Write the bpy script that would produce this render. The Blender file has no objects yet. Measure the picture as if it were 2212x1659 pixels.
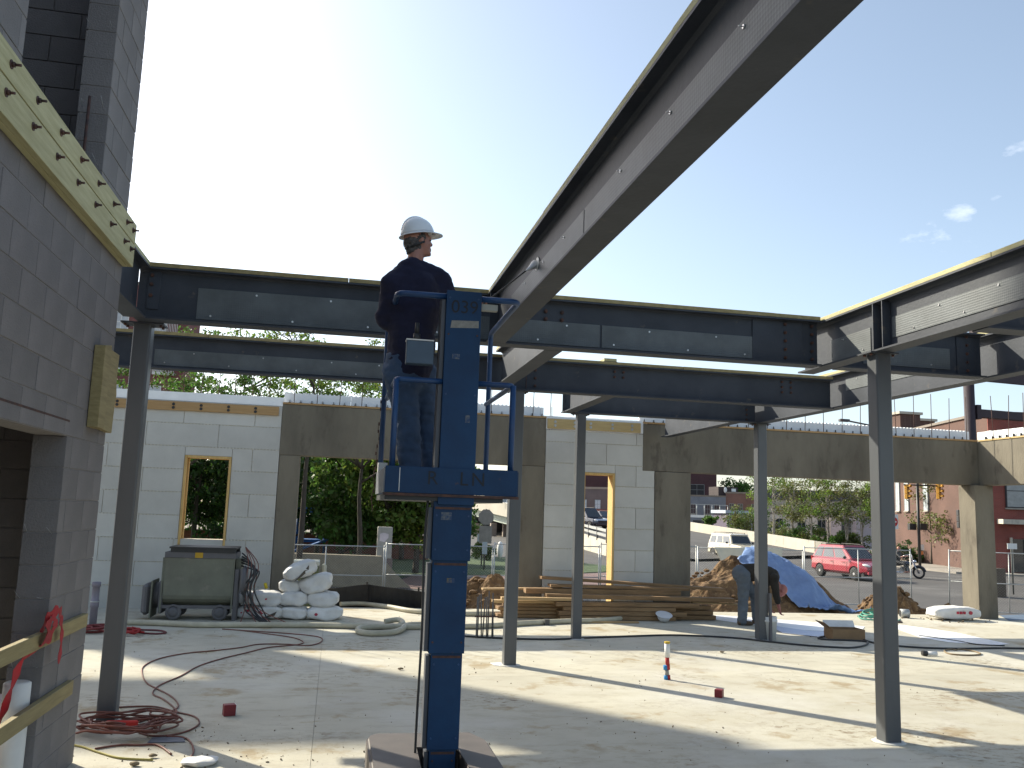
import bpy, bmesh, math, random
import numpy as np
from mathutils import Vector, Matrix, Euler, noise
from math import sin, cos, radians as R, pi
random.seed(7); rng = np.random.default_rng(7)
scene = bpy.context.scene
col = scene.collection

# ------------------------------------------------------------------ camera
YAW, PITCH, ROLL, H = 0.19165, 0.14405, 0.03374, 1.85
FP, CX, CY = 1905.3, 1106.0, 829.5            # focal length and centre on a 2212 x 1659 sheet
_f = Vector((sin(YAW)*cos(PITCH), cos(YAW)*cos(PITCH), sin(PITCH)))
_r = Vector((cos(YAW), -sin(YAW), 0)); _u = _r.cross(_f)
_r, _u = cos(ROLL)*_r + sin(ROLL)*_u, -sin(ROLL)*_r + cos(ROLL)*_u
CAM = Vector((0, 0, H))
cam = bpy.data.cameras.new('camera'); co = bpy.data.objects.new('camera', cam); col.objects.link(co)
co.matrix_world = Matrix(((_r.x, _u.x, -_f.x, 0), (_r.y, _u.y, -_f.y, 0), (_r.z, _u.z, -_f.z, H), (0, 0, 0, 1)))
cam.sensor_width = 36; cam.lens = FP/2212*36; cam.clip_start = .05; cam.clip_end = 3000
scene.camera = co
def ray(x, y): return (x-CX)/FP*_r - (y-CY)/FP*_u + _f
def G(x, y, z=0): d = ray(x, y); return CAM + d*((z-H)/d.z)
def oY(x, y, Y): d = ray(x, y); return CAM + d*(Y/d.y)
def oX(x, y, X): d = ray(x, y); return CAM + d*(X/d.x)
def oD(x, y, D): return CAM + ray(x, y)*D
# ------------------------------------------------------------------ light
SUN_EL = R(32.2); SD = Vector((-.66, .75, 0)).normalized()      # horizontal direction towards the sun
SUN_ROT = math.atan2(SD.x, SD.y)
world = bpy.data.worlds.new('World'); scene.world = world; world.use_nodes = True
nt = world.node_tree; nt.nodes.clear()
def N(t, tp, **k):
    n = t.nodes.new(tp)
    for a, b in k.items(): setattr(n, a, b)
    return n
out = N(nt, 'ShaderNodeOutputWorld'); bg = N(nt, 'ShaderNodeBackground'); bg.inputs[1].default_value = 0.14
sky = N(nt, 'ShaderNodeTexSky', sky_type='NISHITA', sun_disc=False, sun_elevation=SUN_EL, sun_rotation=SUN_ROT, altitude=250, air_density=0.95, dust_density=2.0, ozone_density=1.0)
# thin wisps of cloud in the right of the sky
tc = N(nt, 'ShaderNodeTexCoord'); mp = N(nt, 'ShaderNodeMapping'); mp.inputs['Scale'].default_value = (22, 22, 48)
cn = N(nt, 'ShaderNodeTexNoise'); cn.inputs['Scale'].default_value = 1.0; cn.inputs['Detail'].default_value = 8; cn.inputs['Roughness'].default_value = .62
nt.links.new(tc.outputs['Generated'], mp.inputs[0]); nt.links.new(mp.outputs[0], cn.inputs[0])
def cloudmask(px, py, rad, tilt=0):
    d = ray(px, py).normalized()
    vm = N(nt, 'ShaderNodeVectorMath', operation='SUBTRACT'); vm.inputs[1].default_value = d
    nt.links.new(tc.outputs['Generated'], vm.inputs[0])
    sc = N(nt, 'ShaderNodeVectorMath', operation='MULTIPLY'); sc.inputs[1].default_value = (1, 1, 2.1); nt.links.new(vm.outputs[0], sc.inputs[0])
    ln = N(nt, 'ShaderNodeVectorMath', operation='LENGTH'); nt.links.new(sc.outputs[0], ln.inputs[0])
    mr = N(nt, 'ShaderNodeMapRange'); mr.inputs[1].default_value = rad; mr.inputs[2].default_value = rad*.15; mr.inputs[3].default_value = 0; mr.inputs[4].default_value = 1
    nt.links.new(ln.outputs['Value'], mr.inputs[0]); return mr.outputs[0]
msk = None
for a in ((2010, 515, .06), (2080, 462, .055), (2190, 322, .035), (2150, 430, .02)):
    m = cloudmask(*a)
    if msk is None: msk = m
    else:
        mx = N(nt, 'ShaderNodeMath', operation='MAXIMUM'); nt.links.new(msk, mx.inputs[0]); nt.links.new(m, mx.inputs[1]); msk = mx.outputs[0]
ad = N(nt, 'ShaderNodeMath', operation='MULTIPLY_ADD'); ad.inputs[1].default_value = .36; nt.links.new(msk, ad.inputs[0])
cs = N(nt, 'ShaderNodeMath', operation='MULTIPLY'); cs.inputs[1].default_value = 1.0; nt.links.new(cn.outputs[0], cs.inputs[0]); nt.links.new(cs.outputs[0], ad.inputs[2])
cr = N(nt, 'ShaderNodeMapRange'); cr.inputs[1].default_value = .76; cr.inputs[2].default_value = 1.15; cr.inputs[3].default_value = 0; cr.inputs[4].default_value = .42
nt.links.new(ad.outputs[0], cr.inputs[0])
mixc = N(nt, 'ShaderNodeMix', data_type='RGBA'); mixc.inputs[7].default_value = (9.0, 9.0, 9.2, 1)
hsv = N(nt, 'ShaderNodeHueSaturation'); hsv.inputs['Saturation'].default_value = .80; hsv.inputs['Hue'].default_value = .492; nt.links.new(sky.outputs[0], hsv.inputs['Color'])
nt.links.new(cr.outputs[0], mixc.inputs[0]); nt.links.new(hsv.outputs[0], mixc.inputs[6])
nt.links.new(mixc.outputs[2], bg.inputs[0]); nt.links.new(bg.outputs[0], out.inputs[0])
sl = bpy.data.lights.new('sun', 'SUN'); sl.energy = 5.0; sl.angle = R(.53); sl.color = (1, .93, .76)
so = bpy.data.objects.new('sun', sl); col.objects.link(so)
so.rotation_euler = (-(SD*cos(SUN_EL) + Vector((0, 0, sin(SUN_EL))))).to_track_quat('-Z', 'Y').to_euler()
vs = scene.view_settings; vs.view_transform = 'Standard'; vs.look = 'None'; vs.gamma = 1; vs.exposure = 0.78; vs.use_curve_mapping = False

# ------------------------------------------------------------------ materials
MATS = {}
def mat(name, c1, c2=None, rough=.7, scale=4, detail=6, metal=0, bump=0, bscale=40, lo=.35, hi=.65, coord='Object', c3=None, s3=1, t3=.6, spec=.5, stretch=(1, 1, 1), trans=0, island=0, coat=0, coverage=None):
    if name in MATS: return MATS[name]
    m = bpy.data.materials.new(name); m.use_nodes = True; t = m.node_tree; b = t.nodes['Principled BSDF']
    b.inputs['Roughness'].default_value = rough; b.inputs['Metallic'].default_value = metal; b.inputs['Specular IOR Level'].default_value = spec
    if coat: b.inputs['Coat Weight'].default_value = coat; b.inputs['Coat Roughness'].default_value = .06
    tcn = N(t, 'ShaderNodeTexCoord'); mpn = N(t, 'ShaderNodeMapping'); mpn.inputs['Scale'].default_value = stretch
    t.links.new(tcn.outputs[coord], mpn.inputs[0])
    if coord == 'World':
        pass
    last = None
    if c2 is None: c2 = tuple(v*.8 for v in c1)
    nz = N(t, 'ShaderNodeTexNoise'); nz.inputs['Scale'].default_value = scale; nz.inputs['Detail'].default_value = detail; nz.inputs['Roughness'].default_value = .6
    t.links.new(mpn.outputs[0], nz.inputs[0])
    mr = N(t, 'ShaderNodeMapRange'); mr.inputs[1].default_value = lo; mr.inputs[2].default_value = hi
    t.links.new(nz.outputs[0], mr.inputs[0])
    mx = N(t, 'ShaderNodeMix', data_type='RGBA'); mx.inputs[6].default_value = (*c1, 1); mx.inputs[7].default_value = (*c2, 1)
    t.links.new(mr.outputs[0], mx.inputs[0]); last = mx.outputs[2]
    if c3 is not None:
        n3 = N(t, 'ShaderNodeTexNoise'); n3.inputs['Scale'].default_value = s3; n3.inputs['Detail'].default_value = 8; n3.inputs['Roughness'].default_value = .65
        t.links.new(mpn.outputs[0], n3.inputs[0])
        m3 = N(t, 'ShaderNodeMapRange'); m3.inputs[1].default_value = t3; m3.inputs[2].default_value = t3+.09; m3.inputs[4].default_value = .85
        t.links.new(n3.outputs[0], m3.inputs[0])
        x3 = N(t, 'ShaderNodeMix', data_type='RGBA'); x3.inputs[7].default_value = (*c3, 1)
        t.links.new(m3.outputs[0], x3.inputs[0]); t.links.new(last, x3.inputs[6]); last = x3.outputs[2]
    if island:
        gi = N(t, 'ShaderNodeNewGeometry'); hs = N(t, 'ShaderNodeHueSaturation')
        ma = N(t, 'ShaderNodeMapRange'); ma.inputs[3].default_value = 1-island; ma.inputs[4].default_value = 1+island
        mh = N(t, 'ShaderNodeMapRange'); mh.inputs[3].default_value = .47; mh.inputs[4].default_value = .53
        t.links.new(gi.outputs['Random Per Island'], ma.inputs[0]); t.links.new(ma.outputs[0], hs.inputs['Value'])
        t.links.new(gi.outputs['Random Per Island'], mh.inputs[0]); t.links.new(mh.outputs[0], hs.inputs['Hue'])
        t.links.new(last, hs.inputs['Color']); last = hs.outputs[0]
    # each object a touch different from its neighbour
    oi = N(t, 'ShaderNodeObjectInfo'); hv = N(t, 'ShaderNodeHueSaturation'); mv = N(t, 'ShaderNodeMapRange'); mv.inputs[3].default_value = .93; mv.inputs[4].default_value = 1.07
    t.links.new(oi.outputs['Random'], mv.inputs[0]); t.links.new(mv.outputs[0], hv.inputs['Value']); t.links.new(last, hv.inputs['Color']); last = hv.outputs[0]
    t.links.new(last, b.inputs['Base Color'])
    if bump:
        nb = N(t, 'ShaderNodeTexNoise'); nb.inputs['Scale'].default_value = bscale; nb.inputs['Detail'].default_value = 5
        t.links.new(mpn.outputs[0], nb.inputs[0]); bp = N(t, 'ShaderNodeBump'); bp.inputs['Strength'].default_value = bump; bp.inputs['Distance'].default_value = .02
        t.links.new(nb.outputs[0], bp.inputs['Height']); t.links.new(bp.outputs[0], b.inputs['Normal'])
    if trans:
        tr = N(t, 'ShaderNodeBsdfTranslucent'); ms = N(t, 'ShaderNodeMixShader'); ms.inputs[0].default_value = trans
        t.links.new(last, tr.inputs[0]); t.links.new(b.outputs[0], ms.inputs[1]); t.links.new(tr.outputs[0], ms.inputs[2])
        t.links.new(ms.outputs[0], t.nodes['Material Output'].inputs[0])
    MATS[name] = m; return m
def brickmat(name, c1, c2, mortar, ang, bw=.22, bh=.075, rough=.85):
    m = bpy.data.materials.new(name); m.use_nodes = True; t = m.node_tree; b = t.nodes['Principled BSDF']; b.inputs['Roughness'].default_value = rough
    g = N(t, 'ShaderNodeNewGeometry'); sp = N(t, 'ShaderNodeSeparateXYZ'); t.links.new(g.outputs['Position'], sp.inputs[0])
    a = N(t, 'ShaderNodeMath', operation='MULTIPLY'); a.inputs[1].default_value = cos(ang); t.links.new(sp.outputs[0], a.inputs[0])
    c = N(t, 'ShaderNodeMath', operation='MULTIPLY_ADD'); c.inputs[1].default_value = sin(ang); t.links.new(sp.outputs[1], c.inputs[0]); t.links.new(a.outputs[0], c.inputs[2])
    cb = N(t, 'ShaderNodeCombineXYZ'); t.links.new(c.outputs[0], cb.inputs[0]); t.links.new(sp.outputs[2], cb.inputs[1])
    br = N(t, 'ShaderNodeTexBrick'); br.inputs['Scale'].default_value = 1; br.inputs['Brick Width'].default_value = bw; br.inputs['Row Height'].default_value = bh; br.inputs['Mortar Size'].default_value = .008
    br.inputs['Color1'].default_value = (*c1, 1); br.inputs['Color2'].default_value = (*c2, 1); br.inputs['Mortar'].default_value = (*mortar, 1)
    t.links.new(cb.outputs[0], br.inputs[0])
    nz = N(t, 'ShaderNodeTexNoise'); nz.inputs['Scale'].default_value = .5; nz.inputs['Detail'].default_value = 6; t.links.new(g.outputs['Position'], nz.inputs[0])
    mr = N(t, 'ShaderNodeMapRange'); mr.inputs[1].default_value = .3; mr.inputs[2].default_value = .7; mr.inputs[3].default_value = .8; mr.inputs[4].default_value = 1.12; t.links.new(nz.outputs[0], mr.inputs[0])
    hs = N(t, 'ShaderNodeHueSaturation'); t.links.new(mr.outputs[0], hs.inputs['Value']); t.links.new(br.outputs[0], hs.inputs['Color']); t.links.new(hs.outputs[0], b.inputs['Base Color'])
    return m
def meshmat(name, c, cell, rough=.35, metal=.8):
    m = mat(name, c, tuple(v*.7 for v in c), rough=.5, metal=metal, scale=3, spec=.3); t = m.node_tree; b = t.nodes['Principled BSDF']
    tcn = N(t, 'ShaderNodeTexCoord'); mp_ = N(t, 'ShaderNodeMapping'); mp_.inputs['Scale'].default_value = (1/cell,)*3
    vo = N(t, 'ShaderNodeTexVoronoi', feature='F1'); vo.inputs['Scale'].default_value = 1; vo.inputs['Randomness'].default_value = .12
    t.links.new(tcn.outputs['Object'], mp_.inputs[0]); t.links.new(mp_.outputs[0], vo.inputs[0])
    bp = N(t, 'ShaderNodeBump'); bp.inputs['Strength'].default_value = 1; bp.inputs['Distance'].default_value = .0025; t.links.new(vo.outputs[0], bp.inputs['Height']); t.links.new(bp.outputs[0], b.inputs['Normal'])
    return m
steel = mat('primer_steel', (.056, .063, .078), (.040, .046, .058), rough=.55, spec=.22, scale=2.2, bump=.08, bscale=30, c3=(.11, .10, .09), s3=6, t3=.62)
steel_edge = mat('column_steel', (.082, .088, .096), (.062, .067, .075), rough=.36, scale=2, c3=(.2, .13, .09), s3=2.2, t3=.68, stretch=(1, 1, .3))
lathm = meshmat('metal_lath', (.13, .145, .152), .02, metal=.0, rough=.38)
rust = mat('rusty_bolt', (.11, .05, .035), (.05, .03, .028), rough=.8, scale=20)
pinm = mat('zinc_pin', (.6, .6, .6), (.4, .4, .4), rough=.3, metal=.7)
wood_t = mat('treated_board', (.34, .275, .13), (.24, .19, .085), rough=.75, scale=3, stretch=(6, 1, 14), bump=.2, bscale=30)
wood_ty = mat('treated_board_y', (.50, .46, .25), (.38, .34, .17), rough=.75, scale=3, stretch=(8, .8, 12), bump=.25, bscale=25)
wood_y = mat('pine_frame', (.62, .42, .16), (.48, .31, .11), rough=.7, scale=4, stretch=(8, 8, 1), bump=.1)
wood_l = mat('weathered_lumber', (.30, .18, .085), (.19, .115, .055), rough=.8, scale=2.5, stretch=(1, 10, 14), bump=.25, c3=(.36, .25, .14), s3=2, t3=.6)
cmu = mat('concrete_block', (.225, .208, .203), (.185, .171, .168), rough=.95, scale=3, bump=.35, bscale=90, c3=(.22, .19, .14), s3=1.1, t3=.64)
mortar = mat('mortar', (.25, .232, .222), (.21, .195, .188), rough=.95, scale=12, bump=.3)
foam = mat('white_foam', (.54, .53, .49), (.46, .45, .415), rough=.7, scale=1.4, bump=.12, bscale=60, c3=(.40, .31, .18), s3=4.5, t3=.70)
foamcore = mat('foam_joint', (.40, .33, .23), (.52, .49, .42), rough=.9, scale=9)
conc = mat('cast_concrete', (.19, .168, .128), (.12, .105, .08), rough=.9, scale=1.6, bump=.25, bscale=30, stretch=(1, 1, .35), c3=(.10, .085, .065), s3=3.4, t3=.56)
foamtop = mat('foam_top', (.82, .83, .84), (.74, .75, .76), rough=.7, scale=3, bump=.1)
black = mat('black_plastic', (.018, .018, .02), (.03, .03, .03), rough=.5)
bluep = mat('worn_blue_paint', (.009, .045, .115), (.008, .033, .085), rough=.5, spec=.25, scale=3, bump=.05, c3=(.10, .06, .045), s3=9, t3=.66)
blued = mat('rail_blue_paint', (.012, .06, .17), (.01, .04, .12), rough=.45, scale=6, c3=(.10, .05, .04), s3=9, t3=.66)
galv = mat('galvanised', (.46, .47, .46), (.36, .37, .36), rough=.45, metal=.4)
asphalt = mat('asphalt', (.085, .08, .077), (.065, .062, .06), rough=.92, scale=.35, bump=.15, bscale=30, c3=(.13, .125, .12), s3=.12, t3=.56)
sidewalk = mat('sidewalk', (.33, .30, .26), (.27, .245, .21), rough=.9, scale=.8, bump=.1)
barr = mat('barrier_concrete', (.52, .48, .40), (.44, .41, .34), rough=.9, scale=.7, c3=(.3, .28, .24), s3=.8, t3=.58, stretch=(1, 1, .5))
dirt = mat('excavated_dirt', (.19, .115, .055), (.10, .06, .032), rough=1, scale=5, bump=1, bscale=22, c3=(.28, .19, .10), s3=13, t3=.55)
tarpm = mat('blue_tarp', (.19, .29, .52), (.14, .22, .42), rough=.33, scale=3, bump=1, bscale=7, c3=(.16, .18, .27), s3=2, t3=.62)
bagm = mat('paper_bag', (.74, .73, .71), (.62, .61, .59), rough=.6, scale=4, bump=.7, bscale=8)
redm = mat('red_print', (.5, .03, .06), rough=.6)
redcord = mat('orange_cord', (.19, .06, .038), (.12, .042, .03), rough=.6)
hosem = mat('tan_hose', (.52, .48, .36), (.42, .38, .28), rough=.6, scale=6, bump=.1)
mixm = mat('mixer_paint', (.17, .175, .13), (.13, .13, .10), rough=.6, scale=3, c3=(.22, .2, .16), s3=4, t3=.6)
mixg = mat('mixer_grey', (.13, .125, .13), (.1, .095, .1), rough=.65, scale=3)
glassd = mat('dark_glass', (.02, .025, .03), (.03, .035, .04), rough=.06, spec=.9)
glassb = mat('pale_glass', (.28, .36, .42), (.2, .27, .33), rough=.08, spec=.9)
chrome = mat('chrome', (.7, .7, .72), (.55, .55, .57), rough=.12, metal=1)
rubber = mat('rubber', (.016, .016, .017), (.028, .028, .028), rough=.8)
redcar = mat('red_car_paint', (.36, .014, .035), (.34, .013, .033), rough=.25, coat=1)
cream = mat('cream_car_paint', (.66, .60, .46), (.63, .57, .44), rough=.3, coat=.7)
white = mat('white_paint', (.76, .76, .74), (.68, .68, .66), rough=.5)
navy = mat('navy_cotton', (.008, .009, .03), (.013, .014, .04), rough=.9, scale=8, bump=.5, bscale=10)
jean = mat('denim', (.06, .10, .18), (.04, .07, .13), rough=.9, scale=6, bump=.5, bscale=12)
jeang = mat('pale_denim', (.13, .15, .17), (.085, .10, .12), rough=.9, scale=5, bump=.5, bscale=12)
skin = mat('skin', (.42, .20, .14), (.36, .165, .12), rough=.5, scale=10)
hair = mat('grey_hair', (.13, .115, .105), (.06, .052, .05), rough=.8, scale=40, bump=.6, bscale=80)
hatm = mat('white_hard_hat', (.72, .73, .74), (.66, .67, .68), rough=.28, scale=5)
bark = mat('bark', (.075, .06, .045), (.045, .037, .03), rough=.95, scale=6, bump=.6, bscale=18, stretch=(1, 1, .3))
birchb = mat('birch_bark', (.48, .44, .38), (.28, .24, .2), rough=.8, scale=5, stretch=(1, 1, 2))
leafd = mat('leaf_dark', (.030, .065, .014), (.05, .095, .018), rough=.6, scale=.8, trans=.5, island=.45)
leafm = mat('leaf_mid', (.09, .16, .028), (.065, .12, .022), rough=.6, scale=.8, trans=.45, island=.45)
leafy = mat('leaf_yellow_green', (.15, .21, .03), (.10, .16, .03), rough=.6, scale=.8, trans=.5, island=.4)
leafb = mat('leaf_birch', (.12, .16, .035), (.15, .13, .05), rough=.6, scale=.7, trans=.4, island=.45)
grassm = mat('grass', (.035, .065, .018), (.05, .09, .02), rough=.9, scale=2, bump=.6)
def slabmat():
    m = mat('slab_concrete', (.51, .48, .385), (.42, .39, .31), rough=.88, scale=.55, bump=.2, bscale=40, c3=(.30, .225, .12), s3=1.3, t3=.56)
    t = m.node_tree; b = t.nodes['Principled BSDF']; src = b.inputs['Base Color'].links[0].from_socket
    tcn = N(t, 'ShaderNodeTexCoord')
    def layer(src, scale, th, w, colr, amt, st=(1, 1, 1), mask=None):
        mp_ = N(t, 'ShaderNodeMapping'); mp_.inputs['Scale'].default_value = st; t.links.new(tcn.outputs['Object'], mp_.inputs[0])
        nz = N(t, 'ShaderNodeTexNoise'); nz.inputs['Scale'].default_value = scale; nz.inputs['Detail'].default_value = 9; nz.inputs['Roughness'].default_value = .7; t.links.new(mp_.outputs[0], nz.inputs[0])
        mr = N(t, 'ShaderNodeMapRange'); mr.inputs[1].default_value = th; mr.inputs[2].default_value = th+w; mr.inputs[4].default_value = amt; t.links.new(nz.outputs[0], mr.inputs[0]); fo = mr.outputs[0]
        if mask:
            n2 = N(t, 'ShaderNodeTexNoise'); n2.inputs['Scale'].default_value = mask[0]; n2.inputs['Detail'].default_value = 3; t.links.new(tcn.outputs['Object'], n2.inputs[0])
            m2 = N(t, 'ShaderNodeMapRange'); m2.inputs[1].default_value = mask[1]; m2.inputs[2].default_value = mask[1]+.1; t.links.new(n2.outputs[0], m2.inputs[0])
            ml = N(t, 'ShaderNodeMath', operation='MULTIPLY'); t.links.new(fo, ml.inputs[0]); t.links.new(m2.outputs[0], ml.inputs[1]); fo = ml.outputs[0]
        mx = N(t, 'ShaderNodeMix', data_type='RGBA'); mx.inputs[7].default_value = (*colr, 1); t.links.new(fo, mx.inputs[0]); t.links.new(src, mx.inputs[6]); return mx.outputs[2]
    s = layer(src, 9, .50, .12, (.17, .115, .06), .85, (1, 1.4, 1), (.62, .54))
    s = layer(s, 2.3, .50, .14, (.34, .30, .23), .6, (1, 2.2, 1))
    s = layer(s, 30, .62, .04, (.16, .12, .075), .7, (1, 1, 1), (.9, .50))
    s = layer(s, 1.1, .50, .25, (.30, .24, .15), .75, (1, 1.5, 1), (.5, .52))
    s = layer(s, .35, .5, .15, (.56, .55, .51), .5)
    t.links.new(s, b.inputs['Base Color']); return m
slabm = slabmat()

# ------------------------------------------------------------------ geometry helpers
def box(bm, x0, x1, y0, y1, z0, z1, M=None):
    c = Vector(((x0+x1)/2, (y0+y1)/2, (z0+z1)/2))
    mm = Matrix.Translation(c) @ Matrix.Diagonal((abs(x1-x0), abs(y1-y0), abs(z1-z0), 1))
    if M is not None: mm = M @ mm
    return bmesh.ops.create_cube(bm, size=1, matrix=mm)['verts']
def obox(bm, p0, p1, w, h, up=(0, 0, 1)):
    p0, p1 = Vector(p0), Vector(p1); d = (p1-p0); L = d.length; d.normalize(); up = Vector(up)
    s = d.cross(up)
    if s.length < 1e-4: s = d.cross(Vector((0, 1, 0)))
    s.normalize(); n = s.cross(d)
    M = Matrix(((d.x, s.x, n.x, 0), (d.y, s.y, n.y, 0), (d.z, s.z, n.z, 0), (0, 0, 0, 1))); M.translation = (p0+p1)/2
    box(bm, -L/2, L/2, -w/2, w/2, -h/2, h/2, M)
def tube(bm, pts, r, seg=8, caps=True, close=False):
    pts = [Vector(p) for p in pts]; n = len(pts); rs = r if isinstance(r, (list, tuple)) else [r]*n
    rings = []; prev = None
    for i, p in enumerate(pts):
        if close: d = pts[(i+1) % n] - pts[i-1]
        else: d = pts[min(i+1, n-1)] - pts[max(i-1, 0)]
        if d.length < 1e-9: d = Vector((0, 0, 1))
        d.normalize()
        if prev is None:
            a = Vector((0, 0, 1)) if abs(d.z) < .9 else Vector((1, 0, 0)); s = d.cross(a).normalized()
        else: s = (prev - d*prev.dot(d)).normalized()
        prev = s; t = d.cross(s)
        rings.append([bm.verts.new(p + (s*cos(2*pi*k/seg) + t*sin(2*pi*k/seg))*rs[i]) for k in range(seg)])
    m = n if close else n-1
    for i in range(m):
        a, b = rings[i], rings[(i+1) % n]
        for k in range(seg):
            f = bm.faces.new((a[k], a[(k+1) % seg], b[(k+1) % seg], b[k])); f.smooth = True
    if caps and not close:
        bm.faces.new(rings[0][::-1]); bm.faces.new(rings[-1])
def cyl(bm, p0, p1, r, seg=12): tube(bm, [p0, p1], r, seg)
def prism(bm, poly, axis, a, b):
    """poly: 2-D points; axis 'x': (y,z) 'y': (x,z) 'z': (x,y)"""
    def P(p, t): return {'x': (t, p[0], p[1]), 'y': (p[0], t, p[1]), 'z': (p[0], p[1], t)}[axis]
    v0 = [bm.verts.new(P(p, a)) for p in poly]; v1 = [bm.verts.new(P(p, b)) for p in poly]; n = len(poly)
    bm.faces.new(v0); bm.faces.new(v1[::-1])
    for i in range(n): bm.faces.new((v0[i], v1[i], v1[(i+1) % n], v0[(i+1) % n]))
def loft(bm, secs, closed=True, caps=True, smooth=False):
    rings = [[bm.verts.new(p) for p in s] for s in secs]
    n = len(rings[0])
    for a, b in zip(rings, rings[1:]):
        for k in range(n if closed else n-1):
            f = bm.faces.new((a[k], a[(k+1) % n], b[(k+1) % n], b[k])); f.smooth = smooth
    if caps and closed: bm.faces.new(rings[0][::-1]); bm.faces.new(rings[-1])
def lathe(bm, prof, M=None, seg=20, smooth=True):
    rings = []
    for r_, z in prof: rings.append([bm.verts.new((M or Matrix()) @ Vector((r_*cos(2*pi*k/seg), r_*sin(2*pi*k/seg), z))) for k in range(seg)])
    for a, b in zip(rings, rings[1:]):
        for k in range(seg):
            f = bm.faces.new((a[k], a[(k+1) % seg], b[(k+1) % seg], b[k])); f.smooth = smooth
    bm.faces.new(rings[0][::-1]); bm.faces.new(rings[-1])
def ball(bm, c, r, M=None, u=14, v=10):
    if not isinstance(r, (tuple, list)): r = (r, r, r)
    mm = Matrix.Translation(c) @ (M or Matrix()) @ Matrix.Diagonal((*r, 1))
    for vv in bmesh.ops.create_uvsphere(bm, u_segments=u, v_segments=v, radius=1, matrix=mm)['verts']:
        for f in vv.link_faces: f.smooth = True
def arc(pts, rad=.1, n=5):
    """round the corners of a polyline"""
    pts = [Vector(p) for p in pts]; o = [pts[0]]
    for a, b, c in zip(pts, pts[1:], pts[2:]):
        r1 = min(rad, (b-a).length*.45, (c-b).length*.45); p = b+(a-b).normalized()*r1; q = b+(c-b).normalized()*r1
        for i in range(n+1):
            t = i/n; o.append((1-t)**2*p + 2*t*(1-t)*b + t*t*q)
    o.append(pts[-1]); return o
def smoothpath(pts, n=6):
    pts = [Vector(p) for p in pts]; P = [pts[0]]+pts+[pts[-1]]; o = []
    for i in range(1, len(P)-2):
        for k in range(n):
            t = k/n; a, b, c, d = P[i-1], P[i], P[i+1], P[i+2]
            o.append(.5*((2*b)+(c-a)*t+(2*a-5*b+4*c-d)*t*t+(-a+3*b-3*c+d)*t**3))
    o.append(P[-2]); return o
def B(): return bmesh.new()
def wloc(o):
    v = Vector(o.location)
    while o.parent: o = o.parent; v += o.location
    return v
def obj(name, bm, m, parent=None, local=False, loc=None, bevel=0):
    if isinstance(bm, bpy.types.Mesh): me = bm
    else:
        if bevel: bmesh.ops.bevel(bm, geom=list(bm.edges), offset=bevel, segments=1, affect='EDGES', clamp_overlap=True)
        bmesh.ops.recalc_face_normals(bm, faces=bm.faces); me = bpy.data.meshes.new(name); bm.to_mesh(me); bm.free()
    o = bpy.data.objects.new(name, me); col.objects.link(o)
    if parent is not None:
        o.parent = parent
        if not local: me.transform(Matrix.Translation(-wloc(parent)))
    if loc is not None: o.location = loc
    if m is not None and not me.materials: me.materials.append(m)
    return o
def tag(o, label, cat, group=None, kind=None):
    if label: o['label'] = label
    if cat: o['category'] = cat
    if group: o['group'] = group
    if kind: o['kind'] = kind
    return o
def thing(name, label, cat, loc=(0, 0, 0), rz=0, group=None):
    o = bpy.data.objects.new(name, None); col.objects.link(o); o.location = loc; o.rotation_euler = (0, 0, rz); o.empty_display_size = .2
    return tag(o, label, cat, group)
def struct(name, bm, m): o = obj(name, bm, m); o['kind'] = 'structure'; return o
def stuff(o): o['kind'] = 'stuff'; return o
def dup(o, parent=None):
    c = o.copy(); col.objects.link(c); c.parent = parent
    for ch in list(o.children): dup(ch, c)
    return c
def evalmesh(bm, mods, name='m'):
    me = bpy.data.meshes.new(name); bm.to_mesh(me); bm.free(); t = bpy.data.objects.new('tmp', me); col.objects.link(t)
    for tp, kw in mods:
        md = t.modifiers.new('x', tp)
        for k, v in kw.items(): setattr(md, k, v)
    dg = bpy.context.evaluated_depsgraph_get(); dg.update()
    r = bpy.data.meshes.new_from_object(t.evaluated_get(dg)); bpy.data.objects.remove(t); r.name = name; return r
def blob(bm, voxel=.012, smooth=4):
    me = evalmesh(bm, [('REMESH', dict(mode='VOXEL', voxel_size=voxel)), ('SMOOTH', dict(factor=.5, iterations=smooth))])
    for p in me.polygons: p.use_smooth = True
    return me
def capsule(bm, p0, p1, r0, r1, seg=14):
    p0, p1 = Vector(p0), Vector(p1); d = (p1-p0)
    if d.length < 1e-6: return ball(bm, p0, r0)
    d.normalize(); P = []; Rr = []
    for i in range(5): a = pi/2*(1-i/4); P.append(p0-d*r0*sin(a)); Rr.append(max(r0*cos(a), 1e-4))
    for i in range(1, 5): a = pi/2*i/4; P.append(p1+d*r1*sin(a)); Rr.append(max(r1*cos(a), 1e-4))
    P.insert(5, p1); Rr.insert(5, r1)
    tube(bm, P, Rr, seg)
def text_mesh(s, size, depth=.002):
    cu = bpy.data.curves.new('t', 'FONT'); cu.body = s; cu.size = size; cu.extrude = depth; cu.align_x = 'CENTER'; cu.align_y = 'CENTER'
    o = bpy.data.objects.new('t', cu); col.objects.link(o); dg = bpy.context.evaluated_depsgraph_get(); dg.update()
    me = bpy.data.meshes.new_from_object(o.evaluated_get(dg)); bpy.data.objects.remove(o); return me
def wall_text(name, s, size, m, c, parent, yaw=0, depth=.002):
    me = text_mesh(s, size, depth); me.transform(Matrix.Translation(c) @ Matrix.Rotation(yaw, 4, 'Z') @ Matrix.Rotation(pi/2, 4, 'X'))
    return obj(name, me, m, parent)
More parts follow.
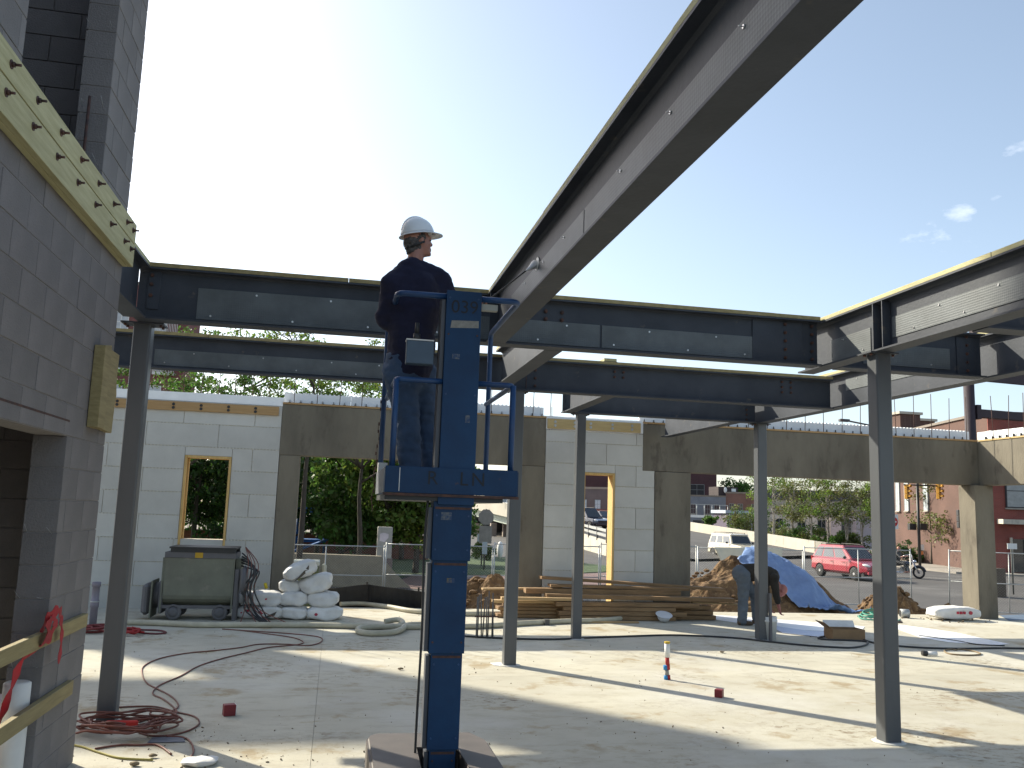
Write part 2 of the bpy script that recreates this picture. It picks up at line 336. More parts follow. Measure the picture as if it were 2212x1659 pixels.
# ================================================================== ground and slab
def gz(x, y):
    e = max(0, min(1, (y-17.1)/6.5)); ex = max(0, min(1, (x-15)/5)); e = max(e, ex) if y > -6 else 1
    e = e*e*(3-2*e)
    return -.34*(1-e) - 1.1*e + .012*noise.noise(Vector((x*.6, y*.6, 0)))
def axis_vals(a, b, fine0, fine1, step, far):
    v = list(np.arange(fine0, fine1+1e-6, step)); t = fine1; s = step
    while t < b: s *= 1.35; t += s; v.append(min(t, b))
    t = fine0; s = step
    while t > a: s *= 1.35; t -= s; v.insert(0, max(t, a))
    return v
xs = axis_vals(-900, 900, -14, 26, 1.0, 0); ys = axis_vals(-300, 1500, -8, 30, .9, 0)
bm = B(); gv = [[bm.verts.new((x, y, gz(x, y))) for x in xs] for y in ys]
for j in range(len(ys)-1):
    for i in range(len(xs)-1):
        f = bm.faces.new((gv[j][i], gv[j][i+1], gv[j+1][i+1], gv[j+1][i])); f.smooth = True
struct('ground', bm, mat('site_ground', (.27, .24, .20), (.20, .175, .14), rough=1, scale=.9, bump=.4, bscale=12))
slab = thing('concrete_slab', None, None, (0, 0, 0)); slab['kind'] = 'structure'
xe = [-7, -.06, 6.9, 16.2]; ye = [-3, 3.4, 10.2, 17.05]
for i in range(3):
    for j in range(3):
        bm = B(); g = .0014; box(bm, xe[i]+g, xe[i+1]-g, ye[j]+g, ye[j+1]-g, -.2, 0); obj('slab_panel', bm, slabm, slab)
bm = B(); box(bm, -6.95, 16.15, -2.95, 17.0, -.33, -.03); obj('slab_base', bm, mortar, slab)

# ================================================================== block wall on the left
XW = -1.7
cmw = thing('block_wall', 'tall grey concrete block stair tower with a doorway and an upper slot opening', 'block tower', (XW-.1, 5.0, 0))
holes = [(3.9, 6.06, -.1, 2.335), (4.64, 6.22, 3.86, 12)]
def cut(segs, a, b):
    o = []
    for s, e in segs:
        if b <= s or a >= e: o.append((s, e)); continue
        if a > s: o.append((s, a))
        if b < e: o.append((b, e))
    return o
CH = .2032; y_end = 7.0
nrow = 40; blockmeshes = {}
def blockmesh(w, ax):
    k = (round(w, 3), ax)
    if k not in blockmeshes:
        bm = B(); j = .0038
        if ax == 'y': box(bm, -.1, .1, j, w-j, j, CH-j)
        else: box(bm, j, w-j, -.1, .1, j, CH-j)
        bmesh.ops.bevel(bm, geom=list(bm.edges), offset=.0022, segments=1, affect='EDGES')
        me = bpy.data.meshes.new('block'); bm.to_mesh(me); bm.free(); me.materials.append(cmu); blockmeshes[k] = me
    return blockmeshes[k]
core = B()
for r in range(nrow):
    z0 = r*CH; segs = [(3.0, y_end)]
    for a, b, c, d in holes:
        if z0+CH*.5 > c and z0+CH*.5 < d: segs = cut(segs, a, b)
    for s, e in segs:
        t = y_end - (0 if r % 2 == 0 else .2032) ; cuts = [e]; k = t
        while k > s: 
            if k < e - .03: cuts.append(k)
            k -= .4064
        cuts.append(s); cuts = sorted(set(cuts))
        for a, b in zip(cuts, cuts[1:]):
            if b-a < .04: continue
            o = obj('block', blockmesh(b-a, 'y'), None, cmw, local=True); o.location = Vector((XW-.1+random.uniform(-.0015, .0015), a, z0)) - Vector(cmw.location)
        box(core, XW-.192, XW-.0045, s+.008, e-.008, z0, z0+CH+.0001*(r % 2))
obj('mortar_core', core, mortar, cmw)
# cross wall seen inside the slot and the doorway
xw = thing('cross_wall', 'shaded inner block wall seen through the slot of the stair tower', 'block wall', (-3, 6.9, 0))
core = B()
for r in range(nrow):
    z0 = r*CH; k = -1.905; first = True; L = .4064 if r % 2 else .2032
    if r < 18 and r % 1 == 0: n = 2
    else: n = 4
    for q in range(n):
        a = k - L; o = obj('block', blockmesh(L, 'x'), None, xw, local=True); o.location = Vector((a, 6.88, z0)) - Vector(xw.location); k = a; L = .4064
    box(core, k, -1.91, 6.795, 6.97, z0, z0+CH)
obj('mortar_core', core, mortar, xw)
bm = B(); box(bm, -3.8, -3.6, 2.6, 7.0, 0, 8.1); box(bm, -3.6, -1.9, 2.6, 2.8, 0, 8.1); box(bm, -3.6, -1.91, 2.8, 6.75, 3.4, 3.6)
obj('back_wall', bm, cmu, cmw)
bm = B(); tube(bm, [(-1.78, 4.72, 3.6), (-1.78, 4.73, 4.95)], .010, 6); tube(bm, [(-1.80, 6.12, 3.6), (-1.8, 6.12, 4.55)], .010, 6)
obj('rebar', bm, rust, cmw)
wm = B()
for yj, zj in ((6.2, 4.51), (6.2, 5.11), (6.2, 5.72), (6.2, 4.1), (6.05, 1.22), (6.05, .81), (6.05, 1.62), (4.66, 4.9)):
    for dx in (-.03, -.17): tube(wm, [(XW+dx, yj+.01, zj), (XW+dx+random.uniform(-.02, .02), yj-random.uniform(.05, .09), zj+random.uniform(.0, .06))], .0015, 4)
stuff(obj('tie_wire', wm, galv, cmw))
bm = B(); box(bm, -1.905, -1.698, 3.86, 6.08, 2.325, 2.338); obj('lintel_plate', bm, rust, cmw)

# ledger boards bolted along the block wall
led = thing('ledger_board', 'long pale treated timber ledger bolted along the block tower wall', 'ledger', (XW, 5, 3.62))
for z0, z1, xo in ((3.60, 3.775, .0), (3.779, 3.935, .0)):
    bm = B(); box(bm, XW+.003, XW+.038, 2.9, 6.985, z0, z1); obj('board', bm, wood_ty, led, bevel=.002)
    bm = B(); box(bm, XW+.040, XW+.078, 2.9, 6.998-.01, z0+.002, z1-.002); obj('board', bm, wood_ty, led, bevel=.002)
def bolt_x(parent, x, y, z, r=.014, L=.035):
    bm = B(); cyl(bm, (x, y, z), (x+.004, y, z), r*1.75, 12); cyl(bm, (x+.004, y, z), (x+.018, y, z), r, 6); cyl(bm, (x+.018, y, z), (x+L, y, z), r*.55, 8)
    obj('bolt', bm, rust, parent)
for y in (6.88, 6.68, 6.28, 5.88, 5.48, 5.08, 4.68, 4.3, 3.9):
    bolt_x(led, XW+.078, y, 3.86, .013, .045); bolt_x(led, XW+.078, y-.02, 3.71, .013, .04)
# short vertical plank pieces fixed at the end of the block wall
wp = thing('plank_block', 'vertical piece of doubled yellow plank fixed to the end of the block wall', 'timber piece', (XW, 6.8, 2.4))
bm = B(); prism(bm, [(6.46, 2.33), (6.63, 2.33), (6.63, 2.93), (6.46, 2.9)], 'x', XW+.003, XW+.075); obj('plank', bm, wood_t, wp, bevel=.003)
bm = B(); prism(bm, [(6.635, 2.335), (6.99, 2.33), (7.0, 2.55), (7.03, 2.62), (6.99, 2.7), (7.0, 2.92), (6.635, 2.92)], 'x', XW+.003, XW+.042); obj('plank', bm, wood_t, wp, bevel=.003)
# guard rails across the doorway
for i, (z0, z1, ye_) in enumerate(((.955, 1.045, 6.84), (.535, .63, 6.64))):
    o = thing('guard_rail', ('upper' if i == 0 else 'lower')+' timber guard rail nailed across the doorway of the block wall', 'guard rail', (XW+.02, 5.5, z0), group='timber rails across the doorway')
    bm = B(); box(bm, XW+.004, XW+.042, 3.4, ye_, z0, z1); obj('board', bm, wood_t, o, bevel=.003)
rb = thing('red_ribbon', 'red flagging ribbon tied over the upper guard rail', 'ribbon', (XW+.05, 6.0, 1.0))
def strip(pts, w, nrm=(1, 0, 0)):
    bm = B(); P = smoothpath(pts, 5); L = []
    for i, p in enumerate(P):
        d = (P[min(i+1, len(P)-1)]-P[max(i-1, 0)]).normalized(); s = d.cross(Vector(nrm)).normalized()*w*(.5+.3*sin(i*1.7))
        L.append((bm.verts.new(p+s), bm.verts.new(p-s)))
    for a, b in zip(L, L[1:]): bm.faces.new((a[0], a[1], b[1], b[0]))
    return bm
ribm = mat('red_ribbon', (.55, .008, .03), (.42, .006, .02), rough=.45, trans=.3)
def solid(bm, t=.002): return evalmesh(bm, [('SOLIDIFY', dict(thickness=t))])
for pts, w in (([(-1.66, 5.82, 1.05), (-1.64, 5.85, 1.14), (-1.62, 5.98, 1.16), (-1.63, 6.08, 1.10), (-1.625, 6.12, .98), (-1.63, 6.13, .82)], .05), ([(-1.62, 5.80, 1.13), (-1.63, 5.82, 1.0), (-1.74, 5.8, .9), (-1.77, 5.72, .7), (-1.8, 5.6, .45), (-1.82, 5.55, .2), (-1.8, 5.5, .03)], .085), ([(-1.63, 5.9, 1.15), (-1.62, 5.93, 1.08), (-1.64, 5.86, .99)], .075), ([(-1.80, 5.55, .28), (-1.78, 5.62, .2), (-1.8, 5.58, .1), (-1.77, 5.5, .05)], .09)):
    obj('ribbon_strip', solid(strip(pts, w)), ribm, rb)
wr = thing('white_roll', 'white roll of sheeting standing on end in the doorway behind the rails', 'roll', (-2.02, 6.2, 0))
bm = B(); lathe(bm, [(.075, 0), (.088, .01), (.088, .56), (.084, .565), (.088, .57), (.086, .82), (.07, .83)], Matrix.Translation((-1.80, 5.955, 0)) @ Matrix.Diagonal((.88, .88, .9, 1)), 22); obj('sheet_roll', bm, white, wr)
bm = B(); cyl(bm, (-1.86, 5.8, .0), (-1.86, 5.8, .7), .03, 14); obj('inner_tube', bm, bagm, wr)

# ================================================================== far wall: foam forms and concrete
YW = 16.5; T = .3
def foam_section(label, x0, x1, z1, hole=None):
    w = thing('foam_wall', label, 'foam wall', ((x0+x1)/2, YW+.15, 0)); core = B(); c = .405; g0 = .004; r = 0; z = -.02
    while z < z1-.02:
        zt = min(z+c, z1); segs = [(x0, x1)]
        mid = (z+zt)/2
        if hole and mid > hole[2] and mid < hole[3]: segs = cut(segs, hole[0], hole[1])
        for s, e in segs:
            k = x0 + (0 if r % 2 else -.61); cuts = [s, e]
            while k < e:
                if k > s+.08 and k < e-.08: cuts.append(k)
                k += 1.22
            cuts = sorted(set(cuts))
            for a, b in zip(cuts, cuts[1:]):
                bm = B(); g = .004; d = random.uniform(-.002, .002)
                zz1 = zt-g
                box(bm, a+g, b-g, YW+d, YW+.065, z+g, zz1); bmesh.ops.bevel(bm, geom=list(bm.edges), offset=.004, segments=1, affect='EDGES'); obj('foam_block', bm, foam, w)
                bm = B(); box(bm, a+g, b-g, YW+T-.065, YW+T+.001, z+g, zz1); obj('foam_block', bm, foam, w)
            box(core, s+.004, e-.004, YW+.012, YW+T-.012, z, zt-.001)
        if hole and mid > hole[2] and mid < hole[3]:
            for za, zb_ in ((hole[3]+.002, zt-g0), (z+g0, hole[2]-.002)):
                if zb_-za > .012 and za > z-.01 and zb_ < zt+.01:
                    bm = B(); box(bm, hole[0]+.002, hole[1]-.002, YW, YW+T, za, zb_); obj('foam_block', bm, foam, w)
        z += c; r += 1
    obj('concrete_core', core, foamcore, w)
    # crenellated joints: small keys of foam along every course line
    kb = B(); z = -.02+c
    while z < z1-.1:
        segs = [(x0, x1)]
        if hole and hole[2] < z < hole[3]+.03: segs = cut(segs, hole[0], hole[1])
        for s, e in segs:
            k = s+.03
            while k < e-.05: box(kb, k, k+.028, YW-.0035, YW+.01, z-.011, z+.009); k += .058
        z += c
    stuff(obj('joint_key', kb, mat('joint_key', (.5, .46, .36), (.62, .6, .53), rough=.9, scale=3), w))
    return w
fw1 = foam_section('wide white foam form wall with a small window, left of the first concrete pier', -7.0, -1.04, 3.62, (-2.66, -1.86, 1.0, 2.66))
fw2 = foam_section('narrow white foam form wall with a tall doorway between two concrete piers', 3.90, 6.11, 3.45, (4.66, 5.30, -1, 2.66))
for w, x0, x1 in ((fw1, -7.0, -1.04), (fw2, 3.9, 5.95)):
    bm = B(); box(bm, x0, x1, YW-.002, YW+.06, 3.62 if w is fw1 else 3.46, 3.775 if w is fw1 else 3.70); obj('foam_cap', bm, foamtop, w)
    bm = B(); box(bm, x0, x1, YW+T-.06, YW+T, 3.62 if w is fw1 else 3.46, 3.80 if w is fw1 else 3.74); obj('foam_cap', bm, foamtop, w)
# timber frames of the openings
def frame(w, x0, x1, z0, z1, t=.045):
    fr = None
    for nm, a in (('jamb', (x0, x0+t, z0, z1)), ('jamb', (x1-t, x1, z0, z1)), ('head', (x0+t, x1-t, z1-t, z1)), ('sill', (x0+t, x1-t, z0, z0+t))):
        if nm == 'sill' and z0 <= 0: continue
        bm = B(); box(bm, a[0]+.002, a[1]-.002, YW-.012, YW+T+.01, a[2], a[3]-.002); obj('frame_'+nm, bm, wood_y, w, bevel=.003)
frame(fw1, -2.66, -1.86, 1.0, 2.66); frame(fw2, 4.66, 5.30, 0, 2.66)
bm = B(); box(bm, -2.612, -2.59, YW+.1, YW+.16, 1.05, 2.61); obj('frame_stop', bm, wood_y, fw1)
# ledger pieces bolted to the foam walls
def ledger2(label, x0, x1, z0, z1, xs_, m, bm_):
    l = thing('ledger_board', label, 'ledger', ((x0+x1)/2, YW-.03, z0)); bm = B(); box(bm, x0, x1, YW-.045, YW-.004, z0, z1); obj('board', bm, m, l, bevel=.003)
    for x in xs_:
        for z in (z0+(z1-z0)*.3, z0+(z1-z0)*.68):
            bm = B(); cyl(bm, (x, YW-.045, z), (x, YW-.05, z), .026, 12); cyl(bm, (x, YW-.05, z), (x, YW-.064, z), .016, 6); obj('bolt', bm, bm_, l)
wl = mat('ledger_brown', (.40, .25, .11), (.33, .2, .085), rough=.75, scale=3, stretch=(1, 6, 14), c3=(.46, .33, .18), s3=1.5)
ledger2('brown timber ledger bolted along the top of the wide white foam wall', -4.2, -1.10, 3.44, 3.60, [-3.86+i*.47 for i in range(6)], wl, black)
ledger2('pale timber ledger bolted over the doorway of the narrow foam wall', 3.92, 5.80, 3.47, 3.66, [4.07, 4.46, 4.78, 5.22, 5.62], mat('ledger_pale', (.50, .37, .17), (.42, .3, .13), rough=.75, scale=3, stretch=(1, 6, 14)), galv)
# cast concrete frame
def pier(x0, x1, y0, y1, z1, label):
    p = thing('concrete_pier', label, 'concrete pier', ((x0+x1)/2, (y0+y1)/2, 0)); bm = B(); box(bm, x0, x1, y0, y1, -.3, z1); bmesh.ops.bevel(bm, geom=list(bm.edges), offset=.008, segments=1, affect='EDGES'); obj('shaft', bm, conc, p)
    return p
pier(-1.035, -.67, YW-.004, YW+T, 2.733, 'concrete pier beside the wide foam wall, behind the white bags')
pier(3.45, 3.895, YW-.006, YW+T, 2.733, 'concrete pier left of the foam wall with the doorway')
pier(6.115, 6.86, YW-.012, YW+T+.01, 2.73, 'widest concrete pier, right of the doorway and behind the lumber pile')
pr = pier(13.12, 13.56, 16.36, 16.86, 2.733, 'freestanding concrete pier at the far right corner beside the white bag')
def lintel(name, label, x0, x1, z0=2.735, z1=3.66):
    l = thing(name, label, 'concrete beam', ((x0+x1)/2, YW+.15, z0))
    bm = B(); box(bm, x0, x1, YW-.008, YW+T, z0, z1); bmesh.ops.bevel(bm, geom=list(bm.edges), offset=.008, segments=1, affect='EDGES'); obj('cast_beam', bm, conc, l)
    bm = B(); box(bm, x0, x1, YW-.022, YW+.035, z1+.002, z1+.035); obj('edge_strip', bm, wl, l)
    bm = B(); k = x0
    while k < x1-.02: e = min(k+1.219, x1); box(bm, k+.002, e-.002, YW+T-.065, YW+T, z1, z1+.235); k = e
    # toothed top edge
    k = x0
    while k < x1-.06: box(bm, k+.01, k+.045, YW+T-.062, YW+T-.004, z1+.235, z1+.252); k += .08
    stuff(obj('foam_upstand', bm, foamtop, l))
    bm = B(); k = x0+.1
    while k < x1: box(bm, k, k+.009, YW+T-.09, YW+T-.06, z1+.04, z1+.11); box(bm, k-.018, k+.027, YW+T-.08, YW+T-.072, z1+.06, z1+.07); k += .2
    stuff(obj('form_tie', bm, black, l))
    return l
l1 = lintel('concrete_lintel', 'left concrete lintel spanning the opening behind the lift', -1.04, 3.898)
l2 = lintel('concrete_lintel', 'long concrete lintel on the right, running to the corner pier', 5.86, 13.34)
rbm = B(); cyl(rbm, (0, 0, 0), (0, 0, 1), .0072, 6); rme = bpy.data.meshes.new('rebar'); rbm.to_mesh(rme); rbm.free(); rme.materials.append(rust)
def dowel(parent, x, y, z, h): 
    o = obj('rebar', rme, None, parent, local=True); o.location = Vector((x, y, z)) - wloc(parent); o.scale = (1, 1, h); o.rotation_euler = (random.uniform(-.03, .03), random.uniform(-.03, .03), 0)
x = 6.9
while x < 13.3: dowel(l2, x, YW+.14, 3.64, 1.0+random.uniform(-.06, .05)); x += .42
x = -.85
while x < 3.8: dowel(l1, x, YW+.14, 3.64, .98+random.uniform(-.05, .05)); x += .41
x = -4.0
while x < -1.1: dowel(fw1, x, YW+.14, 3.6, .8+random.uniform(-.1, .1)); x += .3
dowel(fw2, 4.05, YW+.14, 3.4, .5); dowel(fw2, 4.0, YW+.14, 3.4, 1.3)
# wall returning towards the camera at the right
XR = 13.34
sw = thing('side_lintel', 'sunlit concrete lintel at the far right edge returning from the corner pier', 'concrete beam', (XR+.15, 14, 2.735))
bm = B(); box(bm, XR+.001, XR+.3, 8.0, YW-.012, 2.735, 3.66); bmesh.ops.bevel(bm, geom=list(bm.edges), offset=.008, segments=1, affect='EDGES'); obj('cast_beam', bm, conc, sw)
bm = B(); box(bm, XR-.015, XR+.035, 8.0, YW-.03, 3.662, 3.695); obj('edge_strip', bm, mat('ledger_pale', (.5, .37, .17)), sw)
bm = B(); k = 8.0
while k < YW+.2: box(bm, XR+.236, XR+.301, k+.004, min(k+.6, YW+.28)-.004, 3.66, 3.895); k += .6
stuff(obj('foam_upstand', bm, foamtop, sw))
bm = B(); k = 8.1
while k < YW: box(bm, XR+.2, XR+.24, k, k+.012, 3.69, 3.78); k += .2
stuff(obj('form_tie', bm, black, sw))
y = 8.2
while y < 16.4: dowel(sw, XR+.14, y, 3.64, 1.0+random.uniform(-.1, .08)); y += .42
sp = pier(13.34, 13.66, 7.9, 8.3, 2.733, 'concrete pier outside the right edge of the picture')
# corner reentrant cast
bm = B(); box(bm, 13.34, 13.64, YW-.011, YW+T-.001, 2.735, 3.655); obj('corner_block', bm, conc, l2)

# ================================================================== steel frame
ZB, ZT = 3.40, 3.862
def isec(fw, zb, zt, c, tf=.016, tw=.011):
    h = fw/2; w = tw/2; a = .018
    return [(c-h, zb), (c+h, zb), (c+h, zb+tf), (c+w+a, zb+tf+.001), (c+w, zb+tf+a), (c+w, zt-tf-a), (c+w+a, zt-tf-.001), (c+h, zt-tf), (c+h, zt), (c-h, zt), (c-h, zt-tf), (c-w-a, zt-tf-.001), (c-w, zt-tf-a), (c-w, zb+tf+a), (c-w-a, zb+tf+.001), (c-h, zb+tf)]
def beam(label, ax, c, a, b, zb=ZB, zt=ZT, fw=.18, nailer=True, lath=None, group='grey steel roof beams', pins=True, wide=.0):
    """ax 'x': runs along X at Y=c from a to b; 'y': runs along Y at X=c"""
    mid = (a+b)/2; loc = (mid, c, zb) if ax == 'x' else (c, mid, zb)
    t = thing('steel_beam', label, 'steel beam', loc, group=group)
    bm = B(); prism(bm, isec(fw, zb, zt, c), ax, a, b)
    o = obj('i_section', bm, steel, t)
    if nailer:
        k = a; 
        while k < b-.01:
            e = min(k + random.choice((1.8, 2.4, 2.4, 3.0)), b)
            if b-e < .4: e = b
            bm = B(); j = random.uniform(-.004, .004); hw = fw/2-.004
            if ax == 'x': box(bm, k+.002, e-.002, c-hw+j, c+hw+j, zt+.002, zt+.04)
            else: box(bm, c-hw+j, c+hw+j, k+.002, e-.002, zt+.002, zt+.04)
            obj('nailer_board', bm, wood_ty if ax == 'y' else wood_t, t, bevel=.002); k = e
    if lath:   # (start, end, z0, z1, side)
        for (s, e, z0, z1, sd) in lath:
            bm = B(); p = c + sd*.0055
            if ax == 'x': box(bm, s, e, p+sd*.001, p+sd*.007, z0, z1)
            else: box(bm, p+sd*.001, p+sd*.007, s, e, z0, z1)
            obj('metal_lath', bm, lathm, t)
            pb = B(); k = s+.12; i = 0
            while k < e-.05:
                z = z1-.03 if i % 2 else z0+.035
                if ax == 'x': cyl(pb, (k, p+sd*.006, z), (k, p+sd*.012, z), .009, 8); cyl(pb, (k, p, z), (k, p+sd*.03, z), .0022, 5)
                else: cyl(pb, (p+sd*.006, k, z), (p+sd*.012, k, z), .009, 8); cyl(pb, (p, k, z), (p+sd*.03, k, z), .0022, 5)
                k += random.uniform(.26, .42); i += 1
            stuff(obj('weld_pin', pb, pinm, t))
    return t
def bolts(t, pts, ax, side, r=.017):
    for (a, c, z) in pts:
        bm = B()
        if ax == 'x': cyl(bm, (a, c, z), (a, c+side*.016, z), r, 6); cyl(bm, (a, c+side*.016, z), (a, c+side*.03, z), r*.6, 8)
        else: cyl(bm, (c, a, z), (c+side*.016, a, z), r, 6); cyl(bm, (c+side*.016, a, z), (c+side*.03, a, z), r*.6, 8)
        obj('bolt', bm, rust, t)
def plate(t, x0, x1, y0, y1, z0, z1, nm='plate', m=None): bm = B(); box(bm, x0, x1, y0, y1, z0, z1); obj(nm, bm, m or steel, t, bevel=.001)
Y1, Y2, Y3 = 8.03, 10.93, 13.16
XA, XB, XC, XD = 1.37, 4.80, 6.68, 6.27
b1 = beam('long steel beam nearest the lift, crossing the picture from the block tower to the right column', 'x', Y1, -1.80, 4.69, lath=[(-1.3, .9, 3.44, 3.72, -1), (.95, 2.4, 3.44, 3.66, -1), (2.42, 4.2, 3.44, 3.66, -1)])
b1r = beam('continuation of the near cross beam right of the right column', 'x', Y1, 4.91, 6.57, nailer=False, lath=[(5.2, 6.2, 3.47, 3.69, -1)])
b1b = beam('steel beam beyond the near cross beam, above the far right corner', 'x', 6.0, 4.92, 6.57, nailer=False)
b2 = beam('second cross beam behind the lift, carried by the middle column', 'x', Y2, -3.4, 6.57, zb=3.385, zt=3.785, lath=[(-2.2, 1.6, 3.43, 3.62, -1)])
b3 = beam('shortest cross beam, farthest back, on the two rear columns', 'x', Y3, 3.36, 6.57, nailer=False)
bo = beam('big overhead steel beam running from above the camera to the near cross beam', 'y', XA, -1.5, 7.93, lath=[(-1.5, 2.3, 3.43, 3.66, -1), (2.32, 4.9, 3.43, 3.66, -1), (4.92, 7.15, 3.43, 3.66, -1)])
bs = beam('short steel beam joining the two cross beams behind the lift', 'y', 1.97, 8.13, 10.83)
br = beam('right hand steel beam with a sunlit lath strip, over the right column', 'y', XB, -1.0, 8.45, lath=[(7.26, 7.93, 3.44, 3.66, -1), (3.9, 6.93, 3.50, 3.69, -1), (1, 3.88, 3.50, 3.69, -1)])
br2 = beam('steel beam beyond the right column, running back to the rear column', 'y', XC, 3.0, 13.4, lath=[(8.4, 10.7, 3.62, 3.78, -1)])
b23 = beam('short steel beam from the second cross beam to the left rear column', 'y', 3.36+.1, 11.03, 13.06)
bw = beam('steel beam from the rear cross beam into the concrete lintel pocket', 'y', XD, 13.27, 16.35)
bl = beam('short steel beam stub from the block tower to the near cross beam', 'y', -1.79, 7.0, 7.93)
# connection plates, stiffeners and bolts
plate(b1, 3.98, 4.52, Y1-.018, Y1-.0062, ZB+.02, ZT-.02, 'splice_plate')
bolts(b1, [(4.33, Y1-.018, ZB+.07+i*.085) for i in range(5)] + [(4.62, Y1-.02, ZB+.07+i*.085) for i in range(5)], 'x', -1)
bolts(b1, [(1.86+dx, Y1-.006, z) for dx in (0, .16) for z in (3.68, 3.755)], 'x', -1, .02)
bolts(b1, [(-1.69, Y1-.02, z) for z in (3.62, 3.72, 3.8)], 'x', -1)
plate(b1, -1.72, -1.62, Y1-.018, Y1-.0062, 3.5, 3.84, 'splice_plate')
bolts(b2, [(2.42, Y2-.006, ZB+.06+i*.1) for i in range(4)], 'x', -1, .019)
bolts(b2, [(3.48+dx, Y2-.006, z) for dx in (0, .12) for z in (3.64, 3.71)], 'x', -1, .017)
bolts(b2, [(5.85+dx, Y2-.006, z) for dx in (0, .13) for z in (3.58, 3.65, 3.72)], 'x', -1, .017)
plate(b2, 2.30, 2.307, Y2-.012, Y2-.0056, ZB+.02, 3.765, 'splice_seam', rust)
bolts(b3, [(6.42, Y3-.006, z) for z in (3.45, 3.53, 3.61, 3.69)], 'x', -1, .017)
bolts(b1r, [(6.4, Y1-.006, ZB+.07+i*.09) for i in range(5)], 'x', -1, .018)
plate(b1r, 6.28, 6.5, Y1-.018, Y1-.006, ZB+.03, ZT-.04, 'shear_plate')
plate(br, XB-.088, XB-.008, 7.10, 7.112, ZB+.018, ZT-.018, 'stiffener'); plate(br, XB-.088, XB-.008, 6.96, 6.972, ZB+.018, ZT-.018, 'stiffener')
bolts(br, [(7.04, XB-.006, z) for z in (3.75, 3.82)], 'y', -1, .012)
plate(bo, XA-.088, XA-.008, 7.78, 7.79, ZB+.018, ZT-.018, 'stiffener')
# white fire coating sprayed onto the web by the worker
sp_c = oX(1160, 570, XA-.012); bm = B(); ball(bm, sp_c, (.006, .07, .05)); stuffo = obj('spray_patch', bm, white, bo)
def column(label, x, y, zt, w=.152, rz=0, cap=.28, m=None, base=True):
    t = thing('steel_column', label, 'steel column', (x, y, 0), rz, 'grey square steel columns')
    h = w/2; r_ = .016; pts = []
    for cx_, cy_, a0 in ((h-r_, h-r_, 0), (-h+r_, h-r_, 90), (-h+r_, -h+r_, 180), (h-r_, -h+r_, 270)):
        for q in range(4): a = R(a0+q*30); pts.append((cx_+r_*cos(a), cy_+r_*sin(a)))
    bm = B(); prism(bm, pts, 'z', .006, zt-.014); obj('shaft', bm, m or steel_edge, t, local=True)
    bm = B(); box(bm, -cap/2, cap/2, -w/2-.02, w/2+.02, zt-.0135, zt-.001); obj('cap_plate', bm, steel, t, local=True)
    for sx in (-1, 1):
        for sy in (-1, 1):
            bm = B(); cyl(bm, (sx*(cap/2-.03), sy*.05, zt-.032), (sx*(cap/2-.03), sy*.05, zt-.0136), .013, 6); obj('bolt', bm, rust, t, local=True)
    bm = B(); lathe(bm, [(w*.95, .001), (w*.9, .008), (w*.6, .012)], None, 10); obj('grout_pad', bm, mat('grout', (.6, .58, .54), rough=.9), t, local=True)
    return t
column('steel column at the left beside the block tower, red cords coiled at its foot', -1.76, 8.2, ZB, cap=.36)
column('nearest steel column at the right, standing in open sunlight', 4.80, 7.16, ZB)
column('steel column right of the lift mast, under the second cross beam', 2.20, 10.93, 3.385)
column('rear steel column in front of the narrow foam wall and the lumber', 3.66, 13.16, ZB, w=.14)
column('rear steel column beside the bending worker, with a pail at its foot', 6.68, 13.2, ZB, w=.16)
# timber post stub strapped to the rear column
ps = thing('timber_post', 'short upright timber leaning on the rear column beside the white pail', 'timber post', (6.72, 13.0, 0))
bm = B(); obox(bm, (6.77, 13.08, 0), (6.775, 13.1, .72), .04, .05, (0, 1, 0)); obj('board', bm, mixg, ps, bevel=.003)
# ================================================================== mast lift
LY = 5.75
lift = thing('mast_lift', 'worn blue single-mast personnel lift raised beside the overhead beam', 'personnel lift', (.8, LY, 0))
def hx(px, py): return oY(px, py, LY)
# nested mast sections, the widest on top, each with a face plate and side channels
secs = [(959, 1038, 628, 1010, .0), (935, 1019, 1010, 1205, .02), (933, 1009, 1200, 1407, .04), (928, 999, 1402, 1618, .06), (930, 987, 1612, 1700, .08)]
xl = hx(941, 1010).x; zs = [hx(990, 628).z, hx(980, 1084).z, hx(970, 1205).z, hx(965, 1407).z, hx(960, 1618).z, .07]
wid = [(.595+.035, .905), (.595, .897), (.60, .885), (.603, .872), (.61, .858)]
wid = [(hx(952, 850).x+.012, hx(1033, 850).x), (hx(935, 1150).x, hx(1019, 1150).x), (hx(932, 1300).x, hx(1009, 1300).x), (hx(929, 1500).x, hx(998, 1500).x), (hx(929, 1640).x, hx(987, 1640).x)]
for i, (a, b) in enumerate(wid):
    z1, z0 = zs[i], zs[i+1]-(.02 if i < 4 else 0); f = LY + .018*i; d = .20-.02*i
    bm = B(); box(bm, a, b, f, f+.006, z0, z1); box(bm, a, a+.006, f+.007, f+d, z0, z1-.01); box(bm, b-.006, b, f+.007, f+d, z0, z1-.01)
    box(bm, a+.007, a+.035, f+d-.006, f+d, z0, z1-.01); box(bm, b-.035, b-.007, f+d-.006, f+d, z0, z1-.01); box(bm, a+.03, b-.03, f+.06, f+.065, z0, z1-.02)
    obj('mast_section', bm, bluep, lift, bevel=.0025)
    bm = B(); box(bm, a-.028, a-.003, f+.03, f+d-.02, z0+.01, z1-.04); obj('guide_channel', bm, mat('channel_grey', (.09, .095, .11), rough=.5), lift)
    if i: bm = B(); box(bm, a+.01, b-.01, f-.004, f-.0005, z1-.05, z1-.035); obj('lip', bm, rust, lift)
A = (hx(857, 632).x, hx(1126, 648).x); TB = hx(990, 634).z
zf1, zf0 = hx(970, 1011).z, hx(970, 1068).z
xf0, xf1 = hx(831, 1040).x, hx(1117, 1040).x
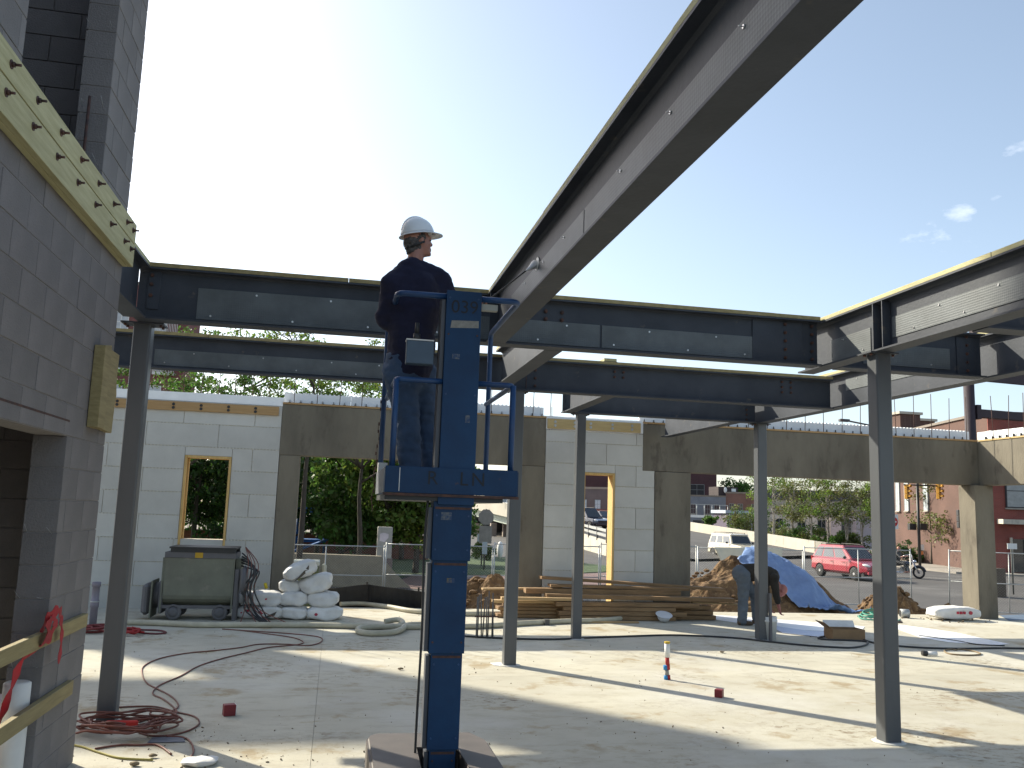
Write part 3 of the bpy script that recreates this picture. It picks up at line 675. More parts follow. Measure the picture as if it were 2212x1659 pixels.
YB_ = LY+1.15      # back of the platform
mastL, mastR = wid[0]
tr = .0205
zmid = hx(990, 825).z
xu0, xu1 = A[0]+.01, A[1]-.01
for x_, xm, nm in ((xu0, mastL, 'top_rail'), (xu1, mastR, 'top_rail')):
    s = 1 if x_ > xm else -1
    bm = B(); tube(bm, arc([(xm, LY+.03, TB-.02), (x_, LY+.03, TB-.02), (x_, YB_, TB-.025), (x_, YB_+.001, zf0+.06)], .07), tr, 10); obj(nm, bm, blued, lift)
    xm2 = x_ - s*.02
    bm = B(); tube(bm, arc([(xm, LY+.03, zmid), (xm2+s*0, LY+.03, zmid), (xm2, YB_-.02, zmid)], .05), tr*.92, 10); obj('mid_rail', bm, blued, lift)
    bm = B(); tube(bm, [(xm2, LY+.03, zmid), (xm2, LY+.03, zf1-.02)], tr, 10); obj('corner_post', bm, blued, lift)
bm = B(); tube(bm, arc([(mastL, LY+.05, TB-.13), (mastL-.02, LY+.09, TB-.13), (mastL-.02, LY+.09, zf1)], .03), .007, 8); obj('cable', bm, black, lift)
# platform: toe plates and deck
bm = B(); box(bm, xf0, xf1, LY-.012, LY-.004, zf0, zf1); obj('toe_plate', bm, bluep, lift, bevel=.002)
bm = B(); prism(bm, [(LY-.01, zf0), (YB_, zf0), (YB_, zf1-.01), (LY-.01, zf1-.01)], 'x', xf0-.006, xf0-.001); obj('toe_plate', bm, mat('toe_grey', (.12, .13, .15), rough=.5), lift)
bm = B(); prism(bm, [(LY-.01, zf0), (YB_, zf0), (YB_, zf1-.01), (LY-.01, zf1-.01)], 'x', xf1+.001, xf1+.006); obj('toe_plate', bm, bluep, lift)
bm = B(); box(bm, xf0-.01, xf1+.01, LY-.02, LY+.0, zf0-.018, zf0-.001); obj('rusty_lip', bm, rust, lift)
bm = B(); box(bm, xf0+.005, xf1-.09, LY+.01, YB_-.01, zf0-.045, zf0-.005); obj('deck', bm, black, lift)
bm = B(); box(bm, xf0+.09, xf0+.095, LY-.0135, LY-.0125, zf0+.01, zf1-.01); obj('paint_wear', bm, bagm, lift)
# control box on the front rail, joystick, document holder, chain
cbx = hx(910, 740); bm = B(); box(bm, hx(879, 740).x, hx(938, 740).x, LY+.0, LY+.09, hx(900, 785).z, hx(900, 735).z); bx = obj('control_box', bm, mat('box_blue', (.06, .10, .15), rough=.5, scale=6), lift, bevel=.004)
bm = B(); jz = hx(900, 735).z; jx = hx(901, 735).x; cyl(bm, (jx, LY+.04, jz), (jx, LY+.04, jz+.05), .024, 12); cyl(bm, (jx, LY+.04, jz+.05), (jx, LY+.04, jz+.125), .015, 10); obj('joystick', bm, black, bx)
bm = B(); box(bm, hx(878, 735).x, hx(938, 735).x, LY-.002, LY+.092, jz+.0005, jz+.009); obj('box_lid', bm, bagm, bx)
bm = B(); a, b = hx(1040, 655).x, hx(1078, 655).x; box(bm, a, b, LY+.04, LY+.09, hx(1060, 668).z, hx(1060, 655).z); obj('document_holder', bm, mat('holder', (.34, .35, .32)), lift)
chain = B(); p = Vector((xf0-.01, YB_+.02, 2.72)); n = 34
for i in range(n):
    t = i/(n-1); z = 2.78 - t*.95; x = xu0-.012-.04*t + .008*sin(i); bmesh.ops.create_cube(chain, size=1, matrix=Matrix.Translation((x, YB_+.0, z)) @ Euler((0, 0, (i % 2)*pi/2)).to_matrix().to_4x4() @ Matrix.Diagonal((.012, .004, .026, 1)))
obj('chain', chain, rust, lift)
bm = B(); M = Matrix.Translation((xu0+.02, YB_-.02, 2.8)) @ Matrix.Rotation(pi/2, 4, 'X')
tube(bm, [M @ Vector((.018*cos(a), .018*sin(a), 0)) for a in np.linspace(0, 2*pi, 14)[:-1]], .004, 6, close=True); obj('ring', bm, rust, lift)
bm = B(); box(bm, xf0+.0, xf0+.07, YB_-.1, YB_-.02, zf0, zf0+.24); obj('paper_pouch', bm, bagm, lift)
bm = B(); box(bm, xf1-.22, xf1-.16, YB_-.1, YB_-.04, zf0, zf1+.035); obj('latch_knob', bm, black, lift, bevel=.01)
# fixings, hoses and wear on the mast
for i in range(5):
    a, b = wid[i]; z1, z0 = zs[i], zs[i+1]
    for zz_ in ((z1-.05, z1-.30, (z0+z1)/2, z0+.06) if i == 0 else (z1-.09, z0+.05)):
        for xx in (a+.022, b-.022): bm = B(); cyl(bm, (xx, LY+.018*i-.0045, zz_), (xx, LY+.018*i, zz_), .007, 6); obj('bolt', bm, rust if (i+int(zz_*10)) % 3 == 0 else blued, lift)
bm = B(); tube(bm, smoothpath([(wid[1][0]-.035, LY+.05, zf0-.02), (wid[1][0]-.045, LY+.06, 1.6), (wid[1][0]-.035, LY+.06, 1.1), (wid[1][0]-.04, LY+.07, .6), (wid[1][0]-.04, LY+.08, .3)], 6), .008, 8); obj('hydraulic_hose', bm, black, lift)
for px_, py_, w_, h_, m__ in ((985, 770, .05, .035, 'tape'), (1010, 905, .03, .05, 'decal_white'), (965, 1115, .07, .05, 'decal_white'), (975, 1255, .05, .03, 'decal_yellow')):
    q = hx(px_, py_); i = 0 if py_ < 1010 else (1 if py_ < 1205 else 2)
    bm = B(); box(bm, q.x-w_/2, q.x+w_/2, LY+.018*i-.0022, LY+.018*i-.0006, q.z-h_/2, q.z+h_/2); obj('worn_decal', bm, mat('worn_decal_'+m__, (.12, .13, .14) if m__ != 'decal_yellow' else (.2, .15, .04), (.02, .05, .12), rough=.6, scale=40, lo=.4, hi=.55), lift)
stm = mat('stencil_black', (.002, .006, .014), rough=.6)
tp = hx(993, 664); wall_text('stencil_number', '039', .125, stm, (tp.x+.035, LY-.0015, tp.z), lift, depth=.0006)
tp = hx(990, 1036); [wall_text('stencil_letter', c_, .125, stm, (tp.x+d_, LY-.0135, tp.z), lift, depth=.0006) for c_, d_ in (('R', -.17), ('L', .035), ('N', .13))]
tp = hx(1000, 701); bm = B(); prism(bm, [(hx(973, 708).x, hx(973, 708).z), (hx(1034, 709).x, hx(1034, 709).z), (hx(1034, 694).x, hx(1034, 694).z), (hx(976, 692).x, hx(976, 692).z)], 'y', LY-.002, LY-.0004); obj('tape', bm, mat('tape', (.30, .29, .26), (.22, .21, .19), scale=30), lift)
# chassis with a scuffed cover, rounded edges, and castors
bm = B(); prism(bm, [(.30, 4.7), (.592, 4.7), (.592, 5.98), (.888, 5.98), (.888, 4.7), (1.10, 4.7), (1.10, 6.12), (1.02, 6.34), (.36, 6.34), (.30, 6.26)], 'z', .13, .33)
bmesh.ops.bevel(bm, geom=[e for e in bm.edges], offset=.018, segments=3, affect='EDGES')
obj('chassis_cover', bm, mat('chassis_brown', (.10, .085, .078), (.075, .065, .06), rough=.6, scale=5, c3=(.2, .19, .17), s3=14, t3=.68), lift)
for x_ in (.45, 1.05):
    for y_ in (4.95, 6.0): bm = B(); cyl(bm, (x_-.025, y_, .065), (x_+.025, y_, .065), .065, 16); obj('castor', bm, rubber, lift)

# ================================================================== people
def head(bm, c, yaw, s=1.0, tilt=0):
    """head at c (centre of skull), looking along yaw (0 = +X)"""
    M = Matrix.Translation(c) @ Matrix.Rotation(yaw, 4, 'Z') @ Matrix.Rotation(-tilt, 4, 'Y') @ Matrix.Scale(s, 4)
    def e(x, y, z, a, b, c_, ry=0): ball(bm, (0, 0, 0), (1, 1, 1), M=M @ Matrix.Translation((x, y, z)) @ Matrix.Rotation(ry, 4, 'Y') @ Matrix.Diagonal((a, b, c_, 1)), u=16, v=12)
    e(-.012, 0, .02, .098, .077, .095)            # skull
    e(.03, 0, -.035, .062, .060, .082)            # face
    e(.045, 0, -.09, .042, .045, .035)            # jaw
    e(.078, 0, -.105, .018, .022, .017)           # chin
    e(.083, 0, .012, .02, .05, .014)              # brow
    e(.100, 0, -.030, .020, .013, .016, .5)       # nose tip
    e(.090, 0, -.010, .016, .010, .028, -.35)     # nose bridge
    e(.088, 0, -.068, .013, .022, .008); e(.086, 0, -.080, .013, .020, .008)   # lips
    for sy in (-1, 1):
        e(.060, sy*.034, -.03, .028, .022, .022); e(.0, sy*.078, -.022, .017, .010, .031, .15)
    return M
def hand(bm, w, d, n, s=1.0, curl=.6):
    """hand from wrist w, pointing along d, palm normal n"""
    d = Vector(d).normalized(); n = Vector(n); n = (n-d*n.dot(d)).normalized(); a = d.cross(n); w = Vector(w)
    for k, (o, L) in enumerate(((-.027, .072), (-.009, .08), (.010, .076), (.027, .06))):
        p = w + d*.085*s + a*o*s; capsule(bm, w+d*.01*s+a*o*.6*s, p, .013*s, .0115*s, 8)
        q = p + (d*cos(curl)+n*sin(curl))*L*.5*s; r_ = q + (d*cos(curl*2)+n*sin(curl*2))*L*.5*s
        capsule(bm, p, q, .0100*s, .009*s, 8); capsule(bm, q, r_, .009*s, .0075*s, 8)
    t0 = w + d*.03*s - a*.03*s; t1 = t0 + (d*.6-a*.6+n*.4).normalized()*.04*s; t2 = t1 + (d*.8+n*.6).normalized()*.03*s
    capsule(bm, t0, t1, .013*s, .011*s, 8); capsule(bm, t1, t2, .011*s, .008*s, 8)
def cap_chain(bm, pts, rs, seg=14):
    for (a, b), (r0, r1) in zip(zip(pts, pts[1:]), zip(rs, rs[1:])): capsule(bm, a, b, r0, r1, seg)
PY = 6.17
def wp_(px, py, dy=0): return oY(px, py, PY+dy)
man = thing('person', 'man in white hard hat and navy sweatshirt spraying from the raised lift', 'person', (.55, PY, zf0))
zfoot = zf0 - .004; hd = wp_(903, 519)
nk = wp_(898, 566); shL = wp_(850, 612, -.06); shR = wp_(952, 610, .08); hipz = wp_(880, 812).z
hipc = wp_(885, 800, .02); chest = wp_(898, 640, .02); belly = wp_(888, 740, .02)
elL = wp_(832, 690, .02); haL = Vector((elL.x+.20, PY+.27, elL.z-.05)); elR = wp_(985, 690, .14); haR = Vector((elR.x+.13, PY+.18, elR.z+.10))
hL = hipc+Vector((-.07, .0, -.02)); hR = hipc+Vector((.09, .08, -.02))
kL = Vector((wp_(884, 905).x-.01, PY-.0, zfoot+.50)); aL = Vector((wp_(889, 1000).x, PY+.0, zfoot+.1))
kR = Vector((wp_(925, 905).x, PY+.16, zfoot+.50)); aR = Vector((wp_(945, 1000).x, PY+.10, zfoot+.1))
bm = B(); hM = head(bm, hd, R(18), .98, R(8))
cap_chain(bm, [nk+Vector((-.01, 0, -.06)), hd+Vector((-.005, 0, -.06))], [.062, .057])
cap_chain(bm, [chest, belly, hipc], [.125, .125, .13])
for s_, e_, h_ in ((shL, elL, haL), (shR, elR, haR)): cap_chain(bm, [s_, e_, h_], [.052, .042, .027])
hand(bm, haL, (1, .3, .1), (0, .5, .3), .95, .9); hand(bm, haR, (.8, .1, .5), (0, -.6, .2), .95, .9)
for h_, k_, a_ in ((hL, kL, aL), (hR, kR, aR)): cap_chain(bm, [h_, k_, a_], [.088, .057, .042]); capsule(bm, a_+Vector((-.02, 0, -.05)), a_+Vector((.12, .05, -.065)), .04, .03)
bd = obj('body', blob(bm, .0085, 3), skin, man)
bm = B()
for a_, b_, r0, r1 in ((chest+Vector((0, 0, .02)), belly, .175, .165), (belly, hipc+Vector((0, 0, .0)), .165, .160), (nk+Vector((-.01, 0, -.055)), chest, .082, .15)): capsule(bm, a_, b_, r0, r1, 20)
capsule(bm, nk+Vector((-.03, -.02, -.06)), shL, .085, .088); capsule(bm, nk+Vector((.03, .02, -.06)), shR, .085, .088)
capsule(bm, shL+Vector((.02, .02, -.04)), belly+Vector((-.05, 0, .05)), .10, .11); capsule(bm, shR+Vector((-.03, .0, -.04)), belly+Vector((.05, .02, .05)), .10, .11)
for s_, e_, h_ in ((shL, elL, haL), (shR, elR, haR)): cap_chain(bm, [s_, e_, h_], [.086, .070, .047])
me = blob(bm, .013, 5)
def wrinkle(me, amp, sc, st=(1, 1, 1)):
    for v in me.vertices:
        v.co += v.normal*amp*(noise.fractal(Vector((v.co.x*sc*st[0], v.co.y*sc*st[1], v.co.z*sc*st[2])), 1, 2, 3))
wrinkle(me, .017, 6, (1, 1, 1.8)); obj('sweatshirt', me, navy, man)
bm = B(); capsule(bm, hipc+Vector((-.03, 0, .06)), hipc+Vector((-.02, 0, -.05)), .145, .150, 20); capsule(bm, hL, hR, .125, .125)
for h_, k_, a_ in ((hL, kL, aL), (hR, kR, aR)): cap_chain(bm, [h_, k_, a_+Vector((0, 0, -.01))], [.122, .088, .082])
me = blob(bm, .012, 4); wrinkle(me, .012, 9, (1, 1, 2)); obj('jeans', me, jean, man)
bm = B()
for a_ in (aL, aR): capsule(bm, a_+Vector((-.04, 0, -.055)), a_+Vector((.15, .05, -.065)), .048, .04); capsule(bm, a_, a_+Vector((0, 0, -.05)), .055, .055)
obj('boots', blob(bm, .012, 3), mat('boot_leather', (.09, .06, .04), rough=.8), man)
# hair around the back and the sides, eye, hard hat
bm = B()
for x, y, z, a, b, c_ in ((-.045, 0, -.02, .068, .074, .07), (-.03, .0, -.06, .062, .062, .05), (.0, -.066, .01, .04, .016, .034), (.0, .066, .01, .04, .016, .034), (-.06, 0, -.085, .04, .05, .03)):
    ball(bm, (0, 0, 0), (1, 1, 1), M=hM @ Matrix.Translation((x, y, z)) @ Matrix.Diagonal((a, b, c_, 1)))
me = blob(bm, .007, 2); wrinkle(me, .006, 60); obj('hair', me, hair, man)
for sy in (-1, 1):
    bm = B(); ball(bm, (0, 0, 0), (1, 1, 1), M=hM @ Matrix.Translation((.083, sy*.032, -.008)) @ Matrix.Diagonal((.008, .012, .007, 1))); obj('eye', bm, mat('eye', (.12, .09, .08)), man)
hat = B(); HM = hM @ Matrix.Translation((0, 0, .03)) @ Matrix.Rotation(R(-3), 4, 'Y')
pr_ = []
for i in range(13):
    a = pi/2*i/12; pr_.append((.118*cos(a)**.9 if i < 12 else .001, .012+.125*sin(a)))
lathe(hat, pr_, HM @ Matrix.Diagonal((1.08, .93, 1, 1)), 32)
vs_ = []; seg = 40
for k in range(seg):
    a = 2*pi*k/seg; ext = .008 + .052*max(0, cos(a))**3.0; ro = .127+ext; vs_.append((a, ro))
ring = []
for a, ro in vs_:
    p = []
    drop = -.010*max(0, cos(a))**2
    for r__, z in ((.112, .016), (ro, .004+drop), (ro, -.002+drop), (.112, .006)):
        p.append(hat.verts.new(HM @ Vector((r__*cos(a)*1.05, r__*sin(a)*.93, z))))
    ring.append(p)
for k in range(seg):
    a, b = ring[k], ring[(k+1) % seg]
    for q in range(4): f = hat.faces.new((a[q], b[q], b[(q+1) % 4], a[(q+1) % 4])); f.smooth = True
# raised ridge on the crown
tube(hat, [HM @ Vector((.118*1.0*cos(t), 0, .014+.127*sin(t))) for t in np.linspace(.25, pi-.25, 16)], .011, 8)
hatp = obj('hard_hat', hat, hatm, man)
bm = B(); ball(bm, (0, 0, 0), (1, 1, 1), M=hM @ Matrix.Translation((-.088, 0, -.055)) @ Matrix.Diagonal((.018, .04, .022, 1))); tube(bm, [hM @ Vector((.088*cos(t), .083*sin(t), -.035+.03*cos(t))) for t in np.linspace(pi*.45, pi*1.55, 16)], .009, 6)
obj('hat_harness', bm, black, hatp)
# spray wand
tip = oX(1136, 585, 1.25); w0 = haR + Vector((.03, -.02, .0)); film_w = mat('wet_white', (.95, .95, .95), (.92, .92, .92), rough=.4); wand = thing('spray_wand', 'thin spray wand held up by the man on the lift against the beam web', 'spray wand', w0)
bm = B(); tube(bm, [w0-Vector((.14, .0, .05)), w0, w0.lerp(tip, .8), tip], .0055, 8); obj('pipe', bm, black, wand)
bm = B(); cyl(bm, w0-Vector((.15, 0, .055)), w0-Vector((.02, 0, .0)), .016, 10); obj('grip', bm, black, wand)
tip2 = oX(1156, 571, 1.345); bm = B(); tube(bm, [tip, tip.lerp(tip2, .5), tip2], [.004, .016, .034], 10); obj('spray_cone', bm, film_w, wand)

# bending worker
bw_ = thing('person', 'man in dark shirt and jeans bending over to the floor beside a rear column', 'person', (7.25, 15.0, 0))
def q_(px, py, dy=0): return oY(px, py, 15.0+dy)
fA = G(1597, 1349); fB = G(1628, 1347)
hp = q_(1604, 1246); hp = Vector((hp.x, 15.0, .90)); sh = Vector((hp.x+.50, 14.92, .86)); hdp = Vector((hp.x+.70, 14.9, .62))
kA = Vector((fA.x+.03, 14.98, .5)); aA = Vector((fA.x+.0, 14.96, .1)); kB = Vector((fB.x-.02, 15.12, .5)); aB = Vector((fB.x+.02, 15.14, .1))
bm = B(); head(bm, hdp, 0, 1.0, R(-75)); cap_chain(bm, [sh+Vector((.04, 0, -.02)), hdp+Vector((-.05, 0, .04))], [.065, .058])
cap_chain(bm, [hp, hp.lerp(sh, .5)+Vector((0, 0, .03)), sh], [.13, .13, .13])
for h_, k_, a_ in ((hp+Vector((0, -.08, 0)), kA, aA), (hp+Vector((0, .1, 0)), kB, aB)): cap_chain(bm, [h_, k_, a_], [.09, .057, .042])
for sy in (-1, 1):
    s_ = sh+Vector((-.02, sy*.17, -.02)); e_ = s_+Vector((.03, sy*.02, -.29)); h_ = e_+Vector((.07, -sy*.03, -.24)); cap_chain(bm, [s_, e_, h_], [.05, .04, .027]); hand(bm, h_, (.3, 0, -1), (1, 0, .2), .95, .6)
obj('body', blob(bm, .0095, 3), mat('sunburnt_skin', (.36, .13, .10), (.3, .1, .08), rough=.6), bw_)
bm = B(); md = hp.lerp(sh, .55)+Vector((0, 0, .055)); cap_chain(bm, [hp+Vector((.02, 0, .02)), md, sh], [.155, .165, .16]); 
for sy in (-1, 1): s_ = sh+Vector((-.02, sy*.17, -.02)); e_ = s_+Vector((.03, sy*.02, -.29)); capsule(bm, sh+Vector((0, sy*.08, 0)), s_, .1, .085); cap_chain(bm, [s_, e_, e_+Vector((.03, 0, -.1))], [.08, .065, .055])
me = blob(bm, .014, 5); wrinkle(me, .012, 8); obj('shirt', me, mat('dark_shirt', (.022, .017, .013), (.035, .028, .02), rough=.95, scale=8, bump=.4), bw_)
bm = B(); capsule(bm, hp+Vector((-.03, 0, 0)), hp+Vector((.0, 0, .0)), .16, .15)
for h_, k_, a_ in ((hp+Vector((-.02, -.08, -.02)), kA, aA), (hp+Vector((-.02, .1, -.02)), kB, aB)): cap_chain(bm, [h_, k_, a_+Vector((0, 0, -.02))], [.13, .095, .085])
me = blob(bm, .013, 4); wrinkle(me, .013, 8, (1, 1, 2)); obj('jeans', me, jeang, bw_)
bm = B()
for a_ in (aA, aB): capsule(bm, a_+Vector((-.05, 0, -.052)), a_+Vector((.16, -.02, -.062)), .048, .038)
obj('boots', blob(bm, .012, 3), mat('work_boot', (.12, .08, .05), rough=.9), bw_)

# ================================================================== mortar mixer
MY = 14.9
mx = thing('mortar_mixer', 'grey-green hopper mixer on small wheels in front of the foam wall', 'mixer', (-1.85, MY+.3, 0))
def m_(px, py): p = oY(px, py, MY); return p.x, p.z
x0, z0 = m_(347, 1290); x1, _ = m_(500, 1300); zt = m_(400, 1205)[1]; zb = .38
zb = m_(420, 1312)[1]; zt2 = m_(400, 1193)[1]
bm = B()   # tub with a rounded bottom, seen from the side
N_ = 10; prof = [(MY, zt), (MY, zb+.18)] + [(MY+.35-.35*cos(pi*k/N_), zb+.18-.18*sin(pi*k/N_)) for k in range(1, N_)] + [(MY+.7, zb+.18), (MY+.7, zt)]
prism(bm, prof, 'x', x0, x1); obj('tub', bm, mixm, mx, bevel=.004)
bm = B(); box(bm, x0+.01, x1+.02, MY-.012, MY+.70, zt+.002, zt2); obj('tub_rim', bm, mixg, mx)
bm = B()
for (a, b, c_, d) in ((x0+.09, x1+.01, MY-.02, MY+.05), (x0+.09, x1+.01, MY+.62, MY+.68)): box(bm, a, b, c_, d, zt2+.0, zt2+.075)
for k in range(9): xx = x0+.1+k*(x1-x0-.1)/8.5; box(bm, xx, xx+.012, MY+.05, MY+.62, zt2+.045, zt2+.06)
box(bm, x0+.07, x1+.02, MY-.03, MY+.69, zt2+.06, zt2+.085)
obj('bag_grate', bm, black, mx)
for x in (x0, x1): bm = B(); box(bm, x-.012, x+.012, MY-.008, MY-.001, .12, zt); obj('end_rib', bm, mixm, mx)
bm = B(); a, b = m_(430, 1205); box(bm, a-.06, a+.06, MY-.018, MY-.013, b-.0, b+.13); obj('warning_label', bm, mat('yellow_label', (.5, .30, .02)), mx)
# chute on the right
bm = B(); c0 = m_(505, 1210); c1 = m_(529, 1210); c2 = m_(513, 1240)
prism(bm, [(x1+.015, c0[1]+.02), (c1[0], c0[1]+.02), (c2[0]-.0, c2[1]), (x1+.015, c2[1]+.01)], 'y', MY+.1, MY+.45); obj('chute', bm, mixm, mx)
bm = B(); prism(bm, [(x1+.02, c2[1]), (c2[0]+.02, c2[1]), (c2[0]+.01, c2[1]-.06), (x1+.03, c2[1]-.06)], 'y', MY+.12, MY+.4); obj('chute_mouth', bm, rust, mx)
# engine drum at the left
dx0, dz = m_(300, 1280); dx1 = m_(346, 1280)[0]
bm = B(); cyl(bm, (dx0+.17, MY+.3, .36), (x0-.01, MY+.3, .36), .20, 24); obj('engine_drum', bm, mixg, mx)
bm = B(); box(bm, dx0+.03, dx0+.165, MY+.04, MY+.5, .07, .55); obj('engine_case', bm, mixg, mx, bevel=.05)
bm = B(); box(bm, dx0+.17, dx0+.19, MY+.0, MY+.55, .03, .60); obj('guard_plate', bm, mixm, mx)
# frame, wheels, motor under the tub
bm = B(); box(bm, x0-.02, x1+.05, MY+.02, MY+.07, .18, .23); box(bm, x0-.02, x1+.05, MY+.6, MY+.65, .18, .23); box(bm, x0-.03, x0+.02, MY, MY+.68, .1, .6); box(bm, x1+.02, x1+.08, MY, MY+.68, .0, .8); obj('frame', bm, mixg, mx)
bm = B(); cyl(bm, (x0+.35, MY+.2, .33), (x1-.45, MY+.2, .33), .1, 16); obj('motor', bm, mixg, mx)
for x in (m_(372, 1330)[0], m_(473, 1330)[0]):
    for y in (MY+.05, MY+.62):
        bm = B(); Mx = Matrix.Translation((x, y, .122)) @ Matrix.Rotation(pi/2, 4, 'X'); lathe(bm, [(.09, -.03), (.118, -.027), (.122, 0), (.118, .027), (.09, .03)], Mx, 20); wl_ = obj('wheel', bm, mixg, mx)
        bm = B(); lathe(bm, [(.03, -.04), (.08, -.032), (.085, 0), (.08, .032), (.03, .04)], Mx, 16); obj('rim', bm, mixg, wl_)
bm = B(); Mx = Matrix.Translation((x1+.17, MY+.05, .62)) @ Matrix.Rotation(pi/2, 4, 'Y'); lathe(bm, [(.20, -.04), (.24, 0), (.20, .04)], Mx, 20); obj('belt_guard', bm, mixg, mx)
bm = B()
for i in range(5):
    xx = x1+.22+.03*i; tube(bm, smoothpath([(x1+.1, MY+.1, 1.05-.05*i), (xx, MY-.02, .95-.04*i), (xx+.06, MY-.1, .75), (xx-.08*(i % 2), MY-.12, .5), (xx+.05*i, MY-.15, .2-.02*i), (xx+.3, MY-.35, .02)], 5), .012 if i != 2 else .02, 6)
obj('control_cable', bm, black, mx)
bm = B()
for i in range(4):
    xx = x1+.2+.05*i; tube(bm, smoothpath([(x1+.15, MY+.05, 1.15), (xx+.02, MY-.06, .9), (xx, MY-.12, .6), (xx+.03, MY-.14, .25), (xx+.2*i, MY-.5, .02)], 5), .007, 6)
obj('control_cord', bm, redcord, mx)
bm = B(); cyl(bm, (x1+.5, MY-.08, .6), (x1+.53, MY-.1, .52), .025, 8); obj('yellow_plug', bm, mat('yellow', (.6, .45, .02)), mx)

# ================================================================== bags
def bag_mesh(w, d, h, seed):
    bm = B(); bmesh.ops.create_cube(bm, size=2); bmesh.ops.subdivide_edges(bm, edges=list(bm.edges), cuts=9, use_grid_fill=True)
    for v in bm.verts:
        x, y, z = v.co; e = .32; k = (1-abs(x)**4)*.5+.5; r_ = (abs(x)**6+abs(y)**6+abs(z)**3+1e-6)**(1/4.5)
        p = Vector((x, y, z)); p = p/(max(1e-3, (abs(x)**5+abs(y)**5+abs(z)**5)**.2))*1.0
        pin = 1-.25*abs(x)**3
        p = Vector((p.x*w/2, p.y*d/2*(1-.08*abs(x)), p.z*h/2*pin))
        n = noise.fractal(p*5+Vector((seed*7.1, 0, 0)), 1, 2, 4); fo = abs(noise.noise(p*9+Vector((seed*3.3, 5, 1))))
        v.co = p + p.normalized()*(.035*n-.03*fo)
    for f in bm.faces: f.smooth = True
    return bm
def bag(label, px, py, dy, w, d, h, rz=0, ry=0, cat='cement bag', grp='white mix bags stacked by the mixer', z=None, tear=False, red=True, seed=None):
    BY = 15.25+dy; p = oY(px, py, BY); zz = p.z if z is None else z
    t = thing('cement_bag', label, cat, (p.x, BY, zz-h/2), group=grp); t.rotation_euler = (0, ry, rz)
    s = seed or random.random()*50
    obj('sack', bag_mesh(w, d, h, s), bagm, t, local=True).location = (0, 0, h/2)
    if red:
        for k in range(2):
            bm = B(); x = random.uniform(-.3, .3)*w; z_ = random.uniform(-.1, .15)*h; ball(bm, (x, -d*.45, h/2+z_), (.03, .012, .022*h/.2), u=10, v=6); obj('print', bm, redm, t, local=True)
    if tear:
        bm = B(); v = [(-.14, -.09), (.02, -.02), (.13, .03), (.10, -.03), (-.02, -.07)]; prism(bm, [(a*w/.5, b*h/.2+h/2) for a, b in v], 'y', -d*.495, -d*.40); obj('torn_opening', bm, mat('torn', (.10, .08, .06)), t, local=True)
    return t
W, D_, Hh = .50, .42, .215
bag('white bag at the bottom left of the stack, half hidden by the mixer cables', 540, 1325, .15, .46, D_, .2, z=.10)
bag('printed white bag above the bottom left one, behind the mixer cables', 533, 1298, .18, .44, D_, .2, z=.31)
bag('torn bottom bag, second from the left of the bag stack', 581, 1324, 0, .52, D_, .21, z=.105, tear=True)
bag('white bag with red blotches lying second from the left, upper layer', 575, 1297, 0, .54, D_, .235, .05, z=.325)
bag('plain bottom bag in the middle of the bag stack', 636, 1324, 0, .47, D_, .21, z=.105, red=False)
bag('middle layer bag under the topmost one', 636, 1297, .02, .48, D_, .23, -.05, z=.33, red=False)
bag('small white bag tucked behind, below the topmost bag', 625, 1277, .12, .36, D_, .2, z=.52, red=False)
bag('bottom right bag of the stack, sagging onto the slab', 702, 1325, -.02, .60, D_, .22, .1, z=.11)
bag('crumpled bag on the right side of the stack, second from the bottom', 698, 1303, 0, .52, D_, .25, -.1, z=.33, red=False)
bag('slumped bag on the right side of the stack, just under the top', 687, 1276, .02, .56, D_, .30, -.1, R(-18), z=.58, red=False)
bag('topmost torn bag leaning steeply on the stack', 655, 1250, -.02, .56, D_, .26, .1, R(-24), z=.80, tear=True, red=False)
wb = bag('white bag with red print lying alone beside the corner pier', 2058, 1330, .95, 1.05, .5, .25, cat='cement bag', grp=None, z=.14, red=False)
for x_, w_ in ((-.1, .05), (-.02, .05), (.06, .04), (.22, .0)):
    bm = B()
    if w_: box(bm, x_, x_+w_, -.262, -.235, .12, .17)
    else: cyl(bm, (x_, -.262, .145), (x_, -.235, .145), .035, 14)
    obj('print', bm, redm, wb, local=True)

# ================================================================== lumber pile
random.seed(21)
LYp = 15.75
def plank(label, xa, xb, y, z, w=.24, t=.04, rz=0, ry=0, m=None):
    L = xb-xa; o = thing('lumber_plank', label, 'plank', ((xa+xb)/2, y, z), group='rough planks of the lumber pile')
    bm = B(); box(bm, -L/2, L/2, -w/2, w/2, 0, t); bmesh.ops.bevel(bm, geom=list(bm.edges), offset=.003, segments=1, affect='EDGES'); obj('board', bm, m or wood_l, o, local=True); o.rotation_euler = (0, ry, rz)
    return o
wood_l2 = mat('fresh_lumber', (.44, .30, .15), (.35, .23, .11), rough=.8, scale=2.5, stretch=(1, 10, 14), bump=.2)
def lx(px, y=15.6): return oY(px, 1300, y).x
lay = ['lowest', 'second', 'third', 'fourth', 'fifth', 'sixth', 'seventh']
for i in range(4): plank('%s plank of the left hand stack in the lumber pile' % lay[i], lx(1085)+random.uniform(-.1, .1), lx(1215)+random.uniform(-.05, .1), 15.8, .01+i*.062, .28, .055, m=wood_l)
for i in range(4): plank('%s long plank of the front stack in the lumber pile' % lay[i], lx(1205)+random.uniform(-.08, .1), lx(1470)+random.uniform(-.3, .3), 15.55, .01+i*.078, .26, .07, random.uniform(-.01, .01))
for i in range(3): plank('%s plank at the right end of the lumber pile' % lay[i], lx(1400)+random.uniform(-.2, .2), lx(1545)+random.uniform(-.1, .1), 15.72, .01+i*.09, .2, .075, -.02)
plank('pale plank jutting out left on top of the lowest stack', lx(1065), lx(1205), 15.65, .27, .2, .045, m=wood_l2)
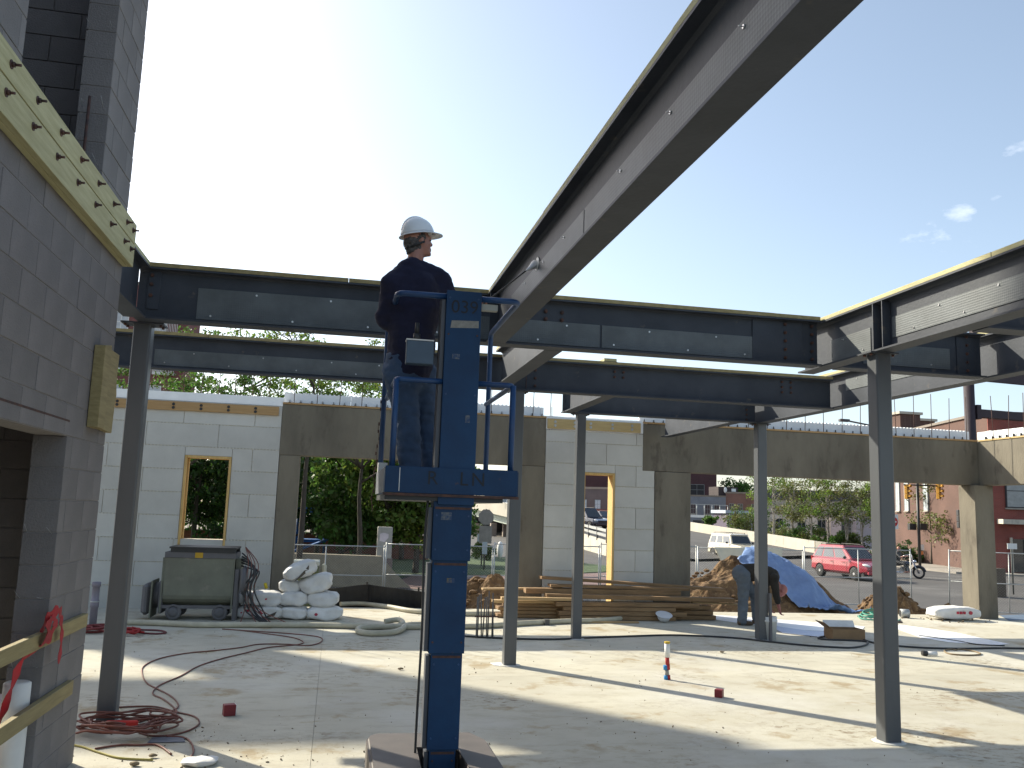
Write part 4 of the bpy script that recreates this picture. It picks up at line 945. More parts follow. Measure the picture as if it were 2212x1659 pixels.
plank('pale squared timber below the middle column', lx(1080), lx(1235), 15.5, .33, .14, .05, m=wood_l2)
plank('long plank lying across the stacks to the right edge of the pile', lx(1180), lx(1585), 15.66, .35, .22, .07, -.02, .008)
plank('long dark timber crossing the middle of the pile', lx(1140), lx(1480), 15.9, .42, .22, .09, .01)
plank('plank on top of the pile in front of the doorway', lx(1195), lx(1500), 15.95, .52, .25, .045, .015, .012)
plank('topmost plank sloping down to the right in front of the wide pier', lx(1180), lx(1590), 16.15, .575, .22, .05, .01, .045)
plank('thin pale plank at the left top of the pile', lx(1050), lx(1230), 16.1, .46, .16, .03, .03, -.02, wood_l2)
plank('short offcut plank on the slab in front of the lumber', lx(1245), lx(1360), 15.1, .002, .09, .03, .03, m=wood_l2)
plank('thin broken plank at the right foot of the pile', lx(1495), lx(1600), 15.6, .30, .1, .025, -.05, .02, wood_l2)
hh = thing('hard_hat', 'white hard hat lying upside down against the lumber pile', 'hard hat', (5.85, 15.25, .0))
bm = B(); Mh = Matrix.Translation((0, 0, .13)) @ Matrix.Rotation(R(200), 4, 'X'); lathe(bm, [(.15, -.008), (.125, .0), (.118, .03), (.10, .075), (.06, .112), (.001, .12)], Mh, 24)
obj('shell', solid(bm, .004), hatm, hh, local=True)
bm = B(); tube(bm, [Mh @ Vector((.1*cos(a), .1*sin(a), .01)) for a in np.linspace(0, 2*pi, 18)[:-1]], .012, 6, close=True); obj('harness', bm, black, hh, local=True)
# bundle of upright rods in the slab
rd = thing('rod_bundle', 'cluster of short upright steel bars standing in the slab right of the lift', 'steel bars', (2.3, 13.2, 0))
rng2 = random.Random(3)
for i in range(8):
    px = 1028+i*5.6; p = G(px, 1378); h_ = .62+rng2.uniform(-.05, .05)
    bm = B(); tube(bm, [(p.x, 13.2+.12*(i % 2), 0), (p.x+rng2.uniform(-.03, .03), 13.2+.12*(i % 2), h_)], .010, 6); obj('bar', bm, mat('dark_bar', (.12, .12, .12), rough=.7), rd)
bm = B(); box(bm, G(1026, 1378).x-.02, G(1070, 1378).x+.03, 13.18, 13.2, .30, .32); obj('tie_bar', bm, rust, rd)

# ================================================================== hoses and cords
def flat(pts, r, n=6): return smoothpath([Vector((*G(x, y).xy, r if len(q) == 0 else q[0])) for (x, y, *q) in pts], n)
def hose(name, label, cat, pts, r, m, n=6, seg=8): bm = B(); tube(bm, flat(pts, r+.001, n), r, seg); return tag(obj(name, bm, m), label, cat)
hose('hose', 'long tan hose running from the block tower along the slab, under the lift', 'hose', [(262, 1350), (340, 1352), (430, 1356), (560, 1356), (700, 1357), (850, 1360), (930, 1360), (1000, 1359), (1060, 1357), (1130, 1352), (1230, 1347), (1300, 1345), (1345, 1340), (1366, 1332), (1345, 1326), (1290, 1325), (1210, 1327), (1100, 1330), (1000, 1331), (900, 1326), (840, 1316), (780, 1309), (735, 1310)], .042, hosem, 6, 10)
hc = hose('hose', 'tan hose coiled in a flat loop on the slab left of the lift mast', 'hose', [(930, 1355), (880, 1357), (868, 1366), (845, 1373), (800, 1375), (775, 1371), (776, 1364), (805, 1361), (850, 1360), (870, 1357, .06), (860, 1352, .09), (830, 1352, .06)], .042, hosem, 6, 10)
hc.location.z = .004
bm = B()
for px, py in ((1152, 1332), (1180, 1350)): p = G(px, py); box(bm, p.x-.04, p.x+.04, p.y-.07, p.y+.03, .003, .095)
tag(obj('hose_coupling', bm, mat('coupling', (.12, .12, .12), metal=.5)), 'dark metal couplings clamped on the tan hose near the middle column', 'coupling')
hose('cable', 'black cable winding across the slab from the lift past the right column', 'cable', [(1000, 1376), (1050, 1379), (1120, 1382), (1200, 1383), (1260, 1380), (1340, 1377), (1440, 1374), (1520, 1376), (1600, 1381), (1660, 1388), (1740, 1396), (1800, 1400), (1840, 1401), (1868, 1396), (1872, 1388), (1830, 1385), (1780, 1383), (1768, 1379), (1800, 1376), (1850, 1380), (1900, 1393), (1990, 1401), (2080, 1403), (2160, 1402), (2260, 1404), (2400, 1408)], .014, black, 6)
hose('cable', 'thin black cable lying over the white sheet at the right', 'cable', [(1985, 1374), (2030, 1380), (2070, 1386), (2110, 1393), (2170, 1396)], .009, black)
hose('cord', 'brown cord coiled in one loop on the slab at the far right', 'cord', [(2066, 1406), (2055, 1404), (2040, 1407), (2052, 1414), (2090, 1417), (2118, 1415), (2106, 1409), (2075, 1404), (2068, 1405)], .011, mat('brown_cord', (.22, .16, .09)))
hose('garden_hose', 'green hose coiled beside the right column near the slab edge', 'hose', [(1852, 1332)]+[(1885+ (32-k*.6)*cos(k*.9), 1336-k*.25+6*sin(k*.9), .015+.004*k) for k in range(24)]+[(1925, 1344), (1945, 1340)], .013, mat('green_hose', (.06, .28, .2)), 4)
for nm, lab, pts, r_ in (
    ('extension_cord', 'orange extension cord snaking from the foot of the left column to the bags', [(300, 1562), (360, 1542), (385, 1528), (372, 1508), (340, 1490), (318, 1478), (307, 1458), (311, 1440), (345, 1424), (400, 1413), (470, 1406), (520, 1400), (560, 1393), (620, 1393), (662, 1396), (690, 1390), (695, 1380), (670, 1374), (600, 1368), (480, 1360)], .0075),
    ('extension_cord', 'second orange cord running beside the first across the sunlit floor', [(295, 1570), (345, 1556), (380, 1543), (375, 1530), (352, 1512), (330, 1500), (345, 1482), (390, 1462), (430, 1440), (480, 1424), (530, 1412), (580, 1400), (640, 1394), (655, 1388), (630, 1378), (560, 1368), (520, 1363)], .0075),
    ('extension_cord', 'orange cord looping from the left column out onto the shaded slab', [(250, 1530), (330, 1528), (380, 1540), (420, 1550), (430, 1565), (408, 1580), (370, 1590), (330, 1592), (300, 1585)], .0075),
    ('extension_cord', 'frayed cord end lying at the bottom left of the floor', [(205, 1620), (260, 1612), (300, 1612), (340, 1612), (370, 1632)], .008),
    ('extension_cord', 'cord curving past the small grey plate at the bottom left', [(360, 1593), (395, 1595), (412, 1606), (418, 1626), (410, 1640)], .0075)):
    hose(nm, lab, 'cord', pts, r_, redcord, 6, 6)
hose('extension_cord', 'yellow cord coming out from behind the block tower at the bottom left', 'cord', [(120, 1606), (175, 1615), (215, 1628), (260, 1640), (330, 1644)], .008, mat('yellow_cord', (.42, .36, .10)))
def pile(label, px, py, rx, n, r_, m, seed, turns=10):
    rr = random.Random(seed); c = G(px, py); P = []
    for k in range(n):
        a = k*.62+rr.uniform(-.2, .2); q = rx*(.45+.55*rr.random()); P.append((c.x+q*cos(a), c.y+q*.75*sin(a), .012+.05*rr.random()+.0009*k))
    bm = B(); tube(bm, smoothpath(P, 5), r_, 6); return tag(obj('cord_pile', bm, m), label, 'cord')
pile('heap of orange extension cords around the foot of the left column', 275, 1582, .42, 90, .0085, redcord, 4)
pile('dark red cord coil left of the left column by the foam wall', 210, 1365, .35, 40, .016, mat('dark_red_cord', (.20, .03, .03)), 5)
pile('red coiled cord on the slab right behind the left column', 278, 1372, .22, 34, .016, mat('red_cord', (.33, .02, .02)), 6)
hose('cord', 'thin dark cord trailing right of the red coil in front of the mixer', 'cord', [(262, 1358), (300, 1362), (345, 1364), (358, 1369), (330, 1371), (290, 1367)], .012, mat('maroon_cord', (.14, .03, .035)))
bm = B(); p = G(252, 1576); strip_ = [(p.x-.1, p.y-.11, .02), (p.x+.1, p.y-.1, .02)]; box(bm, p.x-.09, p.x+.16, p.y-.03, p.y+.02, .01, .07); tag(obj('red_wrap', bm, mat('red_wrap', (.55, .03, .02)), bevel=.01), 'bright red wrap on the cord heap at the foot of the left column', 'wrap')
pv = thing('vent_pipe', 'upright grey plastic pipe behind the left column', 'pipe', (*G(200, 1350).xy, 0)); q = G(200, 1350)
bm = B(); lathe(bm, [(.052, 0), (.052, .25), (.06, .255), (.06, .36), (.052, .365), (.052, .55), (.062, .555), (.062, .62)], Matrix.Translation((q.x, q.y, 0)), 18); obj('pipe', bm, mat('pvc_grey', (.22, .2, .24)), pv)
bm = B(); cyl(bm, (q.x, q.y, .33), (q.x, q.y, .345), .063, 18); obj('band', bm, galv, pv)
# capped pipe stub standing in the sunlit floor
st = thing('pipe_stub', 'white pipe stub with yellow cap and red and blue tape in the sunlit floor', 'pipe stub', (*G(1440, 1468).xy, 0)); q = G(1441, 1468)
bm = B(); cyl(bm, (q.x, q.y, .25), (q.x-.003, q.y, .405), .031, 16); obj('white_pipe', bm, white, st)
bm = B(); cyl(bm, (q.x-.003, q.y, .405), (q.x-.003, q.y, .425), .034, 16); obj('cap', bm, mat('yellow_cap', (.55, .38, .03)), st)
for i, (z0_, z1_, m_2, dx) in enumerate(((0, .045, 'b', -.012), (.0, .05, 'r', .018), (.05, .11, 'g', 0), (.11, .17, 'r', .012), (.11, .16, 'b', -.02), (.17, .25, 'r', .004))):
    mm = {'b': mat('blue_tape', (.03, .25, .55)), 'r': mat('red_tape', (.45, .03, .03)), 'g': mat('grey_tape', (.3, .29, .27))}[m_2]
    bm = B(); cyl(bm, (q.x+dx, q.y, z0_+.001), (q.x+dx-.005, q.y, z1_), .024, 12); obj('tape_wrap', bm, mm, st)
for lab, px, py, s_, rz in (('small dark red box with a white end on the shaded floor left of the lift', 494, 1548, 1.0, .3), ('small red and blue box tipped over in the strip of column shadow', 1558, 1508, .85, .9)):
    q = G(px, py); t = thing('red_box', lab, 'small box', (q.x, q.y+.05, 0), rz); bm = B(); box(bm, -.055*s_, .045*s_, -.04, .04, .001, .095*s_); obj('carton', bm, mat('red_carton', (.20, .012, .018), rough=.5), t, local=True, bevel=.003)
    bm = B(); box(bm, .046*s_, .052*s_, -.038, .038, .003, .09*s_); obj('end_label', bm, white if s_ == 1 else mat('blue_label', (.03, .05, .3)), t, local=True)
cb = thing('cardboard_box', 'open cardboard box lying on the shaded slab left of the right column', 'cardboard box', (8.2, 13.35, 0), -.1)
card = mat('cardboard', (.30, .19, .10), (.24, .15, .08), rough=.9)
bm = B(); box(bm, -.27, .27, -.16, -.154, 0, .17); box(bm, -.27, .27, .154, .16, 0, .17); box(bm, -.27, -.264, -.153, .153, 0, .17); box(bm, .264, .27, -.153, .153, 0, .17); box(bm, -.26, .26, -.15, .15, .001, .006); obj('carton', bm, card, cb, local=True)
for pts in ([(-.27, .165), (-.42, .27), (-.41, .275), (-.265, .172)], ): bm = B(); prism(bm, pts, 'y', -.15, .15); obj('flap', bm, card, cb, local=True)
bm = B(); box(bm, -.26, .26, .0, .006, 0, .12, Matrix.Translation((0, .158, .172)) @ Matrix.Rotation(R(-35), 4, 'X')); obj('flap', bm, bagm, cb, local=True)
pl_ = thing('pail', 'white plastic pail beside the rear column next to the bending worker', 'pail', (*G(1662, 1382).xy, 0)); 
bm = B(); lathe(bm, [(.115, 0), (.13, .28), (.14, .285), (.14, .31), (.13, .315), (.134, .36), (.128, .36), (.10, .02)], Matrix.Translation((*G(1660, 1382).xy, 0)), 24); obj('shell', bm, mat('pail_white', (.62, .62, .60), rough=.5), pl_)
# sheets on the slab
def sheet(label, pts, m, z=.004, nm='plastic_sheet'):
    bm = B(); prism(bm, [tuple(G(x, y).xy) for x, y in pts], 'z', z, z+.003); bmesh.ops.recalc_face_normals(bm, faces=bm.faces); return tag(obj(nm, bm, m), label, 'sheet')
film = mat('white_film', (.92, .93, .95), (.88, .89, .92), rough=.35, scale=3, bump=.3, bscale=6); film_shade = mat('shade_tinted_film', (.50, .55, .70), (.46, .5, .65), rough=.4, scale=3, bump=.4, bscale=5)  # second film is the white one with blue shade put into its colour
sheet('long white plastic sheet lying on the slab around the bending worker', [(1490, 1331), (1560, 1330), (1740, 1343), (1868, 1354), (1858, 1367), (1740, 1362), (1600, 1347)], film)
sheet('white plastic sheet right of the right column, running into the shade', [(1915, 1351), (1945, 1350), (2060, 1366), (2180, 1392), (2150, 1394), (2050, 1388), (1990, 1378)], film)
sheet('white plastic sheet behind the cardboard box, blue shade put into its colour', [(1660, 1351), (1740, 1363), (1850, 1369), (1870, 1378), (1780, 1378), (1690, 1368)], film_shade, .008)
sheet('small grey-blue plate at the bottom left near the cords', [(330, 1594), (395, 1594), (400, 1604), (318, 1606)], mat('slate_plate', (.12, .13, .16)), .004, 'flat_plate')
sheet('dark glossy puddle sheet at the slab edge beyond the corner pier', [(2160, 1330), (2260, 1326), (2290, 1338), (2180, 1341)], mat('blue_tarp_flat', (.10, .14, .2)), .004)
sheet('white paper scrap at the foot of the middle column', [(1058, 1433), (1082, 1432), (1090, 1440), (1068, 1438)], film, .004, 'paper_scrap')
q = G(2005, 1417); bp_ = thing('plastic_bottle', 'small clear bottle with dark cap lying on the sunlit slab', 'bottle', (q.x, q.y, 0)); bm = B(); cyl(bm, (q.x-.02, q.y, .035), (q.x+.12, q.y-.03, .035), .03, 12); obj('bottle_body', bm, bagm, bp_); bm = B(); cyl(bm, (q.x-.09, q.y+.01, .04), (q.x-.02, q.y, .036), .036, 12); obj('cap', bm, black, bp_)
q = G(1945, 1334); tn = thing('metal_tin', 'open metal tin on its side left of the lone white bag', 'tin', (q.x, q.y, 0)); bm = B(); cyl(bm, (q.x, q.y, .085), (q.x+.16, q.y-.05, .085), .085, 18); obj('shell', bm, galv, tn)
bm = B(); cyl(bm, (q.x-.004, q.y+.001, .085), (q.x, q.y, .085), .07, 18); obj('mouth', bm, black, tn)
q = G(1935, 1345); bm = B(); box(bm, q.x-.12, q.x+.12, q.y-.05, q.y+.05, .001, .03); tag(obj('dark_trowel', bm, mat('dark_mud', (.06, .035, .03)), bevel=.008), 'dark flat offcut in front of the tin', 'offcut')
# crumbs of mortar and gravel on the slab
cr_ = B(); rr = random.Random(9)
def crumb(x, y, s): bmesh.ops.create_icosphere(cr_, subdivisions=1, radius=s, matrix=Matrix.Translation((x, y, s*.45)) @ Euler((rr.random()*6, rr.random()*6, 0)).to_matrix().to_4x4() @ Matrix.Diagonal((1+rr.random()*.8, .8, .55, 1)))
for k in range(700): p = (rr.uniform(-2.5, 9), rr.uniform(5.5, 16)); crumb(*p, .002+.006*rr.random()**3)
for cx_, cy_, n_, sp_ in ((-1.2, 7.4, 120, .45), (.0, 7.6, 20, .4), (3.0, 7.4, 40, .5), (12.2, 16.15, 120, .35), (1.4, 10.6, 30, .4), (3.5, 9.8, 40, .35), (-.5, 6.9, 60, .3)):
    for k in range(n_): crumb(rr.gauss(cx_, sp_*1.3), rr.gauss(cy_, sp_*.8), .002+(.008 if cx_ < 12 else .028)*rr.random()**3)
stuff(tag(obj('mortar_crumbs', cr_, mat('crumb', (.26, .20, .13), (.14, .11, .08), rough=1, scale=9)), 'scattered crumbs of mortar and dirt on the slab', 'rubble'))
q = G(430, 1650); t = thing('crumpled_plastic', 'crumpled clear plastic at the bottom edge near the cord ends', 'plastic', (q.x, q.y, 0)); obj('film', bag_mesh(.24, .2, .035, 3), bagm, t, local=True).location = (0, 0, .02)
for i, (px, py, lab) in enumerate(((612, 1440, 'grey stone'), (1560, 1411, 'brown clod near the lone shadow line'), (865, 1448, 'pale broken chip left of the lift mast'), (330, 1637, 'dark clod among the cords'), (290, 1655, 'dark lump by the yellow cord'))):
    if i == 0: continue
    q = G(px, py); bm = B(); bmesh.ops.create_icosphere(bm, subdivisions=2, radius=.025, matrix=Matrix.Translation((q.x, q.y, .018)) @ Matrix.Diagonal((1.3, .8, .5, 1)))
    for v in bm.verts: v.co += v.normal*.012*noise.noise(v.co*30)
    tag(obj('clod', bm, mat('clod', (.22, .17, .11), rough=1)), lab, 'clod')
# ================================================================== beyond the slab
random.seed(5)
ZR = -1.1
def gp(px, py): return G(px, py, ZR)
def ground_sheet(name, pts, m, dz): bm = B(); f = bm.faces.new([bm.verts.new((x, y, ZR+dz)) for x, y in pts]); o = obj(name, bm, m); o['kind'] = 'structure'; return o
ground_sheet('road', [(1, 25.2), (14, 24.6), (40, 24.0), (80, 24), (140, 40), (75, 66), (36, 88), (14, 110), (-2, 110), (2, 60), (-60, 46), (-60, 31), (-8, 29.5)], asphalt, .03)
bm = B(); prism(bm, [(-10, 20.6), (6, 22.2), (30, 21.6), (60, 21.2), (60, 24.2), (14, 24.8), (1, 25.3), (-10, 27.5)], 'z', ZR-.3, ZR+.09); struct('near_pavement', bm, sidewalk)
mk = mat('road_paint', (.55, .54, .5), (.35, .34, .32), rough=.8, scale=6)
def line(a, b, w=.13): 
    a, b = Vector(a), Vector(b); n = Vector((-(b-a).y, (b-a).x, 0)).normalized()*w/2; bm = B(); bm.faces.new([bm.verts.new((p.x, p.y, ZR+.036)) for p in (a+n, b+n, b-n, a-n)]); o = obj('road_marking', bm, mk); o['kind'] = 'structure'
line(gp(1560, 1222), gp(2212, 1262)); line(gp(1030, 1228), gp(1230, 1236)); line(gp(1350, 1240), gp(1560, 1262), .2)
# dirt heaps at the slab edge
def heap(name, label, cx_, cy_, rx, ry, h_, seed, n=46, m=dirt, base=-.3, rough_=.16):
    bm = B(); g = []
    for j in range(n):
        row = []
        for i in range(n):
            u, v = i/(n-1)*2-1, j/(n-1)*2-1; d = math.hypot(u, v); k = max(0, 1-d**1.6)
            z = base + (h_-base)*k*(1+.22*noise.noise(Vector((u*2.2+seed, v*2.2, 0)))) + rough_*k**.4*noise.fractal(Vector((u*5+seed, v*5, seed)), 1, 2, 4) if k > 0 else base-.1
            row.append(bm.verts.new((cx_+u*rx, cy_+v*ry, z+.03*k**.3*noise.fractal(Vector((u*17, v*17, seed)), .8, 2, 4))))
        g.append(row)
    for j in range(n-1):
        for i in range(n-1): bm.faces.new((g[j][i], g[j][i+1], g[j+1][i+1], g[j+1][i]))
    rr = random.Random(seed)
    for k in range(220):
        a, r_ = rr.random()*6.28, rr.random()**.5*.9; x, y = cx_+rx*r_*cos(a), cy_+ry*r_*sin(a)*.9; z = base+(h_-base)*(1-r_**1.6)
        bmesh.ops.create_icosphere(bm, subdivisions=1, radius=.015+.06*rr.random()**3, matrix=Matrix.Translation((x, y, z+.01)) @ Matrix.Diagonal((1.3, 1, .8, 1)))
    return tag(obj(name, bm, m), label, 'dirt heap')
heap('dirt_heap', 'large brown dirt heap behind the bending worker, partly covered by the tarp', 9.0, 18.7, 2.9, 1.5, .86, 2.3, 70)
heap('dirt_heap', 'small lump of dirt right of the blue tarp', 12.2, 18.0, .95, .7, .50, 5.1, 30)
heap('dirt_heap', 'low reddish dirt heap between the lift mast and the middle column', 3.1, 18.2, 1.35, .9, .48, 8.2, 34)
heap('dirt_heap', 'thin strip of dirt along the slab edge near the green hose', 13.2, 17.6, 1.6, .35, .10, 3.7, 26)
# tarp over the heap
bm = B(); n = 52; g = []
def hz(x, y):
    u, v = (x-9.0)/2.9, (y-18.7)/1.5; return -.3+1.16*max(0, 1-math.hypot(u, v)**1.6)
c0, c1, c2_, c3_ = Vector((8.75, 18.4, 0)), Vector((9.6, 19.1, 0)), Vector((11.25, 17.3, 0)), Vector((9.85, 17.3, 0))
for j in range(n):
    row = []
    for i in range(n):
        u, v = i/(n-1), j/(n-1)
        p = (c0*(1-u)+c1*u)*(1-v) + (c3_*(1-u)+c2_*u)*v
        p.x += .10*sin(v*9)*(u-.5) + .08*noise.noise(Vector((u*3, v*3, 2))); p.y += .08*noise.noise(Vector((u*3, v*3, 9)))
        bulge = .36*math.exp(-((p.x-9.35)/.5)**2-((p.y-18.6)/.7)**2)+.30*math.exp(-((p.x-10.15)/.4)**2-((p.y-18.0)/.5)**2)
        z = max(hz(p.x, p.y), -.02 if p.y < 17.3 else -.1)+.09+bulge + .09*noise.fractal(Vector((p.x*1.9, p.y*1.9, 4)), 1, 2, 4) + .05*abs(noise.noise(Vector((p.x*4, p.y*4, 1))))+.05*abs(noise.noise(Vector((p.x*9, p.y*9, 7))))+.03*abs(noise.noise(Vector((p.x*17, p.y*15, 3))))
        row.append(bm.verts.new((p.x, p.y, z)))
    g.append(row)
for j in range(n-1):
    for i in range(n-1): f = bm.faces.new((g[j][i], g[j][i+1], g[j+1][i+1], g[j+1][i])); f.smooth = True
tarp = tag(obj('tarp', solid(bm, .012), tarpm), 'crumpled blue tarp draped over the dirt heap behind the worker', 'tarp')
# silt fence cloth
sf = thing('silt_fence', 'low black silt fence cloth sagging along the slab edge left of the lift', 'silt fence', (.9, 17.2, -.3))
bm = B(); P = [(oY(x, y, 17.25)) for x, y in ((690, 1268), (720, 1270), (790, 1262), (800, 1263), (860, 1271), (925, 1279), (990, 1284))]; P = smoothpath(P, 5)
for k in range(len(P)-1):
    a, b = P[k], P[k+1]; v = [bm.verts.new(q) for q in ((a.x, a.y+.03*sin(k), a.z), (b.x, b.y+.03*sin(k+1), b.z), (b.x, b.y+.12, -.35), (a.x, a.y+.12, -.35))]; bm.faces.new(v)
obj('cloth', solid(bm, .006), mat('silt_black', (.012, .011, .012), (.02, .018, .016), rough=.7, scale=4, bump=.8, bscale=8), sf)
for px in (793, 905): p = oY(px, 1262, 17.3); bm = B(); box(bm, p.x-.018, p.x+.018, p.y, p.y+.03, -.4, p.z+.04 if px == 793 else p.z-.06); obj('stake', bm, bark, sf)

# chain link fence panels
def panel_mesh(w, h_, seed=0):
    bm = B(); s = .08; r_ = .0011
    def wire(a, b):
        a, b = Vector(a), Vector(b); d = (b-a).normalized(); n_ = d.cross(Vector((0, 1, 0)))*r_; v = [bm.verts.new(q) for q in (a+n_, b+n_, b-n_, a-n_)]; bm.faces.new(v)
        m_3 = Vector((0, r_*1.4, 0)); v = [bm.verts.new(q) for q in (a+m_3, b+m_3, b-m_3, a-m_3)]; bm.faces.new(v)
    k = -h_
    while k < w:
        a = (max(k, 0), 0, max(-k, 0)); e = min(h_, w-k); b = (k+e, 0, e)
        if b[0] > a[0]: wire(a, b); wire((w-a[0], .003, a[2]), (w-b[0], .003, b[2]))
        k += s
    me = bpy.data.meshes.new('chain_link'); bm.to_mesh(me); bm.free(); me.materials.append(galv); return me
FH = 1.83; PW = 3.35; linkme = panel_mesh(PW-.06, FH-.06); fy = 28.0
cyls = {}
fps = [336, 572, 832, 1066, 1296, 1506, 1736, 1968]
names = ['far left, behind the small window', 'behind the wide foam wall', 'left of the utility pedestal', 'right of the utility pedestal, behind the lift', 'beside the middle column', 'behind the doorway of the narrow foam wall', 'left of the blue tarp, carrying the banner', 'in front of the red car']
ztop = lambda px, y, Y: oY(px, y, Y).z
def fence_panel(label, xa, xb, Y, z1, z0, Yb=None, lean=0, sign=False):
    Yb = Y if Yb is None else Yb; t = thing('fence_panel', label, 'fence panel', (xa, Y, z0), group='temporary chain link fence panels')
    def P(x, z): k = (x-xa)/(xb-xa); return Vector((x+lean*(z-z0), Y+(Yb-Y)*k, z))
    zm = z0+(z1-z0)*.48; r_ = .021
    for nm, a, b in (('post', P(xa, z0-.05), P(xa, z1+.05)), ('post', P(xb, z0-.05), P(xb, z1+.05)), ('middle_post', P((xa+xb)/2, z0), P((xa+xb)/2, z1)), ('top_rail', P(xa, z1), P(xb, z1)), ('middle_rail', P(xa, zm), P(xb, zm)), ('bottom_rail', P(xa, z0), P(xb, z0))):
        bm = B(); cyl(bm, a, b, r_*(.8 if 'rail' in nm or 'middle' in nm else 1), 8); obj(nm, bm, galv, t)
    o = obj('chain_link', linkme, None, t, local=True); o['kind'] = 'stuff'; L = math.hypot(xb-xa, Yb-Y); o.location = (0, 0, .02); o.scale = ((L)/(PW-.06), 1, (z1-z0-.03)/(FH-.06)); o.rotation_euler = (0, 0, math.atan2(Yb-Y, xb-xa))
    return t
for i in range(len(fps)-1):
    xa, xb = oY(fps[i], 1200, fy).x+.03, oY(fps[i+1], 1200, fy).x-.03
    fence_panel('chain link fence panel '+names[i+1], xa, xb, fy, oY((fps[i]+fps[i+1])/2, 1178 if i < 5 else 1186, fy).z, -1.05 if i < 5 else -.88)
xa, xb = oY(2047, 1200, 27.0).x, oY(2320, 1200, 25).x
fence_panel('slightly leaning chain link panel behind the corner pier', xa, xb, 27.0, oY(2060, 1190, 27).z, -.9, 25.2, lean=.03)
# banner hung on the fence
bn = thing('banner', 'cream coloured cloth banner hung from the fence in front of the light off-roader', 'banner', (12, 27.9, 0))
bm = B(); n = 26; top = [oY(1543, 1182, fy-.06), oY(1690, 1184, fy-.06)]; bot = [oY(1558, 1218, fy-.06), oY(1690, 1216, fy-.06)]; g = []
for j in range(9):
    row = []
    for i in range(n):
        u, v = i/(n-1), j/8; a = top[0].lerp(top[1], u); b = bot[0].lerp(bot[1], u)
        p = a.lerp(b, v); p.z += v*.06*sin(u*pi*2.2+1); p.y += .05*sin(u*9)*v; row.append(bm.verts.new(p))
    g.append(row)
for j in range(8):
    for i in range(n-1): bm.faces.new((g[j][i], g[j][i+1], g[j+1][i+1], g[j+1][i])).smooth = True
obj('cloth', solid(bm, .006), mat('banner_cloth', (.66, .62, .5), (.55, .53, .44), rough=.8, scale=3, bump=.3, bscale=6), bn)
bm = B(); a = oY(1575, 1211, fy-.09); b = oY(1655, 1216, fy-.09); obox(bm, a, b, .004, .05); obj('green_stripe', bm, mat('faded_green', (.35, .42, .35)), bn)

# utility boxes across the road
ub = thing('transformer_box', 'olive green utility box with a pale lid behind the white bags', 'utility box', (-.4, 26.4, ZR))
p0, p1 = oY(634, 1214, 26.4), oY(689, 1214, 26.4); bm = B(); box(bm, p0.x, p1.x, 26.4, 27.3, ZR-.2, p0.z-.1); obj('cabinet', bm, mat('olive', (.12, .135, .06), (.10, .115, .05)), ub, bevel=.01)
bm = B(); box(bm, p0.x-.02, p1.x+.02, 26.36, 27.34, p0.z-.098, p0.z+.03); obj('lid', bm, mat('pale_lid', (.55, .56, .48)), ub, bevel=.015)
bm = B(); box(bm, p1.x-.22, p1.x-.1, 26.38, 26.4, p0.z-.3, p0.z-.26); obj('latch', bm, mat('brass', (.5, .4, .15)), ub)
bo_ = thing('bollard', 'short cream bollard beside the olive utility box', 'bollard', (*oY(700, 1220, 26.8).xy, ZR)); p = oY(700, 1220, 26.8); bm = B(); lathe(bm, [(.08, ZR-.2), (.08, p.z-.03), (.05, p.z+.02), (.01, p.z+.03)], Matrix.Translation((p.x, p.y, 0)), 14); obj('post', bm, mat('cream_paint', (.6, .56, .42)), bo_)
up = thing('utility_pedestal', 'tall pale utility pedestal with a torn paper notice beyond the fence', 'utility pedestal', (*gp(831, 1215).xy, ZR)); pd = 36.0
p0, p1 = oY(817, 1138, pd), oY(846, 1190, pd); bm = B(); box(bm, p0.x, p1.x, pd, pd+.5, -.15, p0.z); obj('cabinet', bm, mat('pedestal', (.42, .40, .37)), up, bevel=.02)
bm = B(); box(bm, p0.x-.05, p1.x+.05, pd-.05, pd+.55, ZR, -.152); obj('plinth', bm, mat('plinth_brown', (.17, .13, .12)), up)
q = oY(830, 1160, pd); bm = B(); prism(bm, [(q.x-.18, q.z-.16), (q.x+.02, q.z-.2), (q.x+.17, q.z-.02), (q.x+.17, q.z+.12), (q.x-.05, q.z+.17), (q.x-.17, q.z+.12)], 'y', pd-.006, pd-.002); obj('notice', bm, mat('paper', (.7, .62, .66)), up)
rw = thing('retaining_wall', 'low tan retaining wall at the edge of the park, left of the pedestal', 'wall', (1, 34, ZR)); p0, p1 = oY(660, 1195, 34), oY(858, 1195, 34)
bm = B(); prism(bm, [(p0.x-8, ZR-.1), (p1.x+.7, ZR-.1), (p1.x, -.6), (p1.x-.6, oY(800, 1200, 34).z), (p0.x, oY(720, 1196, 34).z), (p0.x-8, oY(720, 1196, 34).z)], 'y', 33.6, 34.0); obj('coping', bm, mat('tan_wall', (.26, .22, .155), (.21, .18, .13)), rw)
ground_sheet('grass_verge', [(-60, 34.1), (1.8, 34.1), (3.5, 40), (9, 41), (17, 47), (13, 56), (2, 60), (-60, 60)], grassm, .06)
bm = B(); prism(bm, [(-60, 34.05), (1.2, 34.05), (2.0, 48), (-60, 48)], 'z', ZR-.2, ZR+.5); struct('park_lawn', bm, grassm)
ground_sheet('brick_path', [(1.9, 34), (3.2, 33), (16, 38.6), (17.4, 46.6), (9, 40.8), (3.6, 39.8)], mat('brick_path', (.2, .12, .10), (.15, .09, .08)), .045)
